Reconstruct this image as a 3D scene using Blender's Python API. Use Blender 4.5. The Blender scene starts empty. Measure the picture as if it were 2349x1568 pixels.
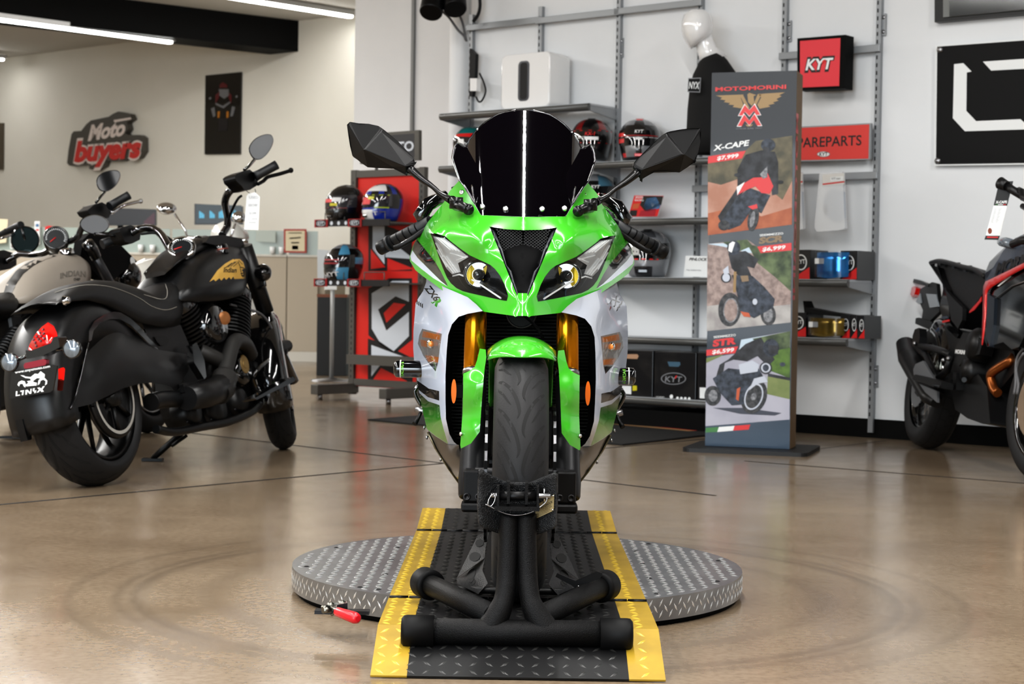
import bpy, bmesh, math, random
import numpy as np
from mathutils import Vector, Matrix
from mathutils.geometry import delaunay_2d_cdt
V=Vector
random.seed(7)
S=bpy.context.scene
COL=S.collection
PI=math.pi
# ---------------------------------------------------------------- camera
FPX=3950.0; CAMZ=0.755; TILT=math.atan(104/FPX); ROLL=0.0155
CPOS=V((0,0,CAMZ))
_f=V((0,math.cos(TILT),-math.sin(TILT))); _u0=V((0,math.sin(TILT),math.cos(TILT))); _r0=V((1,0,0))
CR=_r0*math.cos(ROLL)+_u0*math.sin(ROLL); CU=_u0*math.cos(ROLL)-_r0*math.sin(ROLL); CF=_f
cam=bpy.data.objects.new('camera',bpy.data.cameras.new('camera')); COL.objects.link(cam); S.camera=cam
cam.matrix_world=Matrix(((CR.x,CU.x,-CF.x,0),(CR.y,CU.y,-CF.y,0),(CR.z,CU.z,-CF.z,CAMZ),(0,0,0,1)))
cam.data.sensor_width=36; cam.data.lens=FPX/2349*36; cam.data.clip_start=.05; cam.data.clip_end=200
cam.data.dof.use_dof=True; cam.data.dof.focus_distance=3.9; cam.data.dof.aperture_fstop=9.5
def ray(px,py): return CF+CR*((px-1174.5)/FPX)-CU*((py-784)/FPX)
def at(px,py,Y):
    d=ray(px,py); return CPOS+d*(Y/d.y)
def flr(px,py,z=0.0):
    d=ray(px,py); return CPOS+d*((z-CAMZ)/d.z)
def hit(px,py,P0,N):
    d=ray(px,py); return CPOS+d*((P0-CPOS).dot(N)/d.dot(N))
def proj(P):
    q=P-CPOS; z=q.dot(CF); return (1174.5+FPX*q.dot(CR)/z, 784-FPX*q.dot(CU)/z)
def ZC(pts,ox,oy,s): return [(ox+p[0]/s,oy+p[1]/s) for p in pts]
# ---------------------------------------------------------------- materials
def lin(c):
    c=c/255.0
    return c/12.92 if c<=.04045 else ((c+.055)/1.055)**2.4
def rgb(c): return (lin(c[0]),lin(c[1]),lin(c[2]),1)
MATS={}
def mat(name,c,rough=.5,metal=0.0,coat=0.0,emit=0.0,bump=None,spec=.5,alpha=1.0,trans=0.0,var=None,aniso=0):
    """principled material; bump=(scale,strength[,dist]); var=(colour2,scale) mottles the base colour with noise"""
    if name in MATS: return MATS[name]
    m=bpy.data.materials.new(name); m.use_nodes=True; nt=m.node_tree; b=nt.nodes['Principled BSDF']
    b.inputs['Base Color'].default_value=rgb(c); b.inputs['Roughness'].default_value=rough
    b.inputs['Metallic'].default_value=metal; b.inputs['Specular IOR Level'].default_value=spec
    if coat: b.inputs['Coat Weight'].default_value=coat; b.inputs['Coat Roughness'].default_value=.04
    if emit: b.inputs['Emission Color'].default_value=rgb(c); b.inputs['Emission Strength'].default_value=emit
    if alpha<1: b.inputs['Alpha'].default_value=alpha
    if trans: b.inputs['Transmission Weight'].default_value=trans
    tc=nt.nodes.new('ShaderNodeTexCoord')
    if bump:
        n=nt.nodes.new('ShaderNodeTexNoise'); n.inputs['Scale'].default_value=bump[0]; n.inputs['Detail'].default_value=3
        bp=nt.nodes.new('ShaderNodeBump'); bp.inputs['Strength'].default_value=bump[1]; bp.inputs['Distance'].default_value=bump[2] if len(bump)>2 else .002
        nt.links.new(tc.outputs['Object'],n.inputs['Vector']); nt.links.new(n.outputs['Fac'],bp.inputs['Height']); nt.links.new(bp.outputs['Normal'],b.inputs['Normal'])
    if var:
        n=nt.nodes.new('ShaderNodeTexNoise'); n.inputs['Scale'].default_value=var[1]; n.inputs['Detail'].default_value=6
        rp=nt.nodes.new('ShaderNodeValToRGB'); rp.color_ramp.elements[0].position=.35; rp.color_ramp.elements[1].position=.65
        rp.color_ramp.elements[0].color=rgb(c); rp.color_ramp.elements[1].color=rgb(var[0])
        nt.links.new(tc.outputs['Object'],n.inputs['Vector']); nt.links.new(n.outputs['Fac'],rp.inputs['Fac']); nt.links.new(rp.outputs['Color'],b.inputs['Base Color'])
    MATS[name]=m; return m
def gradmat(name,stops,axis,lo,hi,rough=.25,coat=1.0):
    """colour ramp along a world axis between lo and hi"""
    m=mat(name,(128,128,128),rough,coat=coat); nt=m.node_tree; b=nt.nodes['Principled BSDF']
    tc=nt.nodes.new('ShaderNodeTexCoord'); sx=nt.nodes.new('ShaderNodeSeparateXYZ'); mr=nt.nodes.new('ShaderNodeMapRange'); rp=nt.nodes.new('ShaderNodeValToRGB')
    nt.links.new(tc.outputs['Object'],sx.inputs[0]); nt.links.new(sx.outputs['XYZ'.index(axis)],mr.inputs['Value'])
    mr.inputs['From Min'].default_value=lo; mr.inputs['From Max'].default_value=hi
    nt.links.new(mr.outputs[0],rp.inputs['Fac']); nt.links.new(rp.outputs['Color'],b.inputs['Base Color'])
    e=rp.color_ramp.elements
    while len(e)<len(stops): e.new(.5)
    for i,(p,c) in enumerate(stops): e[i].position=p; e[i].color=rgb(c)
    return m
# ---------------------------------------------------------------- objects
WORLD={}
def tag(o,label=None,cat=None,group=None,kind=None):
    if label: o['label']=label
    if cat: o['category']=cat
    if group: o['group']=group
    if kind: o['kind']=kind
    return o
def thing(name,label,cat,loc,rotz=0,group=None):
    o=bpy.data.objects.new(name,None); COL.objects.link(o); o.location=loc; o.rotation_euler=(0,0,rotz); o.empty_display_size=.1
    WORLD[o.name]=Matrix.Translation(V(loc))@Matrix.Rotation(rotz,4,'Z')
    return tag(o,label,cat,group)
def adopt(o,parent):
    o.parent=parent
    if parent is not None and parent.name in WORLD: o.matrix_parent_inverse=WORLD[parent.name].inverted()
def dup(root,loc,rotz=None,label=None,group=None,remap=None):
    def cp(o,par):
        c=o.copy(); COL.objects.link(c); c.parent=par
        if remap and c.data is not None and hasattr(c.data,'materials'):
            if any(m.name in remap for m in c.data.materials if m):
                c.data=c.data.copy()
                for i,m in enumerate(c.data.materials):
                    if m and m.name in remap: c.data.materials[i]=remap[m.name]
        for ch in [x for x in ALLCH.get(o.name,[])]: cp(ch,c)
        return c
    ALLCH={}
    for x in bpy.data.objects:
        if x.parent: ALLCH.setdefault(x.parent.name,[]).append(x)
    r=cp(root,None); r.location=loc
    if rotz is not None: r.rotation_euler=(r.rotation_euler[0],r.rotation_euler[1],rotz)
    if label: r['label']=label
    if group: r['group']=group
    return r
def frame_to(d):
    d=d.normalized(); a=V((0,0,1)) if abs(d.z)<.95 else V((1,0,0))
    x=a.cross(d).normalized(); return x,d.cross(x).normalized(),d
def inside(p,poly):
    x,y=p; c=False; n=len(poly); j=n-1
    for i in range(n):
        xi,yi=poly[i]; xj,yj=poly[j]
        if (yi>y)!=(yj>y) and x<(xj-xi)*(y-yi)/(yj-yi)+xi: c=not c
        j=i
    return c
def smooth_path(pts,n=6,closed=False):
    """Catmull-Rom through points (tuples or Vectors)"""
    P=[V(p) for p in pts]; out=[]; N=len(P)
    for i in range(N if closed else N-1):
        p1=P[i]; p2=P[(i+1)%N]
        p0=P[i-1] if (closed or i>0) else p1*2-p2
        p3=P[(i+2)%N] if (closed or i+2<N) else p2*2-p1
        for k in range(n):
            t=k/n
            out.append(.5*((2*p1)+(p2-p0)*t+(2*p0-5*p1+4*p2-p3)*t*t+(3*p1-p0-3*p2+p3)*t**3))
    if not closed: out.append(P[-1])
    return out
class MB:
    def __init__(s): s.v=[]; s.f=[]; s.m=[]; s.s=[]; s.mats=[]; s.n={}
    def mi(s,m):
        if m not in s.mats: s.mats.append(m)
        return s.mats.index(m)
    def add(s,vs,fs,m,smooth=False):
        o=len(s.v); s.v+=[V(p) for p in vs]; k=s.mi(m)
        for f in fs: s.f.append([i+o for i in f]); s.m.append(k); s.s.append(smooth)
        return s
    def box(s,c,size,m,ax=None):
        x,y,z=ax if ax else (V((1,0,0)),V((0,1,0)),V((0,0,1))); c=V(c); a,b,d=size[0]/2,size[1]/2,size[2]/2
        vs=[c+x*(i*a)+y*(j*b)+z*(k*d) for k in(-1,1) for j in(-1,1) for i in(-1,1)]
        return s.add(vs,[(0,2,3,1),(4,5,7,6),(0,1,5,4),(2,6,7,3),(0,4,6,2),(1,3,7,5)],m)
    def tube(s,pts,r,m,n=12,caps=True,smooth=True,flat=1.0,upv=None):
        P=[V(p) for p in pts]; N=len(P); R=r if isinstance(r,(list,tuple)) else [r]*N
        vs=[]; px=None
        for i in range(N):
            d=(P[min(i+1,N-1)]-P[max(i-1,0)]).normalized()
            if px is None:
                x,y,_=frame_to(d)
                if upv is not None: y=(V(upv)-d*V(upv).dot(d)).normalized(); x=y.cross(d)
            else:
                x=(px-d*px.dot(d)).normalized(); y=d.cross(x)
            px=x
            for k in range(n):
                a=2*PI*k/n; vs.append(P[i]+x*(R[i]*math.cos(a))+y*(R[i]*flat*math.sin(a)))
        fs=[(i*n+k,i*n+(k+1)%n,(i+1)*n+(k+1)%n,(i+1)*n+k) for i in range(N-1) for k in range(n)]
        s.add(vs,fs,m,smooth)
        if caps:
            o=len(s.v)-len(vs); k=s.mi(m)
            s.f.append([o+i for i in range(n)][::-1]); s.m.append(k); s.s.append(False)
            s.f.append([o+(N-1)*n+i for i in range(n)]); s.m.append(k); s.s.append(False)
        return s
    def cyl(s,a,b,r,m,n=16,r2=None): return s.tube([a,b],[r,r if r2 is None else r2],m,n)
    def lathe(s,prof,c,axis,m,n=32,closed=False,smooth=True,a0=0,a1=2*PI,ref=None):
        """prof: (radius, height along axis)"""
        c=V(c); x,y,z=frame_to(V(axis))
        if ref is not None: x=(V(ref)-z*V(ref).dot(z)).normalized(); y=z.cross(x)
        full=abs(a1-a0-2*PI)<1e-6; A=n if full else n+1; L=len(prof); vs=[]
        for i in range(A):
            a=a0+(a1-a0)*i/n; e=x*math.cos(a)+y*math.sin(a)
            vs+=[c+e*r+z*h for r,h in prof]
        fs=[]
        for i in range(n):
            j=(i+1)%A
            for k in range(L if closed else L-1):
                q=(k+1)%L; fs.append((i*L+k,j*L+k,j*L+q,i*L+q))
        return s.add(vs,fs,m,smooth)
    def loft(s,rings,m,closed=True,caps=True,smooth=True):
        L=len(rings[0]); vs=[p for r in rings for p in r]; fs=[]
        for i in range(len(rings)-1):
            for k in range(L if closed else L-1):
                q=(k+1)%L; fs.append((i*L+k,i*L+q,(i+1)*L+q,(i+1)*L+k))
        s.add(vs,fs,m,smooth)
        if caps and closed:
            o=len(s.v)-len(vs); k=s.mi(m); e=(len(rings)-1)*L
            s.f.append([o+i for i in range(L)][::-1]); s.m.append(k); s.s.append(False)
            s.f.append([o+e+i for i in range(L)]); s.m.append(k); s.s.append(False)
        return s
    def poly(s,pts,m): return s.add(pts,[tuple(range(len(pts)))],m)
    def prism(s,pts,vec,m,m2=None,smooth=False):
        n=len(pts); P=[V(p) for p in pts]; vec=V(vec)
        nrm=V((0,0,0))
        for i in range(n): a,b=P[i],P[(i+1)%n]; nrm+=a.cross(b)
        if nrm.dot(vec)<0: P=P[::-1]
        Q=[p+vec for p in P]
        s.add(P+Q,[tuple(range(n))[::-1],tuple(range(n,2*n))],m)
        return s.add(P+Q,[(i,(i+1)%n,n+(i+1)%n,n+i) for i in range(n)],m2 or m,smooth)
    def ball(s,c,r,m,n=16,ax=None,sc=(1,1,1)):
        x,y,z=ax if ax else (V((1,0,0)),V((0,1,0)),V((0,0,1))); c=V(c); rr=n//2; rings=[]
        for i in range(1,rr):
            a=PI*i/rr; rings.append([c+x*(r*sc[0]*math.sin(a)*math.cos(2*PI*k/n))+y*(r*sc[1]*math.sin(a)*math.sin(2*PI*k/n))-z*(r*sc[2]*math.cos(a)) for k in range(n)])
        s.loft(rings,m,caps=False)
        o=len(s.v); L=len(rings)*n; s.v+=[c-z*(r*sc[2]),c+z*(r*sc[2])]; k=s.mi(m); b=o-L
        for i in range(n):
            s.f.append([o,b+(i+1)%n,b+i]); s.m.append(k); s.s.append(True)
            e=b+(len(rings)-1)*n; s.f.append([o+1,e+i,e+(i+1)%n]); s.m.append(k); s.s.append(True)
        return s
    def text(s,txt,org,xd,yd,h,m,ext=.0006,bold=0,shear=0,width=None,sp=1.0,align='LEFT',fn=None):
        """letters standing on org along xd (unit) with height h along yd; width squeezes the line to a given length; fn maps points"""
        cu=bpy.data.curves.new('t','FONT'); cu.body=txt; cu.size=1; cu.offset=bold; cu.shear=shear; cu.space_character=sp; cu.extrude=0; cu.resolution_u=3
        ob=bpy.data.objects.new('t',cu); COL.objects.link(ob); dg=bpy.context.evaluated_depsgraph_get(); me=bpy.data.meshes.new_from_object(ob.evaluated_get(dg))
        vs=[v.co.copy() for v in me.vertices]; fs=[tuple(p.vertices) for p in me.polygons]
        bpy.data.objects.remove(ob); bpy.data.curves.remove(cu); bpy.data.meshes.remove(me)
        if not vs: return s
        x0=min(v.x for v in vs); x1=max(v.x for v in vs); k=h/.72; kx=k if width is None else width/(x1-x0)
        w=(x1-x0)*kx; off={'LEFT':0,'CENTER':-w/2,'RIGHT':-w}[align]
        xd=V(xd); yd=V(yd); zd=xd.cross(yd).normalized(); org=V(org)
        P=[org+xd*((v.x-x0)*kx+off)+yd*(v.y*k)+zd*ext for v in vs]
        if fn: P=[fn(p) for p in P]
        return s.add(P,fs,m)
    def mirrored(s,x):
        q=MB(); q.v=[V((2*x-p.x,p.y,p.z)) for p in s.v]; q.f=[list(f)[::-1] for f in s.f]; q.m=list(s.m); q.s=list(s.s); q.mats=list(s.mats); q.n={i:V((-n.x,n.y,n.z)) for i,n in s.n.items()}; return q
    def build(s,name,parent=None,bevel=0,sub=0,solid=0,seg=2,label=None,cat=None,group=None,kind=None,weld=0,auto=None,mirror=None,offset=-1):
        me=bpy.data.meshes.new(name); vs=s.v; org=V((0,0,0))
        if parent is None and vs:
            org=V(((min(p.x for p in vs)+max(p.x for p in vs))/2,(min(p.y for p in vs)+max(p.y for p in vs))/2,min(p.z for p in vs)))
        me.from_pydata([p-org for p in vs],[],s.f)
        for m in s.mats: me.materials.append(m)
        for p,k,sm in zip(me.polygons,s.m,s.s): p.material_index=k; p.use_smooth=sm
        if weld:
            bm=bmesh.new(); bm.from_mesh(me); bmesh.ops.remove_doubles(bm,verts=bm.verts,dist=weld); bmesh.ops.recalc_face_normals(bm,faces=bm.faces) if weld<0 else None; bm.to_mesh(me); bm.free()
        me.update()
        if s.n and not weld: me.normals_split_custom_set_from_vertices([s.n.get(i,V((0,0,0))) for i in range(len(vs))])
        o=bpy.data.objects.new(name,me); COL.objects.link(o); o.location=org
        if parent is not None: adopt(o,parent)
        else: WORLD[o.name]=Matrix.Translation(org)
        if solid: d=o.modifiers.new('thick','SOLIDIFY'); d.thickness=solid; d.offset=offset
        if bevel: d=o.modifiers.new('bevel','BEVEL'); d.width=bevel; d.segments=seg; d.limit_method='ANGLE'; d.angle_limit=math.radians(40)
        if sub: d=o.modifiers.new('sub','SUBSURF'); d.levels=sub; d.render_levels=sub
        return tag(o,label,cat,group,kind)
def tps(ctrl,lam=1e-3):
    """thin plate spline through (x,y,value)"""
    C=np.array(ctrl,float); X=C[:,:2]/100.0; n=len(X)
    def K(a,b):
        r2=((a[:,None,:]-b[None,:,:])**2).sum(-1); return np.where(r2>1e-12,.5*r2*np.log(np.maximum(r2,1e-12)),0)
    A=np.zeros((n+3,n+3)); A[:n,:n]=K(X,X)+np.eye(n)*lam; A[:n,n]=1; A[:n,n+1:]=X; A[n,:n]=1; A[n+1:,:n]=X.T
    w=np.linalg.solve(A,np.r_[C[:,2],0,0,0])
    def f(x,y):
        q=np.array([[x/100.0,y/100.0]]); return float((K(q,X)@w[:n])[0]+w[n]+w[n+1]*x/100.0+w[n+2]*y/100.0)
    return f
def dens(pts,step):
    out=[]; n=len(pts)
    for i in range(n):
        a=pts[i]; b=pts[(i+1)%n]; L=math.hypot(b[0]-a[0],b[1]-a[1]); k=max(1,round(L/step))
        out+=[(a[0]+(b[0]-a[0])*j/k,a[1]+(b[1]-a[1])*j/k) for j in range(k)]
    return out
def sheet(mb,outline,fn3,m,holes=(),regions=(),step=9,mirror=None,rim=0):
    """fill a 2-D outline with triangles (CDT), map each 2-D point to space with fn3; regions=[(poly,mat)] recolour; mirror=x plane"""
    loops=[dens(outline,step)]+[dens(h,step) for h in holes]+[dens(r[0],step) for r in regions]
    vs=[];es=[]
    for L in loops:
        o=len(vs); vs+=[V((p[0],p[1])) for p in L]; es+=[(o+i,o+(i+1)%len(L)) for i in range(len(L))]
    xs=[p[0] for p in outline]; ys=[p[1] for p in outline]
    ref=[v.copy() for v in vs]
    y=min(ys)+step*.6; r=0
    while y<max(ys):
        x=min(xs)+(step*.5 if r%2 else 0)
        while x<max(xs):
            if inside((x,y),outline) and not any(inside((x,y),h) for h in holes) and all((x-p.x)**2+(y-p.y)**2>(step*.55)**2 for p in ref): vs.append(V((x,y)))
            x+=step
        y+=step*.87; r+=1
    res=delaunay_2d_cdt(vs,es,[],0,1e-4); pv=res[0]; tris=res[2]
    P=[V(fn3(p.x,p.y)) for p in pv]; groups={}
    for t in tris:
        c=(sum(pv[i].x for i in t)/3,sum(pv[i].y for i in t)/3)
        if not inside(c,outline) or any(inside(c,h) for h in holes): continue
        mm=m
        for r in regions:
            if inside(c,r[0]): mm=r[1]
        a,b,d=[P[i] for i in t[:3]]; n=(b-a).cross(d-a)
        ctr=(a+b+d)/3
        t=tuple(t) if n.dot(CPOS-ctr)>0 else tuple(t)[::-1]
        groups.setdefault(mm,[]).append(t)
    o=len(mb.v); mb.v+=P
    for i,p in enumerate(pv):
        h=1.5; n=(V(fn3(p.x+h,p.y))-V(fn3(p.x-h,p.y))).cross(V(fn3(p.x,p.y+h))-V(fn3(p.x,p.y-h)))
        if n.length>1e-12:
            n.normalize(); n=n if n.dot(CPOS-P[i])>0 else -n; mb.n[o+i]=n
            if mirror is not None:
                if abs(P[i].x-mirror)<.0008: n.x=0; n.normalize()
                mb.n[o+len(P)+i]=V((-n.x,n.y,n.z))
    for mm,ts in groups.items():
        k=mb.mi(mm)
        for t in ts: mb.f.append([i+o for i in t]); mb.m.append(k); mb.s.append(True)
    if mirror is not None:
        o2=len(mb.v); mb.v+=[V((2*mirror-p.x,p.y,p.z)) for p in P]
        for mm,ts in groups.items():
            k=mb.mi(mm)
            for t in ts: mb.f.append([i+o2 for i in t][::-1]); mb.m.append(k); mb.s.append(True)
    return mb
class Plane:
    """a flat board: photo points land on it, k metres towards the camera side"""
    def __init__(s,P0,N): s.P=V(P0); s.N=V(N).normalized(); s.X=V((0,0,1)).cross(s.N).normalized(); s.Y=s.N.cross(s.X)
    def h(s,px,py,k=0.0): return hit(px,py,s.P+s.N*k,s.N)
    def poly(s,mb,pts,m,k=.001): return mb.poly([s.h(x,y,k) for x,y in pts],m)
    def txt(s,mb,t,p0,p1,hpx,m,k=.0015,bold=0,shear=0,sp=1.0):
        """text from photo point p0 (left baseline) to p1 (right baseline); hpx letter height in px"""
        a=s.h(*p0,k); b=s.h(*p1,k); xd=(b-a); w=xd.length; xd.normalize(); c=s.h(p0[0],p0[1]-hpx,k); hh=abs((c-a).dot(s.Y))
        yd=s.N.cross(xd)
        return mb.text(t,a,xd,yd,hh,m,ext=0,bold=bold,shear=shear,width=w,sp=sp)
def rounded(cx,cz,w,h,r,n=5):
    out=[]
    for (sx,sy,a0) in ((1,1,0),(-1,1,90),(-1,-1,180),(1,-1,270)):
        for i in range(n+1):
            a=math.radians(a0+90*i/n); out.append((cx+sx*(w/2-r)+r*math.cos(a),cz+sy*(h/2-r)+r*math.sin(a)))
    return out
# ================================================================ the hall
WA=V((-.288,11.447,0)); WU=V((.779,-.627,0)).normalized(); WN=V((-WU.y*-1*-1,0,0))
WN=V((0,0,1)).cross(WU)*-1; WN=V((WU.y,-WU.x,0))
if WN.y>0: WN=-WN
UP=V((0,0,1))
WR=Plane(WA,WN)
def wp(s,k,z): return WA+WU*s+WN*k+UP*z
def wl(px,py,k=0.0):
    p=WR.h(px,py,k)-WA; return p.dot(WU),p.z
CEIL=4.237
FWP=V((-2.643,22.0,0)); FWL=Plane(FWP,WN)
def fp(s,k,z): return FWP+WU*s+WN*k+UP*z
MWP=V((-1.403,15.0,0)); MWL=Plane(MWP,WN)
white=mat('wall_paint_white',(226,228,230),.65,bump=(90,.05),var=((220,222,224),1.2))
warm=mat('wall_paint_warm',(232,229,220),.65,bump=(90,.05),var=((226,223,213),.8))
ceilm=mat('ceiling_paint',(205,203,198),.8)
blackp=mat('black_paint',(6,6,6),.6,spec=.15)
def wall(name,a,b,z0,z1,m,t=.12,nrm=None):
    mb=MB(); a=V(a); b=V(b); u=(b-a).normalized(); n=(nrm or V((u.y,-u.x,0)))*-t
    mb.prism([a+UP*z0,b+UP*z0,b+UP*z1,a+UP*z1],n,m); return mb.build(name,kind='structure')
# floor: polished concrete with saw-cut joints
fm=mat('polished_concrete',(150,128,103),.2); nt=fm.node_tree; bs=nt.nodes['Principled BSDF']
def N(t,**k):
    n=nt.nodes.new(t)
    for a,b in k.items(): setattr(n,a,b)
    return n
def L(a,b): nt.links.new(a,b)
geo=N('ShaderNodeNewGeometry')
n1=N('ShaderNodeTexNoise'); n1.inputs['Scale'].default_value=.9; n1.inputs['Detail'].default_value=9; n1.inputs['Roughness'].default_value=.62
n2=N('ShaderNodeTexNoise'); n2.inputs['Scale'].default_value=55; n2.inputs['Detail'].default_value=4
n3=N('ShaderNodeTexNoise'); n3.inputs['Scale'].default_value=5; n3.inputs['Detail'].default_value=6
for n in (n1,n2,n3): L(geo.outputs['Position'],n.inputs['Vector'])
r1=N('ShaderNodeValToRGB'); r1.color_ramp.elements[0].position=.3; r1.color_ramp.elements[1].position=.72
r1.color_ramp.elements[0].color=rgb((116,100,82)); r1.color_ramp.elements[1].color=rgb((150,134,114)); L(n1.outputs['Fac'],r1.inputs['Fac'])
mx=N('ShaderNodeMix',data_type='RGBA',blend_type='MULTIPLY'); mx.inputs[0].default_value=.5; L(r1.outputs['Color'],mx.inputs[6])
r2=N('ShaderNodeValToRGB'); r2.color_ramp.elements[0].position=.3; r2.color_ramp.elements[1].position=.6; r2.color_ramp.elements[0].color=(.6,.57,.54,1); r2.color_ramp.elements[1].color=(1,1,1,1)
L(n2.outputs['Fac'],r2.inputs['Fac']); L(r2.outputs['Color'],mx.inputs[7])
# faint circular scuffs round the turntable
TC=V((.022,4.42,0))
vs_=N('ShaderNodeVectorMath',operation='DISTANCE'); L(geo.outputs['Position'],vs_.inputs[0]); vs_.inputs[1].default_value=(TC.x,TC.y,0)
rr=N('ShaderNodeValToRGB'); L(N('ShaderNodeMath',operation='MULTIPLY').outputs[0],rr.inputs['Fac'])
mu=[n for n in nt.nodes if n.type=='MATH'][-1]; L(vs_.outputs['Value'],mu.inputs[0]); mu.inputs[1].default_value=.5
ce=rr.color_ramp.elements; ce[0].position=0; ce[1].position=1; ce[0].color=ce[1].color=(0,0,0,1)
for p,c in ((.36,0),(.385,.5),(.41,0),(.462,0),(.482,.9),(.492,.2),(.502,.7),(.515,0),(.55,.0),(.562,.5),(.575,0)):
    e=ce.new(p); e.color=(c,c,c,1)
m4=N('ShaderNodeMath',operation='MULTIPLY'); L(rr.outputs['Color'],m4.inputs[0]); L(n3.outputs['Fac'],m4.inputs[1])
m5=N('ShaderNodeMix',data_type='RGBA'); L(m4.outputs[0],m5.inputs[0]); L(mx.outputs[2],m5.inputs[6]); m5.inputs[7].default_value=rgb((84,72,60))
L(m5.outputs[2],bs.inputs['Base Color'])
m6=N('ShaderNodeMapRange'); L(n3.outputs['Fac'],m6.inputs['Value']); m6.inputs['To Min'].default_value=.12; m6.inputs['To Max'].default_value=.27
L(m6.outputs[0],bs.inputs['Roughness'])
bp=N('ShaderNodeBump'); bp.inputs['Strength'].default_value=.08; bp.inputs['Distance'].default_value=.004; L(n3.outputs['Fac'],bp.inputs['Height']); L(bp.outputs['Normal'],bs.inputs['Normal'])
bs.inputs['Specular IOR Level'].default_value=.5
joint=mat('joint_filler',(26,26,27),.7)
mb=MB(); mb.poly([V((-20,-8,0)),V((12,-8,0)),V((12,34,0)),V((-20,34,0))],fm)
def strip(a,b,w,z=.0008):
    a=V((a.x,a.y,z)); b=V((b.x,b.y,z)); d=(b-a).normalized(); n=V((-d.y,d.x,0))*w/2
    mb.poly([a-n,b-n,b+n,a+n],joint)
def joint_line(p,q,e0,e1,w=.02):
    a=flr(*p); b=flr(*q); d=(b-a); strip(a+d*e0,a+d*e1,w)
joint_line((0,1157),(1010,1063),-.4,2.4)
joint_line((440,993),(1010,1061),-.35,1.8)
joint_line((1735,1059),(2349,1108),-.05,1.4)
joint_line((1864,1031),(2034,1010),-.2,1.0,.01)
mb.build('floor',kind='structure')
# walls and ceiling
wall('wall_right',wp(-.02,0,0),wp(9.5,0,0),0,CEIL,white,nrm=WN)
wall('wall_right_end',wp(-.02,-.12,0),wp(-.02,-3.6,0),0,CEIL,white,nrm=-WU)
wall('wall_middle',MWP,MWP+WU*4,0,CEIL,white,nrm=WN)
wall('wall_middle_end',MWP-WN*.12,MWP-WN*9,0,CEIL,white,nrm=-WU)
wall('wall_left',fp(-13,0,0),fp(3.2,0,0),0,CEIL,warm,nrm=WN)
wall('wall_side',V((-13,-7,0)),V((-13,31,0)),0,CEIL,warm,nrm=V((1,0,0)))
wall('wall_far_right',V((10,-7,0)),V((10,6,0)),0,CEIL,white,nrm=V((-1,0,0)))
mb=MB(); mb.box((-3,20.75,CEIL+.05),(32,26.5,.1),ceilm); mb.build('ceiling',kind='structure')
mb=MB(); mb.box((-3,-.25,CEIL+.05),(32,15.5,.1),mat('ceiling_paint_dark',(24,24,26),.9,spec=.1)); mb.build('ceiling_showroom',kind='structure')
# round white column at the end of the shelf wall
pc=at(1050,600,11.55); mb=MB(); mb.lathe([(.075,0),(.075,CEIL)],(pc.x,pc.y,0),UP,white,40); mb.build('column',kind='structure')
mb=MB(); c0=MWL.h(948,100,.012); mb.box((c0.x,c0.y,CEIL/2+.3),(.03,.025,CEIL-.6),mat('trim_grey',(120,122,122),.4),ax=(WU,WN,UP)); mb.build('trim_1',kind='structure')
# black skirting of the shelf wall
mb=MB(); mb.prism([wp(-.02,0,0),wp(9.5,0,0),wp(9.5,0,.105),wp(-.02,0,.105)],WN*.012,blackp); mb.build('baseboard_right',kind='structure')
mb=MB(); mb.prism([fp(-13,0,0),fp(3,0,0),fp(3,0,.105),fp(-13,0,.105)],WN*.012,blackp); mb.build('baseboard_left',kind='structure')
# black boxed beam under the ceiling of the far hall
e1=FWL.h(684,118); BD=V((-.80,-.60,0)); bw=V((-BD.y,BD.x,0))
mb=MB(); a=V((e1.x,e1.y,0)); b=a+BD*9
mb.prism([a+UP*e1.z,b+UP*e1.z,b+UP*CEIL,a+UP*CEIL],(V((BD.y,-BD.x,0)) if V((BD.y,-BD.x,0)).y>0 else -V((BD.y,-BD.x,0)))*.5,blackp); mb.build('beam',kind='structure')
# storefront behind the camera: glazed opening with mullions
def storefront():
    x0,x1=-9.5,-1.2
    wall('wall_back_left',V((-13,-7,0)),V((x0,-7,0)),0,CEIL,white,nrm=V((0,1,0)))
    wall('wall_back_right',V((x1,-7,0)),V((10,-7,0)),0,CEIL,mat('wall_paint_grey',(120,118,114),.7),nrm=V((0,1,0)))
    wall('wall_back_top',V((x0,-7,0)),V((x1,-7,0)),3.1,CEIL,white,nrm=V((0,1,0)))
    alu=mat('dark_aluminium',(40,40,42),.4,metal=.6); gl=mat('window_glass',(235,245,245),.0,trans=1.0)
    for i in range(4):
        a=x0+(x1-x0)*i/4; b=x0+(x1-x0)*(i+1)/4; mb=MB()
        for (cx,cz,w,h) in ((a+.03,1.55,.06,3.1),(b-.03,1.55,.06,3.1),((a+b)/2,.05,b-a,.1),((a+b)/2,3.07,b-a,.06)): mb.box((cx,-7.03,cz),(w,.08,h),alu)
        mb.build('window_%d'%(i+1),kind='structure')
storefront()
# office window high in the shelf wall (top right corner)
frm=mat('window_frame_black',(16,16,17),.35); dg=mat('dark_window_glass',(58,60,60),.08,spec=.8)
mb=MB(); q=[(2153,54),(2600,14),(2600,-420),(2153,-380)]
def quad(pts,k): return [WR.h(x,y,k) for x,y in pts]
o=quad(q,0); mb.prism(o,WN*.05,frm); w5=mb.build('window_5',kind='structure')
mb=MB(); mb.prism(quad([(2167,41),(2590,3),(2590,-400),(2167,-370)],.04),WN*.02,mat('window_lining_grey',(120,122,120),.4)); mb.prism(quad([(2180,38),(2590,1),(2590,-400),(2180,-370)],.055),WN*.012,dg); mb.build('pane',w5)
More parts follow.
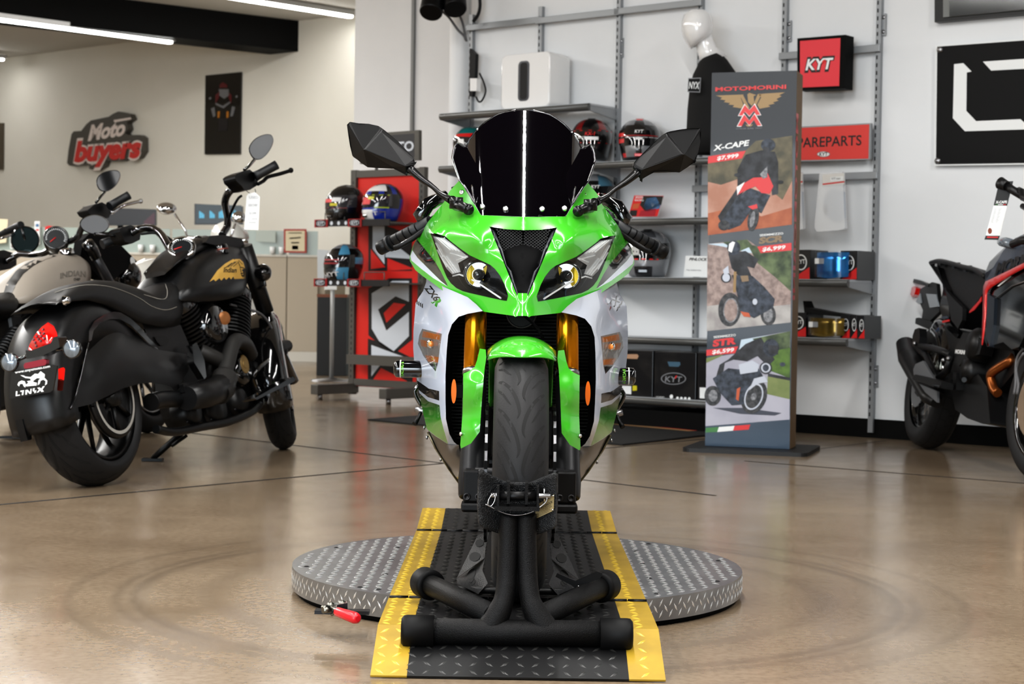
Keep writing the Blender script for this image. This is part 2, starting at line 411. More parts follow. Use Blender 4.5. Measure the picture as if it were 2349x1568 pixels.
# lights
tube_m=mat('lamp_diffuser',(255,255,252),.5,emit=14.0); alu2=mat('lamp_housing',(200,200,200),.4,metal=.3)
def lamp_strip(a,b,label,w=.07,power=60,light=True,vis=True):
    a=V(a); b=V(b); d=(b-a).normalized(); n=d.cross(UP); c=(a+b)/2; Ln=(b-a).length
    if vis: lamp_body(a,b,label,w)
    ld=bpy.data.lights.new('strip_lamp','AREA'); ld.shape='RECTANGLE'; ld.size=Ln; ld.size_y=w*1.2; ld.energy=power; ld.color=(1,.985,.96)
    lo=bpy.data.objects.new('strip_lamp',ld); COL.objects.link(lo); M=Matrix((d,n,UP)).transposed().to_4x4()
    lo.matrix_world=Matrix.Translation(c-UP*.04)@M
def lamp_body(a,b,label,w):
    a=V(a); b=V(b); d=(b-a).normalized(); n=d.cross(UP); c=(a+b)/2; Ln=(b-a).length
    t=thing('strip_light',label,'ceiling light',(c.x,c.y,c.z-.03),group='linear ceiling lights')
    m1=MB(); m1.box(c+UP*.03,(Ln+.06,w+.03,.06),alu2,ax=(d,n,UP)); m1.build('housing',t)
    m2=MB(); m2.box(c-UP*.015,(Ln,w,.03),tube_m,ax=(d,n,UP)); m2.build('diffuser',t,bevel=.008)
pz=3.83
def zat(px,py,z): return flr(px,py,z)
a=zat(393,95,pz); b=zat(0,43,pz); lamp_strip(a,a+(b-a).normalized()*7,'white linear tube light running along the black beam, its tip below the beam',power=60)
a=zat(806,36,CEIL-.07); b=zat(560,-3,CEIL-.07); lamp_strip(a,a+(b-a).normalized()*7,'white linear tube light above the black beam, ending at the white wall corner',power=45)
a=zat(8,135,CEIL-.1); lamp_strip(a,a-V((.8,.6,0))*3,'stub of a linear light at the left edge of the ceiling',power=12)
for i,(x,y0,y1,p) in enumerate(((.05,-4.2,6.2,360),(-3.0,-4.5,6.5,400),(3.3,-4.5,5.0,380),(-6.2,-4.0,8,400),(-6.5,8.5,17,560))):
    lamp_strip((x,y0,CEIL-.07),(x,y1,CEIL-.07),'',power=p,vis=False)
def area(name,loc,tgt,sx,sy,e,c):
    ld=bpy.data.lights.new(name,'AREA'); ld.shape='RECTANGLE'; ld.size=sx; ld.size_y=sy; ld.energy=e; ld.color=c
    lo=bpy.data.objects.new(name,ld); COL.objects.link(lo); lo.location=loc; lo.rotation_euler=(V(tgt)-V(loc)).to_track_quat('-Z','Y').to_euler(); return lo
area('window_daylight',(-5.35,-6.9,1.6),(-4.6,6,1.0),8.2,2.9,620,(.80,.9,1.0))
w=bpy.data.worlds.new('world'); S.world=w; w.use_nodes=True; nt=w.node_tree
sk=nt.nodes.new('ShaderNodeTexSky'); sk.sky_type='NISHITA'; sk.sun_disc=False; sk.sun_elevation=math.radians(35); sk.sun_rotation=2.5
nt.links.new(sk.outputs[0],nt.nodes['Background'].inputs['Color']); nt.nodes['Background'].inputs['Strength'].default_value=.22
S.view_settings.view_transform='Standard'; S.view_settings.look='Medium High Contrast'; S.view_settings.exposure=0; S.view_settings.gamma=1
S.cycles.max_bounces=8; S.cycles.diffuse_bounces=5; S.cycles.glossy_bounces=5; S.cycles.transmission_bounces=6; S.cycles.transparent_max_bounces=12; S.cycles.caustics_reflective=False; S.cycles.caustics_refractive=False
S.cycles.sample_clamp_indirect=6
# ================================================================ green and white sport motorcycle on the turntable
X0=.022; AXY=3.86; AXZ=.36
def glassmat(name,tint=(255,255,255),clear=.9,rough=.0):
    if name in MATS: return MATS[name]
    m=bpy.data.materials.new(name); m.use_nodes=True; nt=m.node_tree; nt.nodes.remove(nt.nodes['Principled BSDF']); out=nt.nodes['Material Output']
    t=nt.nodes.new('ShaderNodeBsdfTransparent'); t.inputs[0].default_value=rgb(tint); g=nt.nodes.new('ShaderNodeBsdfGlossy'); g.inputs['Roughness'].default_value=rough
    f=nt.nodes.new('ShaderNodeFresnel'); f.inputs[0].default_value=1.5; x=nt.nodes.new('ShaderNodeMixShader')
    nt.links.new(f.outputs[0],x.inputs[0]); nt.links.new(t.outputs[0],x.inputs[1]); nt.links.new(g.outputs[0],x.inputs[2]); nt.links.new(x.outputs[0],out.inputs['Surface'])
    MATS[name]=m; return m
green=mat('lime_green_paint',(66,170,42),.22,coat=1.0)
pearl=mat('pearl_white_paint',(204,214,232),.2,coat=1.0)
gblack=mat('gloss_black_paint',(9,9,10),.12,coat=1.0)
satin=mat('satin_black_plastic',(11,11,12),.42,spec=.25)
matte=mat('matte_black_plastic',(8,8,9),.65,spec=.1)
rubber=mat('tyre_rubber',(34,34,35),.55,spec=.25,bump=(300,.15))
groove=mat('tread_groove',(9,9,9),.8)
chrome=mat('chrome',(215,215,215),.08,metal=1)
steel=mat('brushed_steel',(150,150,152),.3,metal=1)
gold=mat('gold_anodised',(196,130,20),.18,metal=.9)
darkm=mat('dark_metal',(30,30,32),.38,metal=.4)
amber=mat('amber_plastic',(226,110,20),.2,coat=1)
screenm=mat('tinted_acrylic',(7,5,8),.03,coat=1.0)
clear=glassmat('clear_lens')
R0=.288
TYP=[(-.05,.214),(-.0585,.222),(-.0595,.236),(-.053,.253),(-.04,.2705),(-.022,.2835),(0,.288),(.022,.2835),(.04,.2705),(.053,.253),(.0595,.236),(.0585,.222),(.05,.214)]
def tyre_pt(c,ax,fw,prof,lat,ang,lift=.0006):
    """point on a tyre: lat across, ang from straight up towards fw"""
    lat=max(prof[0][0],min(prof[-1][0],lat)); r=prof[0][1]
    cand=sorted(prof,key=lambda p:p[0]) if False else prof
    best=None
    for a,b in zip(prof,prof[1:]):
        if b[0]>a[0] and a[0]<=lat<=b[0]:
            t=(lat-a[0])/(b[0]-a[0]); rr=a[1]+(b[1]-a[1])*t
            if best is None or rr>best: best=rr
    r=(best or prof[0][1])+lift
    return c+ax*lat+(fw*math.sin(ang)+UPV*math.cos(ang))*r
UPV=UP
def tyre(mb,c,ax,fw,prof,m,gm,pattern,n=72,up=None,pitch=None):
    """ax axle direction (+lat), fw rolling direction; pattern=list of grooves [(lat,along,width)...]"""
    up=up or UP; global UPV; UPV=up
    rings=[]
    for i in range(n):
        a=2*PI*i/n; e=fw*math.sin(a)+up*math.cos(a); rings.append([c+ax*l+e*r for l,r in prof])
    rings.append(rings[0]); L=len(prof); vs=[p for r in rings[:-1] for p in r]; fs=[]
    for i in range(n):
        j=(i+1)%n
        for k in range(L-1): fs.append((i*L+k,i*L+k+1,j*L+k+1,j*L+k))
    mb.add(vs,fs,m,True)
    if pattern:
        R=max(p[1] for p in prof); cnt=max(6,round(2*PI*R/pitch))
        for i in range(cnt):
            for side in (1,-1):
                for g in pattern:
                    off=2*PI*(i+(.5 if side<0 else 0))/cnt; pts=smooth_path([(a,b,w) for a,b,w in g],3); vs=[];k=len(pts)
                    for q,p in enumerate(pts):
                        d=(pts[min(q+1,k-1)]-pts[max(q-1,0)]); d.z=0; d.normalize(); nn=(-d.y,d.x)
                        for sg in (-1,1): vs.append(tyre_pt(c,ax,fw,prof,side*(p.x+nn[0]*sg*p.z/2),off+(p.y+nn[1]*sg*p.z/2)/R))
                    mb.add(vs,[(2*q,2*q+1,2*q+3,2*q+2) for q in range(k-1)],gm,True)
SPORT=[[(.009,.004,.001),(.004,-.012,.006),(.011,-.045,.0075),(.028,-.083,.0065),(.05,-.122,.005)],[(.022,-.03,.001),(.03,-.045,.004),(.045,-.08,.004),(.058,-.105,.003)]]
bike=thing('sport_motorcycle','lime green and white sport motorcycle with black tinted screen, facing front on the turntable','motorcycle',(X0,AXY,.072))
AXV=V((1,0,0)); FW=V((0,-1,0)); WC=V((X0,AXY,AXZ))
# front wheel
mb=MB(); tyre(mb,WC,AXV,FW,TYP,rubber,groove,SPORT,n=80,pitch=.085); tf=mb.build('front_tyre',bike)
def rim(mb,c,ax,fw,up,r,hw,m,ns=5,tilt=.0):
    mb.lathe([(r,-hw),(r-.012,-hw+.004),(r-.02,-hw*.5),(r-.024,0),(r-.02,hw*.5),(r-.012,hw-.004),(r,hw),(r+.004,0)],c,ax,m,48,closed=True)
    mb.lathe([(.02,-hw),(.035,-hw*.6),(.035,hw*.6),(.02,hw)],c,ax,m,24)
    for i in range(ns):
        a=2*PI*i/ns; e=fw*math.sin(a)+up*math.cos(a); mb.tube([c+e*.03,c+e*(r-.018)],[.017,.012],m,8,flat=.7)
mb=MB(); rim(mb,WC,AXV,FW,UP,.212,.05,satin,6); mb.build('front_rim',bike)
def disc(mb,c,ax,r0,r1,th,m,md,n=48):
    mb.lathe([(r0,-th),(r1,-th),(r1,th),(r0,th)],c,ax,m,n,closed=True,smooth=False)
    x,y,z=frame_to(ax)
    for i in range(n):
        if i%2: continue
        a=2*PI*i/n; b=2*PI*(i+.9)/n; e1=x*math.cos(a)+y*math.sin(a); e2=x*math.cos(b)+y*math.sin(b); q=r1+.0008
        mb.poly([c+e1*q-ax*th*1.15,c+e2*q-ax*th*1.15,c+e2*q+ax*th*1.15,c+e1*q+ax*th*1.15],md)
for sx in (-1,1):
    mb=MB(); disc(mb,WC+AXV*(.0745*sx),AXV,.1,.155,.003,mat('disc_steel',(96,96,98),.35,metal=1),matte); mb.build('brake_disc',bike)
# fork legs
RK=math.tan(math.radians(23.5))
def fk(z,x=-.1075): return V((X0+x,AXY+.04+(z-AXZ)*RK,z))
for sx in (-1,1):
    x=.1075*sx; mb=MB()
    mb.cyl(fk(.575,x),fk(.9,x),.0262,gold,24); mb.cyl(fk(.572,x),fk(.582,x),.0285,steel,24); fo=mb.build('fork_tube',bike,label='gold anodised fork tube')
    mb=MB(); mb.tube([fk(.30,x),fk(.34,x),fk(.36,x),fk(.44,x),fk(.57,x)],[.03,.032,.03,.027,.0275],darkm,20)
    c=fk(.335,x)
    mb.box(c+V((-.004*sx,-.028,-.005)),(.046,.05,.075),satin); mb.box(c+V((-.002*sx,-.03,-.052)),(.05,.052,.022),satin)
    fl=mb.build('fork_lower',bike,bevel=.006)
    mb=MB()
    for dx in (-.014,.012): mb.lathe([(.0085,0),(.0085,.004),(.005,.004),(.004,.001),(.0,.001)],c+V((dx-.004*sx,-.053,-.028)),(0,-1,0),darkm,12)
    mb.build('bolt',fl)
    mb=MB(); k=fk(.44,x)+V((-.02*sx,.055,0)); mb.box(k,(.05,.075,.12),satin); mb.build('brake_caliper',bike,bevel=.012)
    mb=MB(); r=at(1041,897,3.93); rx=X0+sx*(X0-r.x); mb.prism([V((rx+.006*math.cos(a)*1,3.93,r.z+.028*math.sin(a))) for a in [2*PI*i/20 for i in range(20)]],V((0,.006,0)),amber); mb.box((rx-sx*.012,3.934,r.z),(.02,.006,.03),matte); mb.build('side_reflector',bike)
mb=MB(); mb.cyl(V((X0-.1,AXY,AXZ)),V((X0+.1,AXY,AXZ)),.011,darkm); mb.build('axle',bike)
# front mudguard: crown over the tyre, then the two leg covers
def fcrown():
    mb=MB(); vs=[]; nx=16; na=18
    for j in range(na+1):
        for i in range(-nx//2,nx//2+1):
            u=i/(nx/2); ph0=math.radians(30*(1-.28*u*u)); ph=ph0+(math.radians(-62)-ph0)*j/na
            r=.304-.030*abs(u)**2.4; vs.append(V((X0+.0735*u,AXY-r*math.sin(ph),AXZ+r*math.cos(ph))))
    k=nx+1; mb.add(vs,[(j*k+i,(j+1)*k+i,(j+1)*k+i+1,j*k+i+1) for j in range(na) for i in range(nx)],green,True); return mb
fen=fcrown().build('front_mudguard',bike,solid=.0035)
fcov=ZC([(640,462),(680,468),(684,520),(672,600),(655,800),(640,1015),(582,1093),(515,1127),(510,1106),(525,900),(530,700),(530,628),(572,610),(606,585),(622,540)],880,640,2.903)
d1=tps([(x,y,d) for (x,y),d in zip(ZC([(640,462),(684,500),(655,800),(640,1015),(582,1093),(512,1115),(525,900),(530,640),(600,800),(600,1000),(660,620),(580,680)],880,640,2.903),[3.775,3.75,3.752,3.752,3.765,3.80,3.80,3.79,3.752,3.752,3.75,3.755])],.004)
for q in (0,1):
    mb=MB(); sheet(mb,fcov,lambda x,y:at(x,y,d1(x,y)),green,step=7); mb=mb if q==0 else mb.mirrored(X0); mb.build('leg_cover',fen)
    mb=MB()
    for zx,zy in ((517,1030),): p=ZC([(zx,zy)],880,640,2.903)[0]; P=at(p[0],p[1],d1(*p)-.004); mb.ball(P,.005,chrome,10)
    mb=mb if q==0 else mb.mirrored(X0); mb.build('screw',fen)
# ---- nose cowl
cowl=[(1199.9,497.3),(1103,493.3),(1054,413)]+[(1030.7,439),(1018.5,463),(996.8,490),(981.6,509),(970.8,526.7),(957.8,544),(947,563.5),(940,588),(940,597.9),(952.5,619),(970.4,633.6),(993.6,649.6),(1015,665.7),(1040,676.4),(1068.6,689),(1088.2,696),(1100.7,706),(1108.8,714.5),(1136.4,718.4),(1177.5,723.8),(1182,726.6),(1187,724.2),(1198,724)]
intake_h=[(1123,519.3),(1160,525.5),(1199.9,527.5),(1198.6,672),(1188,672),(1186.4,679)]
CWP=[(1199,724,3.86),(1182,727,3.862),(1199,672,3.89),(1123,519,4.0),(1200,527,3.985),(1200,497,4.02),(1103,493,4.06),(1155,600,3.935),(1165,690,3.895),(1186,679,3.875),(1136,617,3.955),(1100,596,3.985),(1056,570,4.03),(1021,541,4.09),(987,533,4.14),(1060,500,4.10),(1054,413,4.24),(1031,440,4.25),(996,492,4.25),(970,527,4.275),(940,590,4.33),(952,619,4.30),(993,650,4.17),(1040,676,4.065),(1088,695,3.985),(1136,718,3.925),(1005,610,4.14),(1030,650,4.09),(1083,676,3.995),(1119,683,3.95),(1085,540,3.985),(1108,556,3.968),(1045,520,4.075),(1128,560,3.975),(975,600,4.235)]
dc=tps(CWP,.004)
hl=ZC([(262,298),(330,308),(455,345),(520,405),(650,505),(770,590),(900,650),(1030,710),(1095,765),(1160,850),(1215,960),(1255,1080),(1262,1112),(1245,1175),(1180,1165),(1000,1125),(800,1080),(680,1050),(600,1010),(530,950),(480,880),(420,740),(370,600),(310,430)],940,480,5.6)
blk=ZC([(92,385),(150,455),(250,580),(330,680),(400,800),(478,958),(488,988),(400,918),(300,820),(200,720),(100,620),(34,522),(50,450)],940,480,5.6)
wht=ZC([(32,525),(100,622),(200,722),(300,822),(400,920),(488,990),(300,882),(150,765),(20,655),(8,600)],940,480,5.6)
bf=gradmat('green_black_fade',[(0,(10,10,10)),(.45,(14,22,10)),(.8,(50,140,28)),(1,(66,170,42))],'X',X0-.335+.03,X0-.335+.13)
def cpx(y,Y):
    a=at(1150,y,Y).x; b=at(1250,y,Y).x; return 1150+100*(X0-a)/(b-a)
def cw(x,y,k=0.0): return at(x,y,dc(x,y)+k)
CP=[(1123,519.3),(1160,525.5),(1200.3,527.5),(1200,672)]
cowl_h=[intake_h]
outl=cowl
# the cowl's half outline skips the intake, which reaches the centre line
cl=lambda y:(cpx(y,dc(1199.7,y)),y)
outl=[cl(497.3),(1103,493.3)]+cowl[2:-1]+[cl(724),cl(672),(1188,672),(1186.4,679),(1123,519.3),(1160,525.5),cl(527.5)]
mb=MB(); sheet(mb,outl,cw,green,holes=[hl],regions=[(blk,gblack),(wht,pearl)],step=6,mirror=X0)
o=mb.build('nose_cowl',bike)
# faint seams and the recess of the air intake
def bowl(name,outline,k,m,parent,step=8,half=True,fn=cw,rim_m=None,kf=0.0):
    mb=MB(); sheet(mb,outline,lambda x,y:fn(x,y,k),m,step=step,mirror=X0 if half else None)
    P=[fn(x,y,kf) for x,y in dens(outline,step)]; Q=[fn(x,y,k) for x,y in dens(outline,step)]; n=len(P)
    for mir in ((0,1) if half else (0,)):
        g=(lambda p:V((2*X0-p.x,p.y,p.z))) if mir else (lambda p:p)
        for i in range(n):
            j=(i+1)%n
            if half and abs(P[i].x-X0)<.002 and abs(P[j].x-X0)<.002: continue
            mb.add([g(P[i]),g(P[j]),g(Q[j]),g(Q[i])],[(0,1,2,3)],rim_m or m,False)
    return mb.build(name,parent,weld=.0008)
slate=mat('intake_trim',(34,38,43),.4)
duct=bowl('air_intake',[(1123,519.3),(1160,525.5),cl(527.5),cl(672),(1188,672),(1186.4,679)],.045,matte,bike)
mb=MB()
tri=ZC([(1030,222),(1095,285),(1190,520),(1240,720),(1300,790),(1340,930),(1388,1060),(1380,1112)],940,480,5.6)
sheet(mb,tri,lambda x,y:at(x,y,dc(x,y)+.012+.0*x),slate,step=6,mirror=X0); mb.build('intake_side_trim',duct,solid=.003)
meshm=mat('grille_wire',(70,70,72),.4,metal=.6)
mb=MB(); px0=ZC([(1120,290),(1390,290),(1390,750),(1270,750)],940,480,5.6)
def gp(x,y): return at(x,y,dc(1150,560)+.03+(y-520)*.0)
for i in range(-14,24):
    for sg in (1,-1):
        pts=[]
        for k in range(0,64):
            x=1140+i*8.2+sg*(k*2.0-64)*1.0; y=522+k*1.62
            if x<1199.8 and x>1136+(y-522)*.29 and 524<y<622: pts.append(gp(x,y))
        if len(pts)>2: mb.tube([pts[0],pts[-1]],.0009,meshm,4,caps=False)
q=mb.mirrored(X0); mb.add(q.v,q.f,meshm,True); mb.build('grille_mesh',duct)
mb=MB()
# ---- headlights
bezel=mat('headlight_bezel',(16,17,18),.25,coat=.6); refl=mat('reflector_glow',(196,198,198),.16,metal=.2,coat=1,bump=(140,.6),emit=.22); yel=mat('projector_yellow',(205,180,50),.25,coat=1,emit=.25); led=mat('projector_white',(232,240,250),.2,emit=1.0)  # reflector glows by itself to imitate brightly lit chrome
ribm=mat('reflector_rib_glow',(235,237,236),.15,coat=1,emit=.35)  # ribs and arc tube get added glow, brightening the dark lamp interior
def inset(pts,f):
    cx=sum(p[0] for p in pts)/len(pts); cy=sum(p[1] for p in pts)/len(pts); return [(cx+(x-cx)*f,cy+(y-cy)*f) for x,y in pts]
for q in (0,1):
    T=(lambda m:m) if q==0 else (lambda m:m.mirrored(X0))
    mb=MB(); sheet(mb,hl,lambda x,y:cw(x,y,.035),bezel,step=8)
    P=[cw(x,y,.0) for x,y in dens(hl,8)]; Q=[cw(x,y,.035) for x,y in dens(hl,8)]
    for i in range(len(P)): j=(i+1)%len(P); mb.add([P[i],P[j],Q[j],Q[i]],[(0,1,2,3)],gblack)
    h=T(mb).build('headlight',bike)
    mb=MB(); rf=ZC([(300,345),(455,372),(640,520),(755,612),(620,690),(655,805),(545,835),(470,760),(390,600)],940,480,5.6)
    sheet(mb,rf,lambda x,y:cw(x,y,.022),refl,step=7)
    for a,b in (((345,365),(520,520)),((375,365),(560,520)),((400,370),(600,530)),((430,378),(640,540)),((330,430),(430,610)),((390,600),(560,815)),((430,590),(590,810)),((470,600),(620,805)),((350,520),(470,740)),((520,560),(720,620)),((600,650),(740,600))):
        A,B=ZC([a,b],940,480,5.6); mb.tube([cw(*A,.019),cw(*B,.019)],.0014,ribm,6)
    T(mb).build('reflector',h)
    mb=MB(); c=ZC([(885,838)],940,480,5.6)[0]; C=cw(*c,.022); d=V((0,-1,-.05))
    mb.lathe([(.036,-.01),(.034,.008),(.029,.010),(.0285,-.004)],C,d,bezel,6 if False else 28)
    mb.lathe([(.0285,.000),(.020,-.006),(.014,-.004),(0,-.004)],C,d,led,28); 
    x_,y_,z_=frame_to(d)
    for a0,a1 in ((2.2,4.2),(-.9,.9)):
        pts=[C+d.normalized()*.002+(x_*math.cos(a)+y_*math.sin(a))*r for r,aa in ((.028,0),(.0155,1)) for a in ([a0+(a1-a0)*i/8 for i in range(9)] if aa==0 else [a1-(a1-a0)*i/8 for i in range(9)])]
        mb.poly(pts,yel)
    mb.ball(C+d.normalized()*.001,.0145,mat('projector_glass',(30,34,40),.02,coat=1),16)
    T(mb).build('projector',h)
    mb=MB(); A=ZC([(555,855),(640,835),(760,880),(900,960),(1050,1060),(1170,1140)],940,480,5.6); mb.tube([cw(x,y,.006) for x,y in A],.0022,led if False else ribm,6); T(mb).build('light_guide',h)
    mb=MB(); sheet(mb,hl,lambda x,y:cw(x,y,-.001+.0),clear,step=9); T(mb).build('lens',h)
# ---- windscreen
scr=ZC([(1010,66),(880,72),(690,120),(520,225),(455,285),(380,362),(320,445),(282,535),(345,655),(420,790),(462,880),(478,960),(472,1060),(430,1180),(385,1268),(465,1418),(760,1428),(1008,1442)],1020,240,5.6)
wing=ZC([(282,535),(252,537),(225,515),(165,490),(135,530),(112,600),(98,690),(140,820),(190,965),(250,1040),(330,1170),(385,1268),(430,1180),(472,1060),(478,960),(462,880),(420,790),(345,655)],1020,240,5.6)
def ds0(y): t=(497-y)/245.0; return 4.022+.27*t+.045*t*t
def ds(x,y):
    u=abs(x-cpx(y,4.15))/112.5; return ds0(y)+.024*u*u+.036*u**4
def dwg(x,y):
    t=(240-y)/-5.6; cr=[(240+535/5.6,1020+282/5.6),(240+790/5.6,1020+420/5.6),(240+960/5.6,1020+478/5.6),(240+1060/5.6,1020+472/5.6),(240+1268/5.6,1020+385/5.6)]
    yy=min(max(y,cr[0][0]),cr[-1][0]); xc=cr[0][1]
    for p,q in zip(cr,cr[1:]):
        if p[0]<=yy<=q[0]: k=(yy-p[0])/(q[0]-p[0]); xc=p[1]+(q[1]-p[1])*k
    e=max(0,xc-x)/940.0; return ds(xc,yy)+(ds0(y)-ds0(yy))+.12*e+e*e*9
scr[0]=(cpx(251.8,4.33),251.8); scr[-1]=(cpx(497,4.02),497.0)
def sw(x,y,k=0.0): return at(x,y,ds(x,y)+k)
mb=MB(); sheet(mb,scr,sw,screenm,step=6,mirror=X0); e_=MB(); e_.tube([sw(x,y) for x,y in scr[:8]],.0022,screenm,6); o_=len(mb.v); mb.add(e_.v,e_.f,screenm,True); e_=e_.mirrored(X0); mb.add(e_.v,e_.f,screenm,True); ws=mb.build('windscreen',bike,label='black tinted double bubble windscreen')
for q in (0,1): mb=MB(); sheet(mb,wing,lambda x,y:at(x,y,dwg(x,y)),screenm,step=6); mb.tube([at(x,y,dwg(x,y)) for x,y in dens(wing[:12],7)[:-12]],.0028,screenm,6); mb=mb if q==0 else mb.mirrored(X0); mb.build('screen_wing',ws)
for zx,zy in ((487,1308),(783,1337),(1250,1345),(1540,1330),(222,1128),(1790,1158)):
    p=ZC([(zx,zy)],1020,240,5.6)[0]; P=at(p[0],p[1],(ds(*p) if zx<1000 and zy>1200 else (4.05 if zy>1200 else 4.19))-.004)
    if zx==222: P=at(p[0],p[1],dc(*p)-.003)
    if zx>1100: 
        l=V((2*X0-P.x,P.y,P.z)); 
    mb=MB(); mb.lathe([(0,.004),(.003,.0035),(.0035,.0045),(.006,.003),(.0065,-.002)],P if zx<1000 else V((P.x,(4.03 if zx==1250 else 4.05 if zx==1540 else 4.20),P.z)),(0,-1,.35),chrome,14); mb.build('screw',ws)
# ---- white upper side fairings with the big mouth
wf=ZC([(262,80),(235,120),(213,160),(206,250),(199,340),(197,460),(204,560),(224,680),(254,850),(289,1000),(345,1045),(400,1080),(430,1100),(490,1102),(468,1083),(438,1030),(415,930),(412,800),(412,640),(420,480),(430,370),(455,300),(500,250),(560,230),(660,212),(620,170),(560,120),(420,60),(290,0)],880,640,2.903)
st1=ZC([(210,665),(300,728),(370,745),(370,808),(295,785),(225,730)],880,640,2.903)
st2=ZC([(215,735),(295,812),(372,838),(380,920),(400,1000),(430,1098),(345,1043),(289,998),(254,850)],880,640,2.903)
sig=ZC([(257,330),(387,363),(372,480),(362,560),(346,614),(300,560),(265,510),(228,430),(238,370)],880,640,2.903)
WFP=[(262,80,4.36),(206,250,4.42),(197,460,4.44),(224,680,4.43),(254,850,4.41),(289,1000,4.37),(430,1100,4.26),(490,1102,4.22),(438,1030,4.17),(412,800,4.12),(412,640,4.11),(420,480,4.10),(455,300,4.05),(560,230,3.985),(660,212,3.945),(560,120,3.975),(420,60,4.085),(290,0,4.25),(300,460,4.245),(330,300,4.2),(350,700,4.185),(300,750,4.27),(250,300,4.31),(330,150,4.2),(340,950,4.24),(270,650,4.33)]
dw=tps([(880+x/2.903,640+y/2.903,d) for x,y,d in WFP])
def fw_(x,y,k=0.0): return at(x,y,dw(x,y)+k)
fade=gradmat('black_green_fade',[(0,(66,170,42)),(.2,(58,155,36)),(.75,(16,24,10)),(1,(10,9,7))],'Z',.42,.53)
tem=mat('decal_black',(12,12,13),.25,coat=1)
for q in (0,1):
    T=(lambda m:m) if q==0 else (lambda m:m.mirrored(X0))
    mb=MB(); sheet(mb,wf,fw_,pearl,holes=[sig],regions=[(st1,tem),(st2,fade)],step=8)
    # run the outer edge back along the flank, out of the camera's sight
    sil=[fw_(x,y) for x,y in wf[:13]]
    for i in range(len(sil)-1):
        a,b=sil[i],sil[i+1]; f=lambda p,t:V((p.x+.05*t*t,p.y+.42*t,p.z))
        for j in range(4): mb.add([f(a,j/4),f(b,j/4),f(b,(j+1)/4),f(a,(j+1)/4)],[(0,1,2,3)],pearl if i<7 else fade,True)
    # inner lip of the mouth
    lip=[fw_(x,y) for x,y in wf[13:25]]
    for i in range(len(lip)-1): a,b=lip[i],lip[i+1]; mb.add([a,b,b+V((.006,.12,0)),a+V((.006,.12,0))],[(0,1,2,3)],satin,True)
    sf=T(mb).build('side_fairing',bike)
    mb=MB(); amb=mat('signal_inner_glow',(225,135,60),.2,coat=1,bump=(160,.9),emit=.25); sheet(mb,sig,lambda x,y:fw_(x,y,.022),mat('signal_reflector_glow',(190,186,182),.2,metal=.3,coat=1,bump=(180,1.0),emit=.18),regions=[(ZC([(262,345),(375,372),(372,405),(255,385)],880,640,2.903),amb),(ZC([(242,400),(285,412),(290,455),(250,445)],880,640,2.903),amb),(ZC([(275,505),(366,520),(362,555),(296,548)],880,640,2.903),amb),(ZC([(300,560),(355,565),(346,612)],880,640,2.903),mat('signal_grey',(70,74,76),.4))],step=6)  # added glow in reflector and amber brightens the unlit signal
    P=[fw_(x,y) for x,y in dens(sig,8)]; Q=[fw_(x,y,.022) for x,y in dens(sig,8)]
    for i in range(len(P)): j=(i+1)%len(P); mb.add([P[i],P[j],Q[j],Q[i]],[(0,1,2,3)],refl)
    c=ZC([(318,430)],880,640,2.903)[0]; mb.ball(fw_(*c,.012),.012,chrome,14); mb.ball(fw_(*c,.006),.008,amb,12)
    ts=T(mb).build('turn_signal',bike); mb=MB(); sheet(mb,sig,lambda x,y:fw_(x,y,-.001),clear,step=8); T(mb).build('lens',ts)
# flank lettering: each side has its own
def pxtext(mb,t,p,ang,h,m,fn,bold=.02,shear=.2,width=None,k=-.0012):
    a=math.radians(ang); mb.text(t,(p[0],p[1],0),(math.cos(a),-math.sin(a),0),(math.sin(a)*-1*-1*-1,-math.cos(a),0),h,m,ext=0,bold=bold,shear=shear,width=width,fn=lambda P:fn(P.x,P.y,k))
mb=MB(); pxtext(mb,'ZX6',(973,660),-52,15,tem,fw_,bold=.03); pxtext(mb,'R',(989,692),-40,19,green,fw_,bold=.05); 
for i in range(4): mb.poly([fw_(x,y,-.001) for x,y in ((955.5+i*4,690+i*2.5),(958+i*4,688+i*2.5),(958+i*4,699+i*2.5),(955.5+i*4,697+i*2.5))],tem)
mb.build('lettering',bike)
mb=MB()
mf=lambda x,y,k=0:(lambda p:V((2*X0-p.x,p.y,p.z)))(fw_(x,y,k))
def pt_r(x,y,k=-.0012):
    """photo point on the right flank via its mirror"""
    p=at(x,y,4.2); l=V((2*X0-p.x,p.y,p.z)); u,v=proj(l); P=fw_(u,v,k); return V((2*X0-P.x,P.y,P.z))
mb.text('ZX',(1398,712,0),(.80,-.60,0),(-.6,-.8,0),17,tem,ext=0,bold=.02,shear=.2,fn=lambda P:pt_r(P.x,P.y))
for i in range(3): mb.poly([pt_r(x,y) for x,y in ((1414+i*5,714-i*7),(1417+i*5,704-i*7),(1421+i*5,703-i*7),(1418+i*5,712-i*7))],tem)
mb.build('lettering',bike)
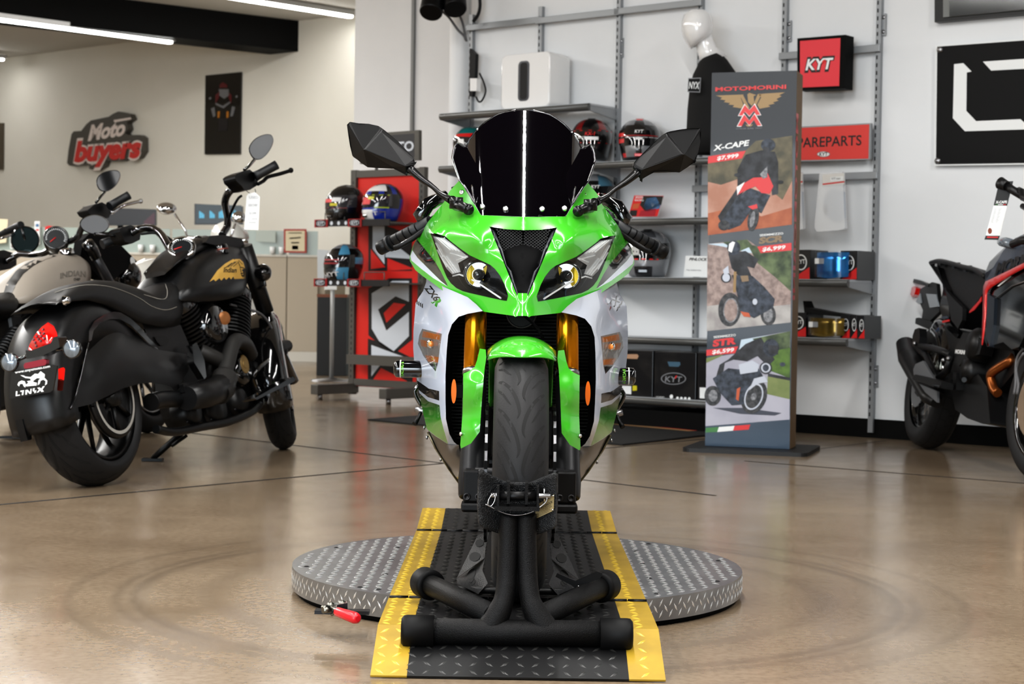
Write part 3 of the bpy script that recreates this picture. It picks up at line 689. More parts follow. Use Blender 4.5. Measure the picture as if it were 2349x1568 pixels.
# ---- belly pan
bp_=ZC([(283,985),(345,1043),(400,1080),(430,1101),(500,1102),(520,1200),(522,1300),(620,1420),(640,1520),(600,1490),(520,1370),(440,1260),(350,1120),(300,1015)],880,640,2.903)
db=tps([(880+x/2.903,640+y/2.903,d) for x,y,d in ((283,985,4.375),(430,1100,4.255),(500,1102,4.21),(522,1300,4.25),(640,1520,4.45),(520,1370,4.47),(350,1120,4.40),(400,1150,4.33),(560,1400,4.38))])
edge=mat('belly_edge_glint',(120,112,90),.12,metal=.8)  # glint of the floor on the gloss black edge, painted as metal colour
for q in (0,1):
    T=(lambda m:m) if q==0 else (lambda m:m.mirrored(X0))
    mb=MB(); sheet(mb,bp_,lambda x,y:at(x,y,db(x,y)),mat('belly_black',(20,20,22),.32,coat=.5),step=9)
    sil=[at(x,y,db(x,y)) for x,y in bp_[8:]]
    for i in range(len(sil)-1): a,b=sil[i],sil[i+1]; mb.add([a,b,b+V((.03,.4,.0)),a+V((.03,.4,0))],[(0,1,2,3)],gblack,True)
    bpn=T(mb).build('belly_pan',bike)
    mb=MB(); mb.tube([p+V((-.002,.002,-.002)) for p in sil],.003,edge,6); T(mb).build('edge_line',bpn)
    mb=MB()
    for zx,zy in ((278,990),(388,1203),(296,1056)):
        p=ZC([(zx,zy)],880,640,2.903)[0]; mb=MB(); mb.cyl(at(p[0],p[1],4.42),at(p[0]-5,p[1]-2,4.42),.005,steel,10); T(mb).build('fastener',bpn)
# ---- radiator and darkness in the mouth
mb=MB(); mb.box((X0,4.31,.585),(.36,.03,.42),matte)
for i in range(46): mb.box((X0,4.292,.40+i*.0085),(.34,.006,.0022),mat('radiator_fin',(30,31,32),.5,metal=.5))
mb.build('radiator',bike)
mb=MB(); mb.box((X0,4.37,.62),(.36,.02,.56),matte); mb.tube(smooth_path([V((X0+.02*math.cos(a)*1.8,4.2,.715+.022*math.sin(a)*1.6)) for a in [2*PI*i/12 for i in range(13)]],2),.003,mat('horn_rim',(48,48,50),.4),8); mb.cyl(V((X0,4.2,.715)),V((X0,4.23,.715)),.034,satin,24)
mb.tube(smooth_path([V((X0-.02,4.17,.73)),V((X0+.03,4.12,.69)),V((X0+.05,4.05,.66))],4),.004,matte,8); mb.build('inner_panel',bike)
stalk=mat('stalk_black',(9,9,10),.3,coat=.15,spec=.3)
# ---- mirrors
mo=ZC([(80,125),(88,108),(105,100),(200,106),(300,120),(400,142),(440,155),(478,183),(600,290),(700,395),(765,465),(782,490),(786,530),(700,650),(560,577),(430,570),(290,560),(210,505),(130,452),(108,350),(90,240)],780,260,4.6125)
apx=ZC([(256,385)],780,260,4.6125)[0]
dm=tps([(780+x/4.6125,260+y/4.6125,d) for x,y,d in ((80,125,4.26),(440,155,4.24),(785,530,4.19),(700,650,4.19),(290,560,4.25),(130,452,4.27))])
for q in (0,1):
    T=(lambda m:m) if q==0 else (lambda m:m.mirrored(X0))
    mb=MB(); n=len(mo); O=[at(x,y,dm(x,y)) for x,y in mo]; A=at(apx[0],apx[1],dm(*apx)-.042); I2=ZC([(430,190)],780,260,4.6125)[0]; B=at(I2[0],I2[1],dm(*I2)-.022); I3=ZC([(690,560)],780,260,4.6125)[0]; Cq=at(I3[0],I3[1],dm(*I3)-.02)
    top=list(range(2,7)); 
    def fan(c,idx): 
        for a,b in zip(idx,idx[1:]): mb.add([c,O[a%n],O[b%n]],[(0,1,2)],satin)
    fan(A,[1,2,3,4,5,6]); fan(A,[14,15,16,17,18,19,20,21,22]); mb.add([A,O[6],B],[(0,1,2)],satin); fan(B,[6,7,8,9,10,11]); mb.add([A,B,Cq],[(0,1,2)],satin); mb.add([B,O[11],Cq],[(0,1,2)],satin); fan(Cq,[11,12,13,14]); mb.add([A,Cq,O[14]],[(0,1,2)],satin)
    bk=[p+V((0,.03,0)) for p in O]
    for i in range(n): j=(i+1)%n; mb.add([O[i],O[j],bk[j],bk[i]],[(0,1,2,3)],satin)
    mb.poly([p+V((0,.028,0)) for p in O],mat('mirror_glass',(180,185,190),.02,metal=1))
    mi=T(mb).build('mirror',bike,bevel=.004,seg=2,weld=.0005)
    mb=MB(); st=[(745,590),(860,690),(980,775),(1060,850),(1150,905),(1190,920)]; pp=ZC(st,780,260,4.6125); mb.tube(smooth_path([at(x,y,4.19-.012*i) for i,(x,y) in enumerate(pp)],4),[.0135+(.0075-.0135)*min(1,i/8)+(.006*max(0,(i-11)/8)) for i in range(21)],stalk,12,flat=.8)
    c=ZC([(1230,950)],780,260,4.6125)[0]; C=at(c[0],c[1],4.115); mb.cyl(C+V((0,0,-.013)),C+V((0,0,.014)),.0165,stalk,20); mb.cyl(C+V((0,0,.004)),C+V((0,0,.0065)),.0172,stalk,20)
    c2=ZC([(1360,1010)],780,260,4.6125)[0]; C2=at(c2[0],c2[1],4.07); mb.tube([C+V((0,0,-.004)),C2],[.014,.011],stalk,12); mb.lathe([(.0,.006),(.006,.006),(.007,.003),(.012,.003),(.014,-.008)],C2,(0.1,-1,.1),stalk,14); T(mb).build('mirror_stalk',mi)
# ---- handlebars
grip=mat('grip_rubber',(20,22,25),.5)
for q in (0,1):
    T=(lambda m:m) if q==0 else (lambda m:m.mirrored(X0))
    a=ZC([(385,1440),(500,1390),(530,1370),(880,1190),(960,1140)],780,260,4.6125); Y=[4.36,4.345,4.34,4.29,4.28]; P=[at(x,y-4,d) for (x,y),d in zip(a,Y)]
    P[0]=at(*ZC([(418,1430)],780,260,4.6125)[0],4.36); P[1]=at(*ZC([(520,1378)],780,260,4.6125)[0],4.345); P[2]=at(*ZC([(545,1365)],780,260,4.6125)[0],4.34); P[3]=at(*ZC([(870,1200)],780,260,4.6125)[0],4.29); P[4]=at(*ZC([(960,1150)],780,260,4.6125)[0],4.28)
    mb=MB(); mb.cyl(P[4],P[4]+(P[4]-P[3])*2.2,.012,darkm); hb=T(mb).build('handlebar',bike)
    mb=MB(); mb.tube([P[0],P[0]*.97+P[1]*.03,P[1]],[.0165,.0178,.0178],satin,20); T(mb).build('bar_end',hb)
    mb=MB(); mb.cyl(P[1],P[2],.021,grip,20); mb.cyl(P[2],P[4],.0168,grip,20)
    for i in range(5):
        c=P[2]*(1-(i+.5)/5)+P[3]*((i+.5)/5); d=(P[3]-P[2]).normalized(); mb.lathe([(.0172,-.0015),(.0172,.0015)],c,d+V((0,0,.25)),matte,20)
    T(mb).build('grip',hb)
    mb=MB(); l=ZC([(575,1405),(640,1380),(760,1310),(860,1240),(940,1190)],780,260,4.6125); mb.tube(smooth_path([at(x,y+4,4.29-.008*i) for i,(x,y) in enumerate(l)],3),.0055,satin,8,flat=1.3); mb.tube([at(x,y-1,4.28-.008*i) for i,(x,y) in enumerate(l[1:])],.0016,chrome,6); T(mb).build('lever',hb)
    mb=MB(); k=ZC([(890,1010)],780,260,4.6125)[0]; C=at(k[0],k[1],4.30); mb.tube([C+V((.055,.02,.035)),C+V((.01,0,.012)),C+V((-.008,0,-.016)),C+V((.004,0,-.04))],[.014,.019,.021,.014],gblack,12); mb.tube([C+V((.07,0,.05)),C+V((.12,.02,.075))],.006,satin,8); T(mb).build('switch_cluster',hb)
# ---- bar-end style frame sliders
wtx=mat('print_white',(230,232,232),.4); gtx=mat('print_lime',(120,200,60),.4)
for q,(x0,x1,y) in enumerate(((903,960,845),(1458,1408,863))):
    a=at(x0,y,4.38); b=at(x1,y,4.38); b.z=a.z; d=(b-a).normalized(); mb=MB()
    mb.lathe([(0,-.0),(.014,0),(.0215,.006),(.0222,.012),(.0222,.09)],a,d,gblack,32); sl=mb.build('frame_slider',bike)
    mb=MB(); mb.lathe([(.0226,.0165),(.0226,.0195)],a,d,wtx,32); 
    up=UP; fy=V((0,-1,0))
    mb.text('RACING 6',a+d*.0265+UP*-.018+fy*.0,(0,0,1),-d,.008,gtx,ext=0,bold=.01,width=.036,fn=lambda p:(lambda zz:V((p.x,a.y-math.sqrt(max(1e-6,.0227**2-zz*zz)),p.z)))(p.z-a.z)) if q==0 else mb.text('RACING 6',a+d*.0265+UP*.018,(0,0,-1),d*-1*-1,.008,gtx,ext=0,bold=.01,width=.036,fn=lambda p:(lambda zz:V((p.x,a.y-math.sqrt(max(1e-6,.0227**2-zz*zz)),p.z)))(p.z-a.z)); mb.build('lettering',sl)
# foot controls peeping out either side
for q in (0,1):
    T=(lambda m:m) if q==0 else (lambda m:m.mirrored(X0))
    mb=MB(); a=at(952,938,4.75); b=at(966,941,4.75); mb.tube([b+V((.06,0,0)),b,a],[.011,.011,.008],steel,10); mb.tube([a+V((.02,0,0)),at(958,962,4.73),at(951,972,4.72)],[.005,.005,.0075],satin,10); T(mb).build('foot_peg',bike)
    mb=MB(); mb.tube(smooth_path([at(960,884,4.6),at(952,896,4.6),at(955,910,4.6),at(966,930,4.6)],4),.011,gblack,10,flat=.5); T(mb).build('engine_guard',bike)
# ---- the rest of the machine behind the nose
def ell(c,a,b,n=20,p=2.4,ax=(V((1,0,0)),V((0,0,1)))):
    out=[]
    for i in range(n):
        t=2*PI*i/n; ct,st_=math.cos(t),math.sin(t); out.append(V(c)+ax[0]*(a*abs(ct)**(2/p)*(1 if ct>0 else -1))+ax[1]*(b*abs(st_)**(2/p)*(1 if st_>0 else -1)))
    return out
mb=MB(); mb.loft([ell((X0,4.36,.80),.07,.05),ell((X0,4.42,.83),.13,.085),ell((X0,4.55,.84),.15,.095),ell((X0,4.72,.81),.12,.085),ell((X0,4.82,.78),.07,.05)],green); mb.build('fuel_tank',bike)
mb=MB(); mb.loft([ell((X0,4.78,.75),.08,.03),ell((X0,4.9,.735),.12,.035),ell((X0,5.05,.75),.11,.04),ell((X0,5.15,.78),.07,.03)],matte); mb.build('seat',bike)
mb=MB(); mb.loft([ell((X0,5.08,.76),.09,.06),ell((X0,5.25,.80),.085,.055),ell((X0,5.45,.86),.05,.04),ell((X0,5.55,.89),.025,.02)],green); mb.build('tail_cowl',bike)
RC=V((X0,5.235,.388)); P2=[(l*1.5,r*1.07) for l,r in TYP]; mb=MB(); tyre(mb,RC,AXV,FW,P2,rubber,groove,[],n=64); mb.build('rear_tyre',bike)
mb=MB(); rim(mb,RC,AXV,FW,UP,.225,.07,satin,6); mb.build('rear_rim',bike)
mb=MB(); mb.box((X0,4.62,.46),(.34,.5,.34),darkm); mb.build('engine',bike,bevel=.04)
mb=MB()
for sx in (-1,1): mb.tube([V((X0+sx*.11,4.8,.46)),V((X0+sx*.12,5.0,.44)),V((X0+sx*.115,5.24,.388))],[.035,.03,.025],satin,10)
mb.build('swingarm',bike)
mb=MB(); mb.tube([V((X0+.12,4.75,.36)),V((X0+.17,4.95,.38)),V((X0+.19,5.1,.42)),V((X0+.20,5.4,.5))],[.03,.035,.055,.05],darkm,16); mb.build('exhaust',bike)
# ================================================================ turntable, ramp and wheel chock
alum=mat('aluminium_tread',(158,160,163),.28,metal=.85,var=((132,134,138),9)); alul=mat('aluminium_lug_highlight',(236,238,240),.22,metal=.8)  # lugs paler than the plate: their highlights are put into the colour
yelp=mat('safety_yellow_paint',(164,134,36),.5,var=((148,120,30),14)); yell=mat('yellow_lug_highlight',(198,168,62),.35); blkp=mat('ramp_black_paint',(17,17,18),.5,spec=.3); blkl=mat('black_lug_highlight',(36,36,35),.4)  # lighter lug copies of yellow and black paint in highlights on the relief
def lugs(mb,O,U,W,N_,inside_f,mats_f,pitch=.031,L=.026,w=.0075,h=.0024):
    """raised diamond lugs on the plane O+U*u+W*v"""
    us=[p for p in inside_f[1]]; u0,u1,v0,v1=us; iu=int((u1-u0)/pitch)+1; iv=int((v1-v0)/pitch)+1
    for i in range(iu+1):
        for j in range(iv+1):
            u=u0+i*pitch; v=v0+j*pitch
            if not inside_f[0](u,v): continue
            s=1 if (i+j)%2 else -1; d=(U+W*s).normalized(); e=(U*-s+W).normalized() if s>0 else (U+W).normalized(); e=N_.cross(d)
            c=O+U*u+W*v; q=d*(L/2)
            mb.add([c-q,c-e*(w/2),c+q,c+e*(w/2),c+N_*h-q*.35,c+N_*h+q*.35],[(0,1,4),(1,5,4),(1,2,5),(2,3,5),(3,4,5),(3,0,4)],mats_f(u,v),True)
DZ=.068; DR=.575
tt=thing('display_turntable','round silver tread plate turntable under the ramp','turntable',(TC.x,TC.y,0))
mb=MB(); mb.lathe([(0,DZ),(DR,DZ)],TC,UP,alum,96,smooth=False)
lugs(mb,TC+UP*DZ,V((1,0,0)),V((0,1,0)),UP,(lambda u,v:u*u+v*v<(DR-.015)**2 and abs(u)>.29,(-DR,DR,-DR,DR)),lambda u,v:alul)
top=mb.build('tread_plate_top',tt)
mb=MB(); mb.lathe([(DR,.014),(DR,DZ)],TC,UP,alum,128)
for i in range(118):
    for sgn,da,z in ((1,0,.029),(1,0,.055),(-1,.5,.042)):
        a2=(i+da)*2*PI/118; n_=V((math.cos(a2),math.sin(a2),0)); t_=V((-n_.y,n_.x,0)); c=TC+n_*DR+UP*z; d=(t_*sgn*.6+UP).normalized(); e=n_.cross(d); q=d*.0115
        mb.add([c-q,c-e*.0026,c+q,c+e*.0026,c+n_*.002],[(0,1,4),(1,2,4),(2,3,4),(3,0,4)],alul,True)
mb.build('tread_plate_rim',tt)
mb=MB(); mb.lathe([(0,.0),(DR-.012,0),(DR-.012,.0145),(0,.0145)],TC,UP,matte,64); mb.build('base',tt)
for k in range(10):
    a=2*PI*(k+.3)/10; mb=MB()
    if abs(math.cos(a)*.54)>.31: mb.lathe([(0,.002),(.004,.002),(.008,0)],TC+V((math.cos(a)*.54,math.sin(a)*.54,DZ)),UP,darkm,10); mb.build('screw_head',tt)
for v in (-.42,-.2,.03,.25): 
    for sx in (-1,1): mb=MB(); mb.lathe([(0,.002),(.004,.002),(.008,0)],TC+V((sx*.325,v,DZ)),UP,darkm,10); mb.build('screw_head',tt)
rp=thing('motorcycle_ramp','long black ramp with yellow edges laid across the silver turntable','ramp',(X0,4.3,0))
HW=.291; YW=.072
def plate(name,a,b,ha,hb,wa=HW,wb=HW,th=.004):
    """ramp leaf from (y,z)=a to b"""
    A=V((X0,a[0],a[1])); B=V((X0,b[0],b[1])); Wd=(B-A); Ln=Wd.length; Wd.normalize(); U=V((1,0,0)); Nn=U.cross(Wd)
    mb=MB()
    def seg(x0a,x1a,x0b,x1b,m):
        q=[A+U*x0a,A+U*x1a,B+U*x1b,B+U*x0b]; mb.prism([p-Nn*th for p in q],Nn*th,m)
    f=wb/wa
    seg(-wa,-wa+YW,-wb,-wb+YW,yelp); seg(wa-YW,wa,wb-YW,wb,yelp); seg(-wa+YW,wa-YW,-wb+YW,wb-YW,blkp)
    hwf=lambda v:wa+(wb-wa)*v/Ln
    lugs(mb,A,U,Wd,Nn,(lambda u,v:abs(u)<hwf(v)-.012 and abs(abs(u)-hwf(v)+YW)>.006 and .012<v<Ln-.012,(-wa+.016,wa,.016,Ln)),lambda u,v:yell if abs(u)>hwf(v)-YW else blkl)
    return mb.build(name,rp)
ZD=.073
plate('tread_plate_slope',(3.372,.006),(3.555,ZD-.002),0,0,wa=HW,wb=HW)
plate('tread_plate_front',(3.555,ZD-.002),(3.862,ZD),0,0)
plate('tread_plate_deck',(3.872,ZD),(4.975,ZD),0,0)
plate('tread_plate_back',(4.985,ZD),(5.40,ZD+.014),0,0,wb=.295)
plate('tread_plate_tail',(5.40,ZD+.014),(5.75,.006),0,0,wa=.295,wb=.295)
for y in (3.867,4.98):
    mb=MB()
    for i in range(13):
        x=-HW+.0015+i*.0448; mb.cyl(V((X0+x,y,ZD)),V((X0+x+.0425,y,ZD)),.005,satin,10)
    mb.build('hinge',rp)
# ---- wheel chock stand
powder=mat('black_powder_coat',(8,8,9),.52,spec=.22,bump=(500,.9,.0012)); capm=mat('rubber_cap',(10,10,11),.55,spec=.2); plat=mat('black_powder_plate',(20,21,23),.42,bump=(420,1.0,.003))
ck=thing('wheel_chock','black steel wheel chock stand holding the front tyre','wheel chock',(X0,3.5,.06))
def ckp(x,y,Y): return at(x,y,Y)
FY=3.49; fz=at(1187,1450,FY).z; xl=at(921,1452,FY).x; xr=at(1451,1456,FY).x
mb=MB(); mb.cyl(V((xl+.01,FY,fz)),V((xr-.01,FY,fz)),.0265,powder,28); mb.build('base_tube',ck)
for sx,x in ((1,xl),(-1,xr)):
    mb=MB(); mb.lathe([(0,0),(.026,0),(.0315,.005),(.0325,.012),(.0325,.066),(.0265,.066)],V((x,FY,fz)),(sx,0,0),capm,32); mb.build('rubber_cap',ck)
for (p0,p1,e0,e1) in (((1118,1405),(985,1340),3.53,3.80),((1252,1408),(1380,1346),3.53,3.80)):
    a=at(*p0,e0); b=at(*p1,e1); d=(b-a).normalized(); mb=MB(); mb.tube([a-d*.03,b],.0235,powder,24); mb.build('rear_leg',ck)
    mb=MB(); mb.lathe([(.0235,-.008),(.033,-.008),(.034,0),(.034,.035),(.03,.042),(0,.042)],b-d*.004,d,capm,32); mb.build('rubber_cap',ck)
for sx,xs in ((-1,(1168,1166,1163,1160,1150,1122)),(1,(1208,1208,1210,1213,1222,1252))):
    ys=(1178,1240,1310,1352,1392,1447); Y=(3.535,3.53,3.52,3.51,3.50,3.495)
    P=smooth_path([at(x,y,e) for x,y,e in zip(xs,ys,Y)],5); mb=MB(); mb.tube(P,[.0205]*(len(P)-8)+[.0205+.0012*i for i in range(8)],powder,20); mb.build('upright_tube',ck)
# V plate
vp=ZC([(482,240),(500,222),(820,385),(900,400),(1180,405),(1500,268),(1552,290),(1548,700),(1530,1000),(1490,1045),(1250,1130),(760,1110),(560,1040),(480,970),(466,700)],1020,1040,6.03)
dv=tps([(1020+x/6.03,1040+y/6.03,d) for x,y,d in ((482,240,3.515),(466,700,3.52),(560,1040,3.53),(740,500,3.552),(740,1100,3.55),(1000,500,3.555),(1250,500,3.552),(1250,1100,3.55),(1552,290,3.515),(1530,1000,3.525))])
mb=MB(); sheet(mb,vp,lambda x,y:at(x,y,dv(x,y)),plat,step=9); vpl=mb.build('wheel_plate',ck,solid=.005)
K=ZC([(740,470),(730,760),(1265,760),(1290,480),(885,400),(885,650),(1135,410),(1135,650),(730,580),(1280,580),(640,575),(1470,595)],1020,1040,6.03)
YB=3.52; mb=MB()
for i in (0,3): a=at(*K[i],YB); mb.box(a+V((0,.012,-.02)),(.005,.05,.05),powder)
a=at(*ZC([(1000,745)],1020,1040,6.03)[0],YB); mb.box(a,(.092,.05,.008),powder)
for i in (4,6): a=at(*K[i],YB); mb.box(a+V((0,.012,-.02)),(.006,.05,.045),powder)
mb.build('clevis_bracket',ck)
a=at(*K[8],YB); b=at(*K[9],YB); b.z=a.z; mb=MB(); mb.cyl(a,b,.0095,satin,20); mb.build('pivot_sleeve',ck)
a2=at(*K[10],YB); b2=at(*K[11],YB); b2.z=a2.z; mb=MB(); mb.tube([a2,a,b,b2-V((.004,0,0)),b2],[.0058,.0058,.0058,.0058,.004],steel,16)
mb.tube([b2+V((-.014,0,.016)),b2+V((-.014,0,-.016))],.0018,chrome,8); pin=mb.build('locking_pin',ck)
mb=MB(); r0=at(*ZC([(650,645)],1020,1040,6.03)[0],YB-.01); mb.tube([r0+V((.008*math.cos(t)*.8+.004*math.sin(t),0,.013*math.sin(t))) for t in [2*PI*i/16 for i in range(17)]],.0012,chrome,6,caps=False); mb.build('split_ring',pin)
cb=ZC([(565,700),(620,725),(760,795),(880,838),(1000,850),(1130,832),(1250,785),(1370,700),(1410,650),(1415,610)],1020,1040,6.03); mb=MB(); mb.tube(smooth_path([at(x,y,YB-.014) for x,y in cb],4),.0014,steel,6); mb.build('lanyard_cable',pin)
# maker's plate
brass=mat('brass_plate',(168,152,112),.4,metal=.3); ink=mat('ink_black',(20,18,15),.6)
lp=ZC([(1255,720),(1515,560),(1508,785),(1255,903)],1020,1040,6.03); mb=MB(); Q=[at(x,y,dv(x,y)-.007) for x,y in lp]; mb.poly(Q,brass)
def lpm(u,v): return Q[0]*(1-u)*(1-v)+Q[1]*u*(1-v)+Q[2]*u*v+Q[3]*(1-u)*v
def lptext(t,u0,u1,v,h,bold=0):
    mb.text(t,(u0,-v,0),(1,0,0),(0,1,0),h,ink,ext=0,bold=bold,width=u1-u0,fn=lambda p:lpm(p.x,-p.y)+V((0,-.0008,0)))
lptext('WHEEL',.12,.45,.3,.10); lptext('SPORT CHOCK',.1,.93,.48,.16,.02); lptext('BY BAXLEY COMPANIES',.15,.85,.60,.07); lptext('Toll Free 800 000',.1,.9,.71,.07); lptext('Patents pending',.15,.8,.81,.07); lptext('www.baxleycompanies.com',.08,.92,.92,.08)
pl=mb.build('name_plate',ck)
for u,v in ((.95,.07),(.95,.93)): mb=MB(); mb.ball(lpm(u,v)+V((0,-.001,0)),.0022,chrome,8); mb.build('rivet',pl)
# pivoting cradle that the tyre rolls into: two pierced wings
hole=mat('void_black',(4,4,4),.8)
for q in (0,1):
    T=(lambda m:m) if q==0 else (lambda m:m.mirrored(X0))
    w1=ZC([(905,30),(1000,0),(965,160),(915,235),(690,410),(740,290)],860,1220,3.67); w1=ZC([(868,20),(960,0),(930,140),(925,215),(690,385),(735,290)],860,1220,3.67)
    w2=ZC([(925,222),(905,320),(950,430),(870,520),(690,430),(688,390)],860,1220,3.67)
    e1=tps([(860+x/3.67,1220+y/3.67,d) for x,y,d in ((868,20,4.12),(960,0,4.12),(925,215,3.93),(690,385,3.93),(735,290,3.98))]); e2=tps([(860+x/3.67,1220+y/3.67,d) for x,y,d in ((925,222,3.93),(688,390,3.93),(950,430,3.80),(870,520,3.76),(690,430,3.80))])
    mb=MB(); sheet(mb,w1,lambda x,y:at(x,y,e1(x,y)),plat,step=8); sheet(mb,w2,lambda x,y:at(x,y,e2(x,y)),plat,step=8)
    for cx,cy,a,b,e,rot in ((880,90,36,30,e1,-.3),(840,205,46,38,e1,-.3),(812,350,30,50,e2,.5),(815,395,16,32,e2,.55),(833,418,10,22,e2,.55)):
        pts=[]
        for i in range(18):
            t=2*PI*i/18; X,Y_=a*math.cos(t),b*math.sin(t); pts.append(ZC([(cx+X*math.cos(rot)-Y_*math.sin(rot),cy+X*math.sin(rot)+Y_*math.cos(rot))],860,1220,3.67)[0])
        mb.poly([at(x,y,e(x,y)-.0035) for x,y in pts],hole)
    T(mb).build('cradle_wing',ck)
mb=MB(); a=at(1037,1352,3.80); b=at(1345,1356,3.80); b.z=a.z; mb.cyl(a,b,.008,satin,14); mb.lathe([(0,.0),(.008,.0),(.012,.004),(.012,.012)],a-V((.012,0,0)),(1,0,0),chrome,14); mb.build('cradle_axle',ck)
mb=MB(); br=ZC([(1520,375),(1535,345),(1690,410),(1870,330),(1915,345),(1900,385),(1730,455),(1795,500),(1790,560),(1660,450)],860,1220,3.67); mb.prism([at(x,y,3.73) for x,y in br],V((0,.006,0)),satin); c=at(*ZC([(1715,470)],860,1220,3.67)[0],3.727); mb.lathe([(0,.005),(.004,.005),(.006,0)],c,(0,-1,0),chrome,12); mb.build('lock_link',ck)
# ---- toggle clamp with the red grip
tc_=thing('toggle_clamp','steel toggle clamp with red rubber grip beside the turntable rim','clamp',flr(790,1410))
redr=mat('red_vinyl_grip',(206,28,40),.35,coat=.3); zinc=mat('zinc_steel',(128,126,118),.3,metal=1)
def T6(x,y): return ZC([(x,y)],640,1200,6.534)[0]
yy=3.74
mb=MB(); a=at(*T6(865,1320),yy); b=at(*T6(1185,1430),yy-.06); d=(b-a).normalized(); mb.tube([a,a+d*.004,b-d*.012,b-d*.003,b],[.0085,.0105,.0128,.0105,.006],redr,20); mb.build('red_grip',tc_)
mb=MB()
for o in ((780,1250,870,1310),(790,1365,860,1330)): mb.tube([at(*T6(o[0],o[1]),yy+.012),at(*T6(o[2],o[3]),yy)],.0035,zinc,8)
p=at(*T6(655,1300),yy+.01); mb.cyl(p,p+V((.016,.01,0)),.0075,zinc,16); mb.build('handle_bars',tc_)
mb=MB(); mb.prism([at(*T6(x,y),yy+.025) for x,y in ((660,1250),(740,1205),(880,1185),(1020,1160),(1030,1190),(880,1220),(760,1260),(700,1280))],V((0,.012,0)),zinc); mb.prism([at(*T6(x,y),yy+.03) for x,y in ((870,1215),(1025,1185),(1025,1300),(870,1270))],V((0,.006,0)),darkm)
for c in ((680,1250),(770,1205),(940,1180)): P=at(*T6(*c),yy+.02); mb.lathe([(0,.004),(.006,.003),(.008,0)],P,(0,-.2,1),zinc,12)
mb.box(at(*T6(950,1320),yy+.05)-UP*.0,(.12,.03,.008),darkm); mb.build('linkage',tc_)
# ================================================================ shelf wall
grey=mat('shelf_grey_metal',(150,153,156),.38,metal=.35); greyd=mat('shelf_lip_grey',(92,92,90),.38,metal=.3); slot=mat('slot_dark',(20,20,22),.7); lightg=mat('shelf_top_grey',(176,180,184),.45)
UPX=[(1077,400),(1240,100),(1411,600),(1599,500),(1796,300),(2012,300)]
US=[wl(x,y,.02)[0] for x,y in UPX]
ZT=wl(1078,33,.04)[1]
for i,s in enumerate(US):
    mb=MB(); z1=ZT+(0 if i<2 else .25)
    mb.box(wp(s,.015,(z1+.03)/2),(.03,.03,z1-.03),grey,ax=(WU,WN,UP))
    z=.12
    while z<z1-.05:
        mb.poly([wp(s-.009,.0306,z),wp(s-.001,.0306,z),wp(s-.001,.0306,z+.022),wp(s-.009,.0306,z+.022)],slot); z+=.043
    mb.build('slotted_upright',None,label=['grey slotted wall upright beside the white column','grey slotted upright behind the white speaker box','grey slotted upright between the two shelf bays','grey slotted upright behind the mannequin head','grey slotted upright left of the red square lightbox','rightmost grey slotted upright, right of the spare parts sign'][i],cat='upright',group='slotted shelving uprights')
def rail(i,j,px,py,label,h=.04):
    z=wl(px,py,.06)[1]; mb=MB(); a=US[i]-.02; b=US[j]+.02; mb.box(wp((a+b)/2,.042,z),(b-a,.022,h),grey,ax=(WU,WN,UP)); mb.build('cross_rail',None,bevel=.003,label=label,cat='rail',group='shelving cross rails')
rail(0,1,1100,60,'flat grey rail above the white speaker box, left length'); rail(1,2,1330,36,'flat grey rail above the white speaker box, right length'); rail(2,3,1500,16,'flat grey rail left of the mannequin head, near the top edge')
rail(4,5,1980,112,'flat grey rail carrying the red square lightbox'); rail(4,5,1985,402,'grey hook rail carrying the clear plastic visor bags'); rail(3,4,1600,432,'grey rail half hidden by the tall display, below the mannequin')
for (x,y,l) in ((1427,110,'on the middle upright'),(1812,72,'left of the red lightbox'),(2029,57,'near the office window'),(2010,862,'low near the adventure bike')):
    mb=MB(); s,z=wl(x,y,.0); mb.box(wp(s,.008,z),(.03,.012,.12),grey,ax=(WU,WN,UP))
    for dz in (-.04,.04): mb.lathe([(0,.004),(.008,.004),(.011,0)],wp(s,.014,z+dz),WN,steel,12)
    mb.build('wall_bracket',None,label='small grey screwed wall bracket '+l,cat='bracket',group='wall brackets')
SD=.335
def shelf(s0,s1,px,py,label,k=SD,lip=.042):
    z=wl(px,py,k)[1]; t=thing('wall_shelf',label,'shelf',wp((s0+s1)/2,.05,z-.03),group='grey metal wall shelves')
    mb=MB(); mb.box(wp((s0+s1)/2,k/2+.02,z+lip/2-.006),(s1-s0,k-.06,.012),lightg,ax=(WU,WN,UP)); mb.build('board',t)
    mb=MB(); P=[(k-.03,lip/2),(k-.006,lip/2-.003),(k,lip/2-.012),(k+.001,0),(k-.003,-lip/2+.01),(k-.012,-lip/2),(k-.03,-lip/2)]
    mb.loft([[wp(s0,a,z+b) for a,b in P],[wp(s1,a,z+b) for a,b in P]],greyd); mb.build('front_lip',t)
    for s in (s0+.006,s1-.006):
        mb=MB(); mb.prism([wp(s-.003,.03,z+lip/2-.004),wp(s-.003,k-.012,z+lip/2-.004),wp(s-.003,k-.012,z-lip/2),wp(s-.003,.03,z-lip/2-.035)],WU*.006,grey); mb.build('bracket',t)
    return z+lip/2
Z1=shelf(US[0],US[2],1200,254,'topmost grey shelf holding the white speaker box')
Z2a=shelf(US[0],US[2]-.004,1005,388,'grey shelf behind the windscreen holding striped helmets'); Z2=shelf(US[2]+.004,US[4]-.004,1440,376,'grey shelf holding the helmet with grey chin, under the mannequin')
Z3=shelf(US[2]+.004,US[4]-.004,1500,508,'grey shelf holding the red magazine'); Z4=shelf(US[2]+.004,US[4]-.004,1500,644,'grey shelf holding the plain grey helmet'); Z5=shelf(US[2]+.004,US[4]-.004,1500,782,'empty grey shelf just above the black cartons'); Z6=shelf(US[2]+.004,US[4]-.004,1500,921,'lowest grey shelf carrying the black cartons',k=.42)
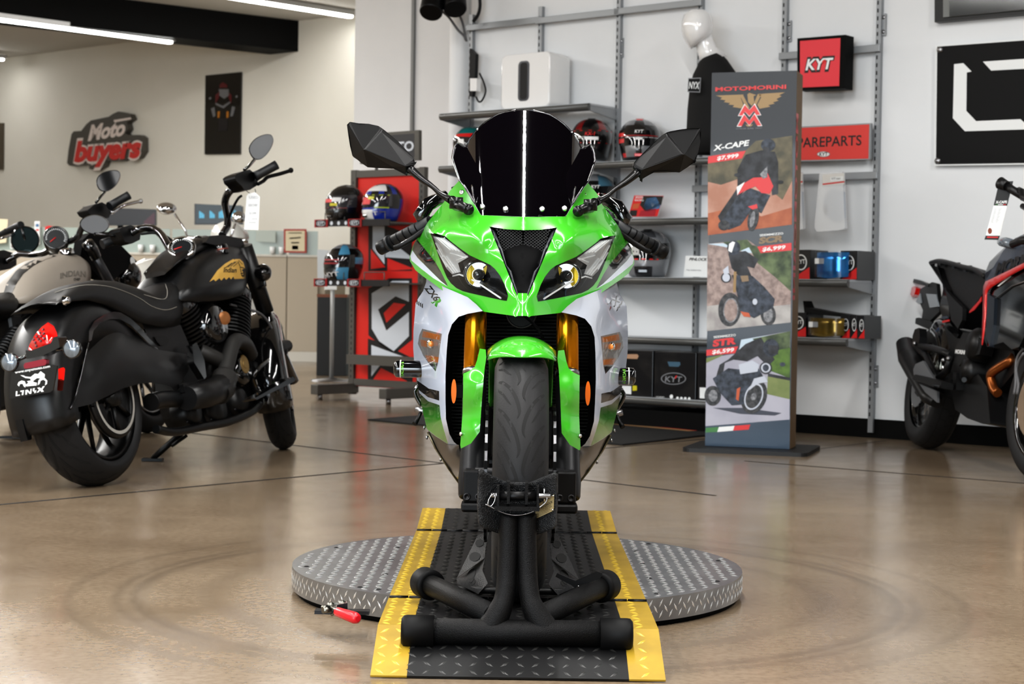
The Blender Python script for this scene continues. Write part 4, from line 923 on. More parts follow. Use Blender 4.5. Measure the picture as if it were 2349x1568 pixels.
Z7=shelf(US[4]+.004,US[5],1890,649,'grey shelf right of the display, holding the blue visor'); Z8=shelf(US[4]+.004,US[5],1890,784,'grey shelf right of the display, holding the gold visor')
mb=MB(); mb.box(wp((US[2]+US[4])/2,.22,.055),(US[4]-US[2]-.05,.36,.1),blackp,ax=(WU,WN,UP)); mb.build('shelf_plinth',None,label='black plinth under the lowest shelf of black cartons',cat='plinth')
# white speaker box
wht_g=mat('white_gloss_plastic',(236,236,236),.12,coat=1)
def spk():
    s0,z0=wl(1148,243,.27); s1,_=wl(1260,243,.27); z1=wl(1200,122,.27)[1]; z0=Z1; w=s1-s0; h=z1-z0; c=(s0+s1)/2; t=thing('speaker_box','white glossy box speaker with vertical black slot on the top shelf','speaker',wp(c,.2,z0))
    O=rounded(0,0,w,h,.04); I=[(x,z) for x,z in rounded(0,0,w*.22,h*.72,.03)]
    mb=MB(); k1=.27; R=[[wp(c+x*f,k,z0+h/2+z*f) for x,z in O] for f,k in ((.9,.05),(.97,.055),(1,.07),(1,k1-.015),(.985,k1-.004),(.95,k1))]
    mb.loft(R,wht_g); mb.build('cabinet',t)
    mb=MB(); J=[(x,z) for x,z in rounded(-.01,.0,w*.23,h*.72,.028)]; K_=[(x,z) for x,z in rounded(-.01,.0,w*.15,h*.66,.018)]
    mb.loft([[wp(c+x,k1+.001,z0+h/2+z) for x,z in J],[wp(c+x,k1+.002,z0+h/2+z) for x,z in K_]],mat('slot_rim_grey',(70,72,78),.4),caps=False); mb.poly([wp(c+x,k1+.0015,z0+h/2+z) for x,z in K_],mat('void',(5,5,6),.6)); mb.build('slot',t)
spk()
# two black lamp heads at the top edge, their cords and the plug clutter
lt=thing('ceiling_speakers','pair of black cylindrical heads with cords hanging at the top edge','spotlight',at(1015,-5,11.2))
for (p,q,r) in (((1008,-60),(988,30),.075),((1040,-60),(1044,22),.075)):
    mb=MB(); a=at(*p,11.25); b=at(*q,11.05); d=(b-a).normalized(); mb.tube([a,b-d*.01,b],[r,r,r*.93],satin,24); mb.build('lamp_head',lt)
mb=MB(); mb.tube([at(1000,-20,11.2),at(1050,-25,11.2)],.03,satin,12); mb.cyl(at(1025,-20,11.2),at(1025,-20,11.2)+UP*1.4,.02,satin); mb.build('bracket',lt)
mb=MB(); mb.tube(smooth_path([at(x,y,11.3) for x,y in ((1013,25),(1030,40),(1050,68),(1064,82),(1068,92))],4),.008,mat('cable_grey',(90,90,92),.6),8); mb.tube(smooth_path([at(x,y,11.3) for x,y in ((1050,26),(1060,50),(1066,75),(1070,95))],4),.008,MATS['cable_grey'],8); mb.tube(smooth_path([at(x,y,11.3) for x,y in ((1100,-10),(1101,15),(1096,35),(1085,50))],4),.011,satin,8); mb.build('cord',lt)
pw=thing('power_strip','black power strip with a white plug and looped cord, left of the speaker box','power strip',wp(*[wl(1090,225,.03)[0],.03,wl(1090,225,.03)[1]]))
mb=MB(); P=lambda x,y,k=.05:WR.h(x,y,k)
mb.prism([P(1084,112),P(1098,125),(P(1096,175)),P(1090,222),P(1083,222)],WN*.03,satin); mb.build('strip_body',pw)
mb=MB(); mb.prism([P(1087,181,.08),P(1103,181,.08),P(1102,210,.08),P(1087,210,.08)],WN*.04,wht_g); mb.build('white_plug',pw,bevel=.004)
mb=MB(); mb.tube(smooth_path([P(x,y,.09) for x,y in ((1100,168),(1110,190),(1114,210),(1106,230),(1098,233),(1092,222))],4),.006,satin,8); mb.build('cord',pw)
# ---------------------------------------------------------------- helmets
HL=smooth_path([(-.118,.082,.100),(-.105,.100,.135),(-.06,.112,.160),(-.02,.119,.155),(.03,.124,.147),(.07,.118,.131),(.105,.096,.102),(.13,.062,.064),(.143,.012,.014)],4)
HB=smooth_path([(-.118,.085,0),(-.105,.10,0),(-.06,.125,0),(-.02,.138,0),(.03,.145,0),(.07,.14,0),(.105,.117,0),(.13,.08,0),(.143,.014,0)],4)
def hsurf(x,z,off=.002):
    for a,b in zip(HL,HL[1:]):
        if a.x<=z<=b.x:
            t=(z-a.x)/(b.x-a.x+1e-9); A=a.y+(b.y-a.y)*t; F=a.z+(b.z-a.z)*t; q=max(0,1-(x/A)**2); return V((x,-(F*math.sqrt(q)+off),z))
    return V((x,-.1,z))
def helmet(pos,yaw,label,cols,pattern,vis=(14,14,16),visdeco=None,txt=None,group=None,sc=1.0):
    t=thing('motorcycle_helmet',label,'helmet',pos,0,group); M=Matrix.Translation(V(pos)+UP*.118*sc)@Matrix.Rotation(yaw,4,'Z')@Matrix.Scale(sc,4)
    cm=[mat('helmet_%d_%d_%d'%c,c,.25,coat=.8) for c in cols]; n=40; mb=MB(); rings=[]
    for a,b in zip(HL,HB):
        r=[]
        for i in range(n):
            th=2*PI*i/n; c=math.cos(th); s_=math.sin(th); r.append(V((a.y*s_,-(a.z if c>0 else b.y)*c,a.x)))
        rings.append(r)
    base=len(mb.v); mb.v+=[M@p for r in rings for p in r]
    for i in range(len(rings)-1):
        for k in range(n):
            th=((k+.5)*360/n+180)%360-180; z=(HL[i].x+HL[i+1].x)/2
            q=(k+1)%n; mb.f.append([base+i*n+k,base+i*n+q,base+(i+1)*n+q,base+(i+1)*n+k]); mb.m.append(mb.mi(cm[pattern(th,z)])); mb.s.append(True)
    mb.f.append([base+k for k in range(n)][::-1]); mb.m.append(mb.mi(cm[0])); mb.s.append(False)
    sh=mb.build('shell',t)
    vm=mat('visor_%d_%d_%d'%vis,vis,.06,coat=1); mb=MB(); rows=[-.028,-.01,.015,.04,.06]; vs=[]
    def at_(th,z,f):
        for a,b in zip(HL,HL[1:]):
            if a.x<=z<=b.x: q=(z-a.x)/(b.x-a.x); A=a.y+(b.y-a.y)*q; F=a.z+(b.z-a.z)*q; break
        return M@V(((A+f)*math.sin(th),-(F+f)*math.cos(th) if math.cos(th)>0 else -(.14+f)*math.cos(th),z))
    for z in rows:
        for k in range(21):
            th=math.radians(-88+8.8*k); zz=z+(.012*abs(k-10)/10); vs.append(at_(th,zz,.004))
    mb.add(vs,[(i*21+k,i*21+k+1,(i+1)*21+k+1,(i+1)*21+k) for i in range(4) for k in range(20)],vm,True); vz=mb.build('visor',t)
    if visdeco:
        mb=MB()
        for (th0,th1,z0,z1,c) in visdeco:
            m=mat('sticker_%d_%d_%d'%c,c,.35); ks=6; A=[at_(math.radians(th0+(th1-th0)*k/ks),z0,.0055) for k in range(ks+1)]; B=[at_(math.radians(th0+(th1-th0)*k/ks),z1,.0055) for k in range(ks+1)]
            mb.add(A+B,[(k,k+1,ks+2+k,ks+1+k) for k in range(ks)],m,True)
        mb.build('visor_sticker_print',vz)
    mb=MB(); mb.box(M@hsurf(0,-.085,.002),(.05*sc,.012*sc,.018*sc),cm[-1],ax=tuple((M.to_3x3()@V(v)).normalized() for v in ((1,0,0),(0,1,0),(0,0,1)))); mb.build('chin_vent',t,bevel=.003)
    mb=MB(); mb.loft([[M@V((x*w,y+.0,z)) for x in (-1,-.33,.33,1)]+[M@V((x*w*.7,y+.01,z+.012)) for x in (1,.33,-.33,-1)] for w,y,z in ((.022,-.075,.118),(.03,-.03,.133),(.03,.03,.132),(.022,.09,.112))],cm[-1]); mb.build('top_vent',t)
    if txt:
        mb=MB()
        for s_,x,z,h,c,ang in txt:
            m=mat('print_%d_%d_%d'%c,c,.4); ca,sa=math.cos(ang),math.sin(ang); mb.text(s_,(x,0,z),(ca,0,sa),(-sa,0,ca),h,m,ext=0,bold=.02,shear=.15,align='CENTER',fn=lambda p:M@hsurf(max(-.11,min(.11,p.x)),p.z,.0065))
        mb.build('lettering',t)
    return t
faceyaw=math.atan2(-WN.x*-1,1)*0
def yaw_for(nx,ny): return math.atan2(nx,-ny)
YW0=yaw_for(WN.x,WN.y)*-1
def onshelf(px,py,Z,k=.17):
    s,_=wl(px,py,k); return wp(s,k,Z+.001)
RED=(206,34,34); WH=(230,230,230); BK=(18,18,20); GY=(120,122,126)
GH='helmets on the wall shelves'
helmet(onshelf(1357,330,Z2a),-.12,'black helmet with red lettered visor, right of the windscreen',(BK,(120,20,22),(60,60,62)),lambda th,z:1 if (z>.06 and abs(abs(th)-40)<10) else (0),vis=(22,20,20),visdeco=[(-80,80,.055,.062,(150,25,28)),(-80,80,-.02,-.014,(150,25,28)),(-14,24,.0,.02,WH),(-70,-40,.012,.03,(200,200,200))],txt=[('KX-1',0,.028,.022,RED,0),('RACE',-.05,.008,.014,WH,0)],group=GH)
helmet(onshelf(1467,330,Z2),-.10,'black and grey helmet with grey chin bars, second right of the windscreen',(BK,GY,RED),lambda th,z:1 if (-.10<z<-.035 and 12<abs(th)<48) else (2 if (-.095<z<-.07 and 30<abs(th)<62) else (1 if z>.1 and abs(th)>20 else 0)),vis=(20,20,22),visdeco=[(-75,-45,-.01,.05,RED),(-10,10,.005,.018,(215,215,215)),(-45,60,.028,.034,(150,30,30)),(-40,70,.018,.022,(180,180,180))],txt=[('KYT',0,.046,.02,WH,0)],group=GH)
helmet(onshelf(1083,330,Z2a),.25,'red and teal helmet left of the windscreen on the shelf',(RED,(20,110,110),GY),lambda th,z:1 if z>.085 else (2 if th>10 and z>-.05 else 0),vis=(40,40,44),visdeco=[(-60,-40,.0,.05,WH),(0,30,.01,.03,(200,200,205))],txt=[('KYT',.03,.05,.02,WH,0)],group=GH)
helmet(onshelf(1195,330,Z2a),0,'dim red and black helmet seen through the dark windscreen',(BK,RED,GY),lambda th,z:1 if z<-.05 else 0,visdeco=[(-40,20,.0,.02,RED)],group=GH)
helmet(onshelf(1366,470,wl(1366,498,.17)[1]),-.2,'black and blue helmet half hidden behind the right mirror stalk',(BK,(70,110,130),GY),lambda th,z:1 if (20<th<70 and z>-.02) else (2 if z>.1 else 0),vis=(20,20,22),visdeco=[(-60,40,.01,.016,RED)],txt=[('KYT',.02,.05,.02,WH,0)],group=GH)
mb=MB(); z=wl(1366,498,.17)[1]; mb.box(wp((US[0]+US[2])/2,.2,z-.015),(US[2]-US[0]-.01,.3,.02),greyd,ax=(WU,WN,UP)); mb.build('wall_shelf',None,label='grey shelf mostly hidden behind the motorcycle nose',cat='shelf',group='grey metal wall shelves')
helmet(onshelf(1486,600,Z4),-.25,'plain matt grey helmet on the shelf beside the right handlebar',((128,130,134),(70,72,76),(40,40,44)),lambda th,z:1 if (z>.1 and abs(th)<40) else (2 if (-.06>z and abs(th)<25) else 0),vis=(18,18,20),visdeco=[(-70,-10,.0,.045,(185,185,182)),(-75,40,-.025,-.018,RED)],txt=[('KYT',.05,.05,.012,WH,0)],group=GH,sc=1.1)
# ---------------------------------------------------------------- things on the shelves
def card(name,label,cat,P0,pts,m,th=.004):
    pass
def lean_board(name,label,cat,quad_px,k,m,deco=None,txts=None,th=.006,vis_mat=None):
    """a thin board leaning on the wall side: photo corners on a plane k from the wall"""
    pl=Plane(wp(0,k,0),WN); mb=MB(); Q=[pl.h(x,y) for x,y in quad_px]; mb.prism(Q,WN*-th,vis_mat or m,m); o=mb.build(name,None,label=label,cat=cat)
    if deco or txts:
        mb=MB()
        for pts,mm in (deco or []): pl.poly(mb,pts,mm,.0012)
        for a in (txts or []): pl.txt(mb,*a[:5],k=.002,bold=a[5] if len(a)>5 else .01,shear=a[6] if len(a)>6 else 0)
        mb.build('printed_graphics',o)
    return o
redp=mat('print_red',(205,36,36),.35); whp=mat('print_white',(226,228,228),.4); bkp=mat('print_black',(20,20,22),.4); bluep=mat('print_blue',(70,110,150),.4); gryp=mat('print_grey',(130,132,136),.4); orp=mat('print_orange',(190,90,50),.4); grnp=mat('print_green',(60,120,60),.4); skin=mat('print_tan',(190,150,120),.5)
lean_board('magazine','red and black racing magazine standing on the middle shelf','magazine',[(1455,448),(1522,449),(1508,496),(1441,497)],.2,whp,vis_mat=redp,deco=[([(1476,449),(1521,450),(1517,470),(1480,485),(1468,470)],bkp),([(1483,455),(1505,452),(1512,465),(1500,482),(1484,485),(1477,472)],bluep),([(1490,460),(1503,456),(1508,464),(1496,474)],whp),([(1446,482),(1462,482),(1460,495),(1442,496)],bkp),([(1470,483),(1505,478),(1502,495),(1465,495)],mat('print_crimson',(160,20,40),.4)),([(1505,470),(1515,468),(1513,478),(1504,480)],bluep),([(1452,468),(1468,466),(1464,478),(1450,479)],orp)],txts=[('2025',(1457,454.5),(1475,454.5),5,whp),('RACING',(1456,461),(1476,461),4.5,whp)])
lean_board('counter_card','white printed counter card on the shelf left of the tall display','sign',[(1573,586),(1640,588),(1636,636),(1568,634)],.2,whp,txts=[('PINLOCK',(1581,597),(1622,598),6.5,bkp,.02,.2),('Fog resistant lens',(1575,620),(1608,621),3,gryp)])
# black cartons on the lowest shelf
cart=mat('carton_black',(20,20,23),.3,coat=.3)
def carton(x0,x1,y0,y1,label,deco):
    kf=.36; pl=Plane(wp(0,kf,0),WN); s0,z0=wl(x0,y1,kf); s1,_=wl(x1,y1,kf); z0=Z6+.001; z1=wl(x0,y0,kf)[1]; mb=MB(); mb.box(wp((s0+s1)/2,kf-.15,(z0+z1)/2),(s1-s0-.004,.3,z1-z0),cart,ax=(WU,WN,UP)); o=mb.build('carton',None,label=label,cat='box',group='black cartons on the lowest shelf',bevel=.003); mb=MB(); deco(mb,pl); mb.build('printed_graphics',o)
def d1_(mb,pl):
    pl.poly(mb,[(1434,812),(1462,812),(1465,816),(1462,823),(1434,822),(1431,817)],mat('cardboard',(176,140,112),.7)); pl.poly(mb,[(1416,884),(1448,885),(1448,904),(1417,901)],whp); pl.poly(mb,[(1451,884),(1461,884),(1461,895),(1451,896)],mat('print_yellow',(200,190,40),.4)); pl.txt(mb,'7012',(1420,893),(1430,893),4,bkp)
def oval(mb,pl,cx,cy,a,b,m,k=.001,n=28): pl.poly(mb,[(cx+a*math.cos(2*PI*i/n),cy+b*math.sin(2*PI*i/n)) for i in range(n)],m,k)
def d2_(mb,pl):
    oval(mb,pl,1545,868,29,14,gryp); oval(mb,pl,1545,868,26.5,12,cart,.0016); pl.txt(mb,'KYT',(1525,875),(1565,876),13,gryp,k=.0022,bold=.02,shear=.1); pl.poly(mb,[(1548,866),(1550,861),(1554,861),(1549,869)],redp,.003)
    pl.poly(mb,[(1531,829),(1560,830),(1561,836),(1556,841),(1535,840)],mat('handle_void',(70,100,120),.4)); pl.txt(mb,'KYT HELMET',(1505,912),(1524,913),4,whp); 
    for i in range(4): oval(mb,pl,1554+i*9,912.5+i*.4,3,3.2,whp)
    oval(mb,pl,1540,909,4,4.5,whp)
def d3_(mb,pl): pl.poly(mb,[(1605,888),(1630,889),(1630,914),(1605,913)],whp)
carton(1405,1497,801,916,'black carton with tan hand hole, leftmost on the lowest shelf',d1_); carton(1499,1596,805,922,'black carton with oval logo, middle of the lowest shelf',d2_); carton(1598,1690,808,930,'black carton with white label, half hidden behind the tall display',d3_)
# right bay: visors, packs, signs
def signbox(): 
    k=.16; pl=Plane(wp(0,k,0),WN); t=thing('lightbox_sign','small square red lightbox sign with black frame on the shelf wall','sign',WR.h(1885,205,.12)); mb=MB(); mb.prism([pl.h(x,y) for x,y in ((1829,88),(1941,79.5),(1938,203),(1829,207))],WN*-.09,blackp); mb.build('frame',t,bevel=.004)
    face=mat('lightbox_red',(206,52,62),.4,emit=.12); mb=MB(); pl.poly(mb,[(1835,94),(1928,87),(1925,197),(1835,201)],face,.002); mb.build('face',t)
    mb=MB(); pl.txt(mb,'KYT',(1845,163.5),(1914,160),30,bkp,k=.003,bold=.09,shear=.2); pl.txt(mb,'KYT',(1847.5,160.5),(1911,157),25,whp,k=.004,bold=.03,shear=.2); pl.poly(mb,[(1885,142),(1889,137),(1895,136.6),(1888,147)],redp,.005); mb.build('lettering',t)
    k=.07; pl=Plane(wp(0,k,0),WN); t=thing('header_sign','long red sign reading spare parts between the slotted uprights','sign',WR.h(1900,370,.06)); mb=MB(); Q=((1800,292),(1998,282),(1996,366),(1800,371)); mb.prism([pl.h(x,y) for x,y in Q],WN*-.02,grey); mb.build('frame',t,bevel=.003)
    mb=MB(); pl.poly(mb,[(1803,295),(1994,285),(1992,363.5),(1803,368)],mat('sign_red',(206,62,56),.45,emit=.06),.001); mb.build('face',t)
    mb=MB(); pl.txt(mb,'SPAREPARTS',(1815,339),(1976,332.5),23,bkp,k=.002,bold=.012); oval(mb,pl,1889,353.5,15,6.5,gryp,.002); oval(mb,pl,1889,353.5,13.5,5.4,whp,.0025); pl.txt(mb,'KYT',(1879,357.5),(1899,356.5),8,bkp,k=.003,bold=.02,shear=.1); mb.build('lettering',t)
signbox()
bagm=glassmat('clear_bag',(244,246,250),.9,.18)
def bag(px,label,x0,x1):
    k=.13; pl=Plane(wp(0,k,0),WN); t=thing('visor_bag',label,'bag',WR.h(px,530,k),group='clear visor bags'); w=x1-x0
    mb=MB(); q=[(x0+2,398),(x1-4,394),(x1+2,525),(x1-12,528),(x0-4,532),(x0-10,520)]; mb.prism([pl.h(x,y) for x,y in q],WN*.03,mat('bag_film',(228,230,232),.2,alpha=.62,coat=.5,emit=.05)); mb.build('bag_film',t,bevel=.006)
    mb=MB(); pl.poly(mb,[(x0+2,400),(x1-6,396),(x1-5,422),(x0+3,426)],mat('header_card',(214,212,208),.5),.032); pl.poly(mb,[(x0+3,421),(x1-5,415),(x1-5,418),(x0+3,424)],redp,.033); pl.poly(mb,[(x0+21,406),(x1-8,404),(x1-8,414),(x0+21,416)],whp,.034); pl.txt(mb,'KYT visor',(x0+24,412),(x1-14,411),5,bkp,k=.035); mb.build('header_card',t)
    mb=MB(); c=[(x0+6,455),(x0+14,440),(x0+26,432),(x1-4,440),(x1-2,500),(x0+30,510),(x0+12,495),(x0+4,480)]; pl.poly(mb,c,mat('smoke_visor',(170,178,190),.1,coat=1),.02); pl.poly(mb,[(x0+4,475),(x0+12,470),(x0+14,490),(x0+8,492)],mat('visor_mount',(110,112,116),.4),.022); mb.build('visor',t)
bag(1915,'clear bagged visor hanging on the hook rail, fully in view',1884,1942); bag(1838,'clear bagged visor hanging half behind the tall display',1796,1846)
def packs(Z,x0,label_box,vcol,vlab,vx0,vx1,vy0,vy1,boxes):
    k=.24; pl=Plane(wp(0,k,0),WN)
    for i,(a,b,y0) in enumerate(boxes):
        s0,_=wl(a,700,k); s1,_=wl(b,700,k); z1=wl(a,y0,k)[1]; mb=MB(); mb.box(wp((s0+s1)/2,k-.1,(Z+z1)/2+.0005),(s1-s0-.003,.2,z1-Z),cart,ax=(WU,WN,UP)); o=mb.build('visor_box',None,label=label_box[i],cat='box',group='black visor boxes',bevel=.002); mb=MB(); w=b-a; ye=wl_y=None
        yb=proj(wp((s0+s1)/2,k,Z))[1]; h=yb-y0; pl.poly(mb,[(a+.1*w,yb-1),(b-1,yb-.42*h),(b-1,yb-1)],redp,.0012); oval(mb,pl,(a+b)/2+w*.05,y0+h*.42,w*.3,h*.27,whp,.0015); oval(mb,pl,(a+b)/2+w*.05,y0+h*.42,w*.24,h*.23,bkp,.002); pl.txt(mb,'KYT',((a+b)/2-w*.16,y0+h*.48),((a+b)/2+w*.26,y0+h*.46),h*.15,whp,k=.0025,bold=.02); mb.build('printed_graphics',o)
    vm=mat('visor_tint_%d'%vcol[0],vcol,.16,metal=.65,var=(tuple(min(255,int(c*1.35)) for c in vcol),7)); t=thing('bagged_visor',vlab,'visor',WR.h((vx0+vx1)/2,vy1,k)); mb=MB(); rows=[];n=18
    cs=wl((vx0+vx1)/2,vy1,k+.05)[0]; w=(wl(vx1,vy1,k)[0]-wl(vx0,vy1,k)[0])/2
    z0=Z+.005; z1=wl(vx0,vy0,k)[1]
    for z in (z0,z0*.7+z1*.3,z0*.3+z1*.7,z1):
        rows.append([wp(cs+w*math.sin(a)*1.05,k-.06+.11*math.cos(a),z+(.012 if z==z0 else 0)*abs(math.sin(a))) for a in [math.radians(-78+156*i/n) for i in range(n+1)]])
    mb.loft(rows,vm,closed=False,caps=False); mb.build('visor_shield',t,solid=.002)
    mb=MB(); P=rows[1]; c=P[5]+WN*.004; mb.box(rows[2][6]+WN*.006-UP*.005,(.07,.002,.03),whp,ax=(WU,WN,UP)); mb.build('price_label',t)
    mb=MB(); rows2=[[p+WN*.007+(UP*.008 if i==3 else V((0,0,0)))+WU*(.01*(1 if j>9 else -1)) for j,p in enumerate(r)] for i,r in enumerate(rows)]; mb.loft(rows2,bagm,closed=False,caps=False); mb.build('plastic_wrap',t)
packs(Z7,0,['black visor box behind the left of the blue visor','black visor box right of the blue visor'],(52,128,190),'blue mirrored visor in clear wrap on the upper right shelf',1858,1942,579,633,[(1812,1858,573),(1925,1966,575)])
packs(Z8,0,['black visor box behind the left of the gold visor','black visor box nearest the gold visor','second black visor box right of the gold visor','third black visor box right of the gold visor'],(150,122,52),'gold mirrored visor in clear wrap on the lower right shelf',1842,1932,728,783,[(1808,1850,716),(1928,1950,722),(1950,1967,722),(1967,1984,724)])
mb=MB(); pl=Plane(wp(0,.2,0),WN); mb.prism([pl.h(x,y) for x,y in ((1842,690),(1848,705),(1900,715),(1950,722),(1952,728),(1880,722),(1845,716))],WN*-.1,satin); mb.build('loose_trim',None,label='loose black curved trim lying on the gold visor boxes',cat='trim')
# big black logo board and its white strokes
ob=thing('wall_sign','large black sign board with white angular ring logo, cut by the right edge','sign',WR.h(2260,380,.01)); k=.035; pl=Plane(wp(0,k,0),WN); T9=lambda *p:ZC(p,1540,0,2.9036)
mb=MB(); mb.prism([pl.h(x,y,-.003) for x,y in ((2146,104),(2720,62),(2720,372),(2143,380))],WN*-.012,whp); mb.prism([pl.h(x,y) for x,y in ((2150,107),(2720,66),(2720,368),(2147,376.5))],WN*-.004,mat('sign_black',(9,9,10),.55,spec=.25)); mb.build('board',ob)
mb=MB(); pl.poly(mb,T9((1883,427),(1945,420),(2000,476),(1968,483),(1965,738),(2030,806),(2326,793),(2400,860),(1955,874),(1875,787)),whp,.002); pl.poly(mb,T9((2075,410),(2560,377),(2700,480),(2700,720),(2620,720),(2620,530),(2500,450),(2130,470)),whp,.002); mb.build('logo_strokes',ob)
for x,y in T9((1788,331),(1773,1070)): mb=MB(); mb.lathe([(0,.008),(.014,.008),(.018,0)],pl.h(x,y,.0),WN,steel,16); mb.build('standoff_screw',ob)
# mannequin
mn=thing('mannequin','white featureless mannequin bust in a black shirt on the shelf','mannequin',onshelf(1640,360,Z2)); YM=10.0
def ringpx(y,xl,xr,dy,Y=YM,n=24,sl=0):
    a=at(xl,y,Y); b=at(xr,y+sl,Y); c=(a+b)/2; r=(b-a).length/2; ux=(b-a).normalized(); return [c+ux*(r*math.cos(2*PI*i/n))+V((0,1,0))*(dy*math.sin(2*PI*i/n)) for i in range(n)]
mb=MB(); mb.loft([ringpx(y,a,b,d,sl=s) for y,a,b,d,s in ((22,1592,1606,.02,0),(25,1580,1618,.06,0),(34,1569,1629,.10,0),(50,1563,1634,.12,0),(68,1563,1634,.125,-2),(84,1567,1632,.12,-6),(97,1574,1628,.11,-12),(107,1580,1620,.09,-16),(113,1585,1605,.05,-14))],wht_g)
mb.loft([ringpx(y,a,b,d,sl=s) for y,a,b,d,s in ((88,1592,1634,.06,-6),(105,1595,1636,.058,-14),(125,1602,1644,.06,-16),(150,1606,1668,.07,-22))],wht_g); mb.build('body',mn)
shirt=mat('black_shirt',(13,13,14),.85); mb=MB(); mb.loft([ringpx(y,a,b,d,sl=s) for y,a,b,d,s in ((137,1606,1652,.07,-16),(150,1600,1668,.10,-12),(170,1590,1690,.13,0),(200,1582,1700,.14,0),(250,1577,1702,.14,0),(310,1574,1700,.13,0),(352,1573,1700,.13,0))],shirt); mb.build('shirt',mn)
mb=MB(); pl=Plane(at(1590,195,YM-.13),V((-.45,-.9,0))); pl.poly(mb,[(1579,179),(1608,178),(1606,212),(1577,211)],gryp,.004); pl.poly(mb,[(1580,181),(1606,180),(1604,210),(1578.5,209)],shirt,.005); pl.txt(mb,'NYX',(1580,203),(1604,203.5),16,whp,k=.006,bold=.02,shear=.1); mb.build('sleeve_print',mn)
# ---------------------------------------------------------------- tall display column
bn=Plane(at(1715,1036,flr(1715,1036).y),V((-.31,-.95,0))); B2=lambda *p:ZC(p,1540,500,2.529); B1=lambda *p:ZC(p,1540,0,2.9036)
bt=thing('display_column','tall printed advertising column with three motorcycle pictures on black foot','advertising display',(bn.P.x,bn.P.y,0))
slate=mat('print_slate',(26,29,35),.4); kraft=mat('kraft_edge',(124,100,72),.6); bsl=gradmat('print_slate_blue',[(0,(20,48,70)),(.18,(24,40,56)),(.4,(26,29,36)),(1,(25,28,34))],'Z',.02,1.9,rough=.4,coat=.2)
q=[bn.h(x,y) for x,y in ((1617,1033),(1811,1041),(1820,160),(1627,169))]; q[0].z=q[1].z=.022
q[2].z=q[3].z=(q[2].z+q[3].z)/2
xl_=q[0]; ux=(q[1]-q[0]).normalized(); W_=(q[1]-q[0]).length; q=[q[0],q[0]+ux*W_,V((q[0].x+ux.x*W_,q[0].y+ux.y*W_,q[2].z)),V((q[0].x,q[0].y,q[2].z))]
mb=MB(); mb.prism(q,-bn.N*.19,bsl,kraft); 
mb.build('column_box',bt)
mb=MB(); c=(q[0]+q[1])/2-bn.N*.095; c.z=.011; 
R_=[(x,y) for x,y in rounded(.01,0,.62,.5,.04)]; mb.prism([V((c.x,c.y,0))+ux*x+bn.N*y for x,y in R_],UP*.02,mat('foot_black',(24,24,25),.5)); mb.build('foot_plate',bt,bevel=.004)
def scene_mat(name,stops,sc,ax='Z'): pass
dust=mat('print_dust',(196,158,142),.5,var=((168,120,100),6)); bushm=mat('print_bush',(74,72,58),.5,var=((112,104,82),16)); gravel=mat('print_gravel',(170,152,146),.5,var=((130,114,110),40)); sky=mat('print_sky',(190,208,222),.5); treeg=mat('print_trees',(50,64,44),.5,var=((104,120,84),18)); road=mat('print_road',(176,176,188),.5,var=((160,160,174),5)); lawn=mat('print_lawn',(104,120,70),.5,var=((130,140,90),9)); bronze=mat('print_bronze',(134,112,84),.4); navy=mat('print_navy',(28,36,48),.4); silv=mat('print_silver',(186,192,204),.35); tyrep=mat('print_tyre',(34,38,44),.5)
g=MB()
def bp_(pts,m,k,Bf=B2): bn.poly(g,Bf(*pts),m,k)
def bell(cx,cy,a,b,m,k,rot=0,Bf=B2,n=26,inner=None):
    pts=[]
    for i in range(n):
        t=2*PI*i/n; X,Y=a*math.cos(t),b*math.sin(t); pts.append((cx+X*math.cos(rot)-Y*math.sin(rot),cy+X*math.sin(rot)+Y*math.cos(rot)))
    bn.poly(g,Bf(*pts),m,k)
# emblem
gold_p=mat('print_gold',(150,122,78),.4)
for w_ in ([(295,636),(482,629),(462,650),(480,700),(468,722),(408,712),(420,700),(380,696),(392,686),(350,680),(362,668),(325,662),(338,650)],[(757,614),(575,626),(598,648),(572,698),(588,724),(660,710),(645,700),(690,690),(676,682),(715,670),(700,660),(735,640),(718,634)],[(506,628),(520,618),(566,632),(548,640),(552,680),(535,705),(512,680)],[(455,632),(478,632),(522,720),(500,722)],[(575,628),(600,628),(555,720),(535,722)],[(505,842),(530,842),(545,828),(494,830)]): bp_(w_,gold_p,.0012,B1)
M1=[(443,772),(487,690),(520,731),(556,688),(599,767),(570,769),(553,737),(520,777),(488,742),(471,773)]; M2=[(435,843),(482,754),(520,802),(556,751),(606,839),(575,840),(552,797),(519,838),(488,802),(466,844)]
for Mx,kk in ((M1,.0018),(M2,.003)):
    cx=sum(p[0] for p in Mx)/len(Mx); cy=sum(p[1] for p in Mx)/len(Mx); bp_(Mx,whp,kk,B1); bp_([(cx+(x-cx)*.93,cy+(y-cy)*.86) for x,y in Mx],redp,kk+.0006,B1)
def bt_(t,p0,p1,h,m,Bf=B2,k=.004,**kw): a=Bf(p0,p1); s=2.9036 if Bf is B1 else 2.529; bn.txt(g,t,a[0],a[1],h/s,m,k=k,**kw)
bt_('MOTOMORINI',(293,608),(765,590),27,redp,B1,bold=.03); bt_('ITALIA DAL 1937',(432,862),(605,857),9,gryp,B1)
rid=mat('print_rider',(20,21,24),.5,var=((58,60,66),22)); bik=mat('print_bike',(24,30,40),.5,var=((70,78,92),38)); tyq=mat('print_tread',(30,34,40),.5,var=((78,78,80),60)); grq=mat('print_spokes',(96,98,104),.5,var=((150,152,156),70))
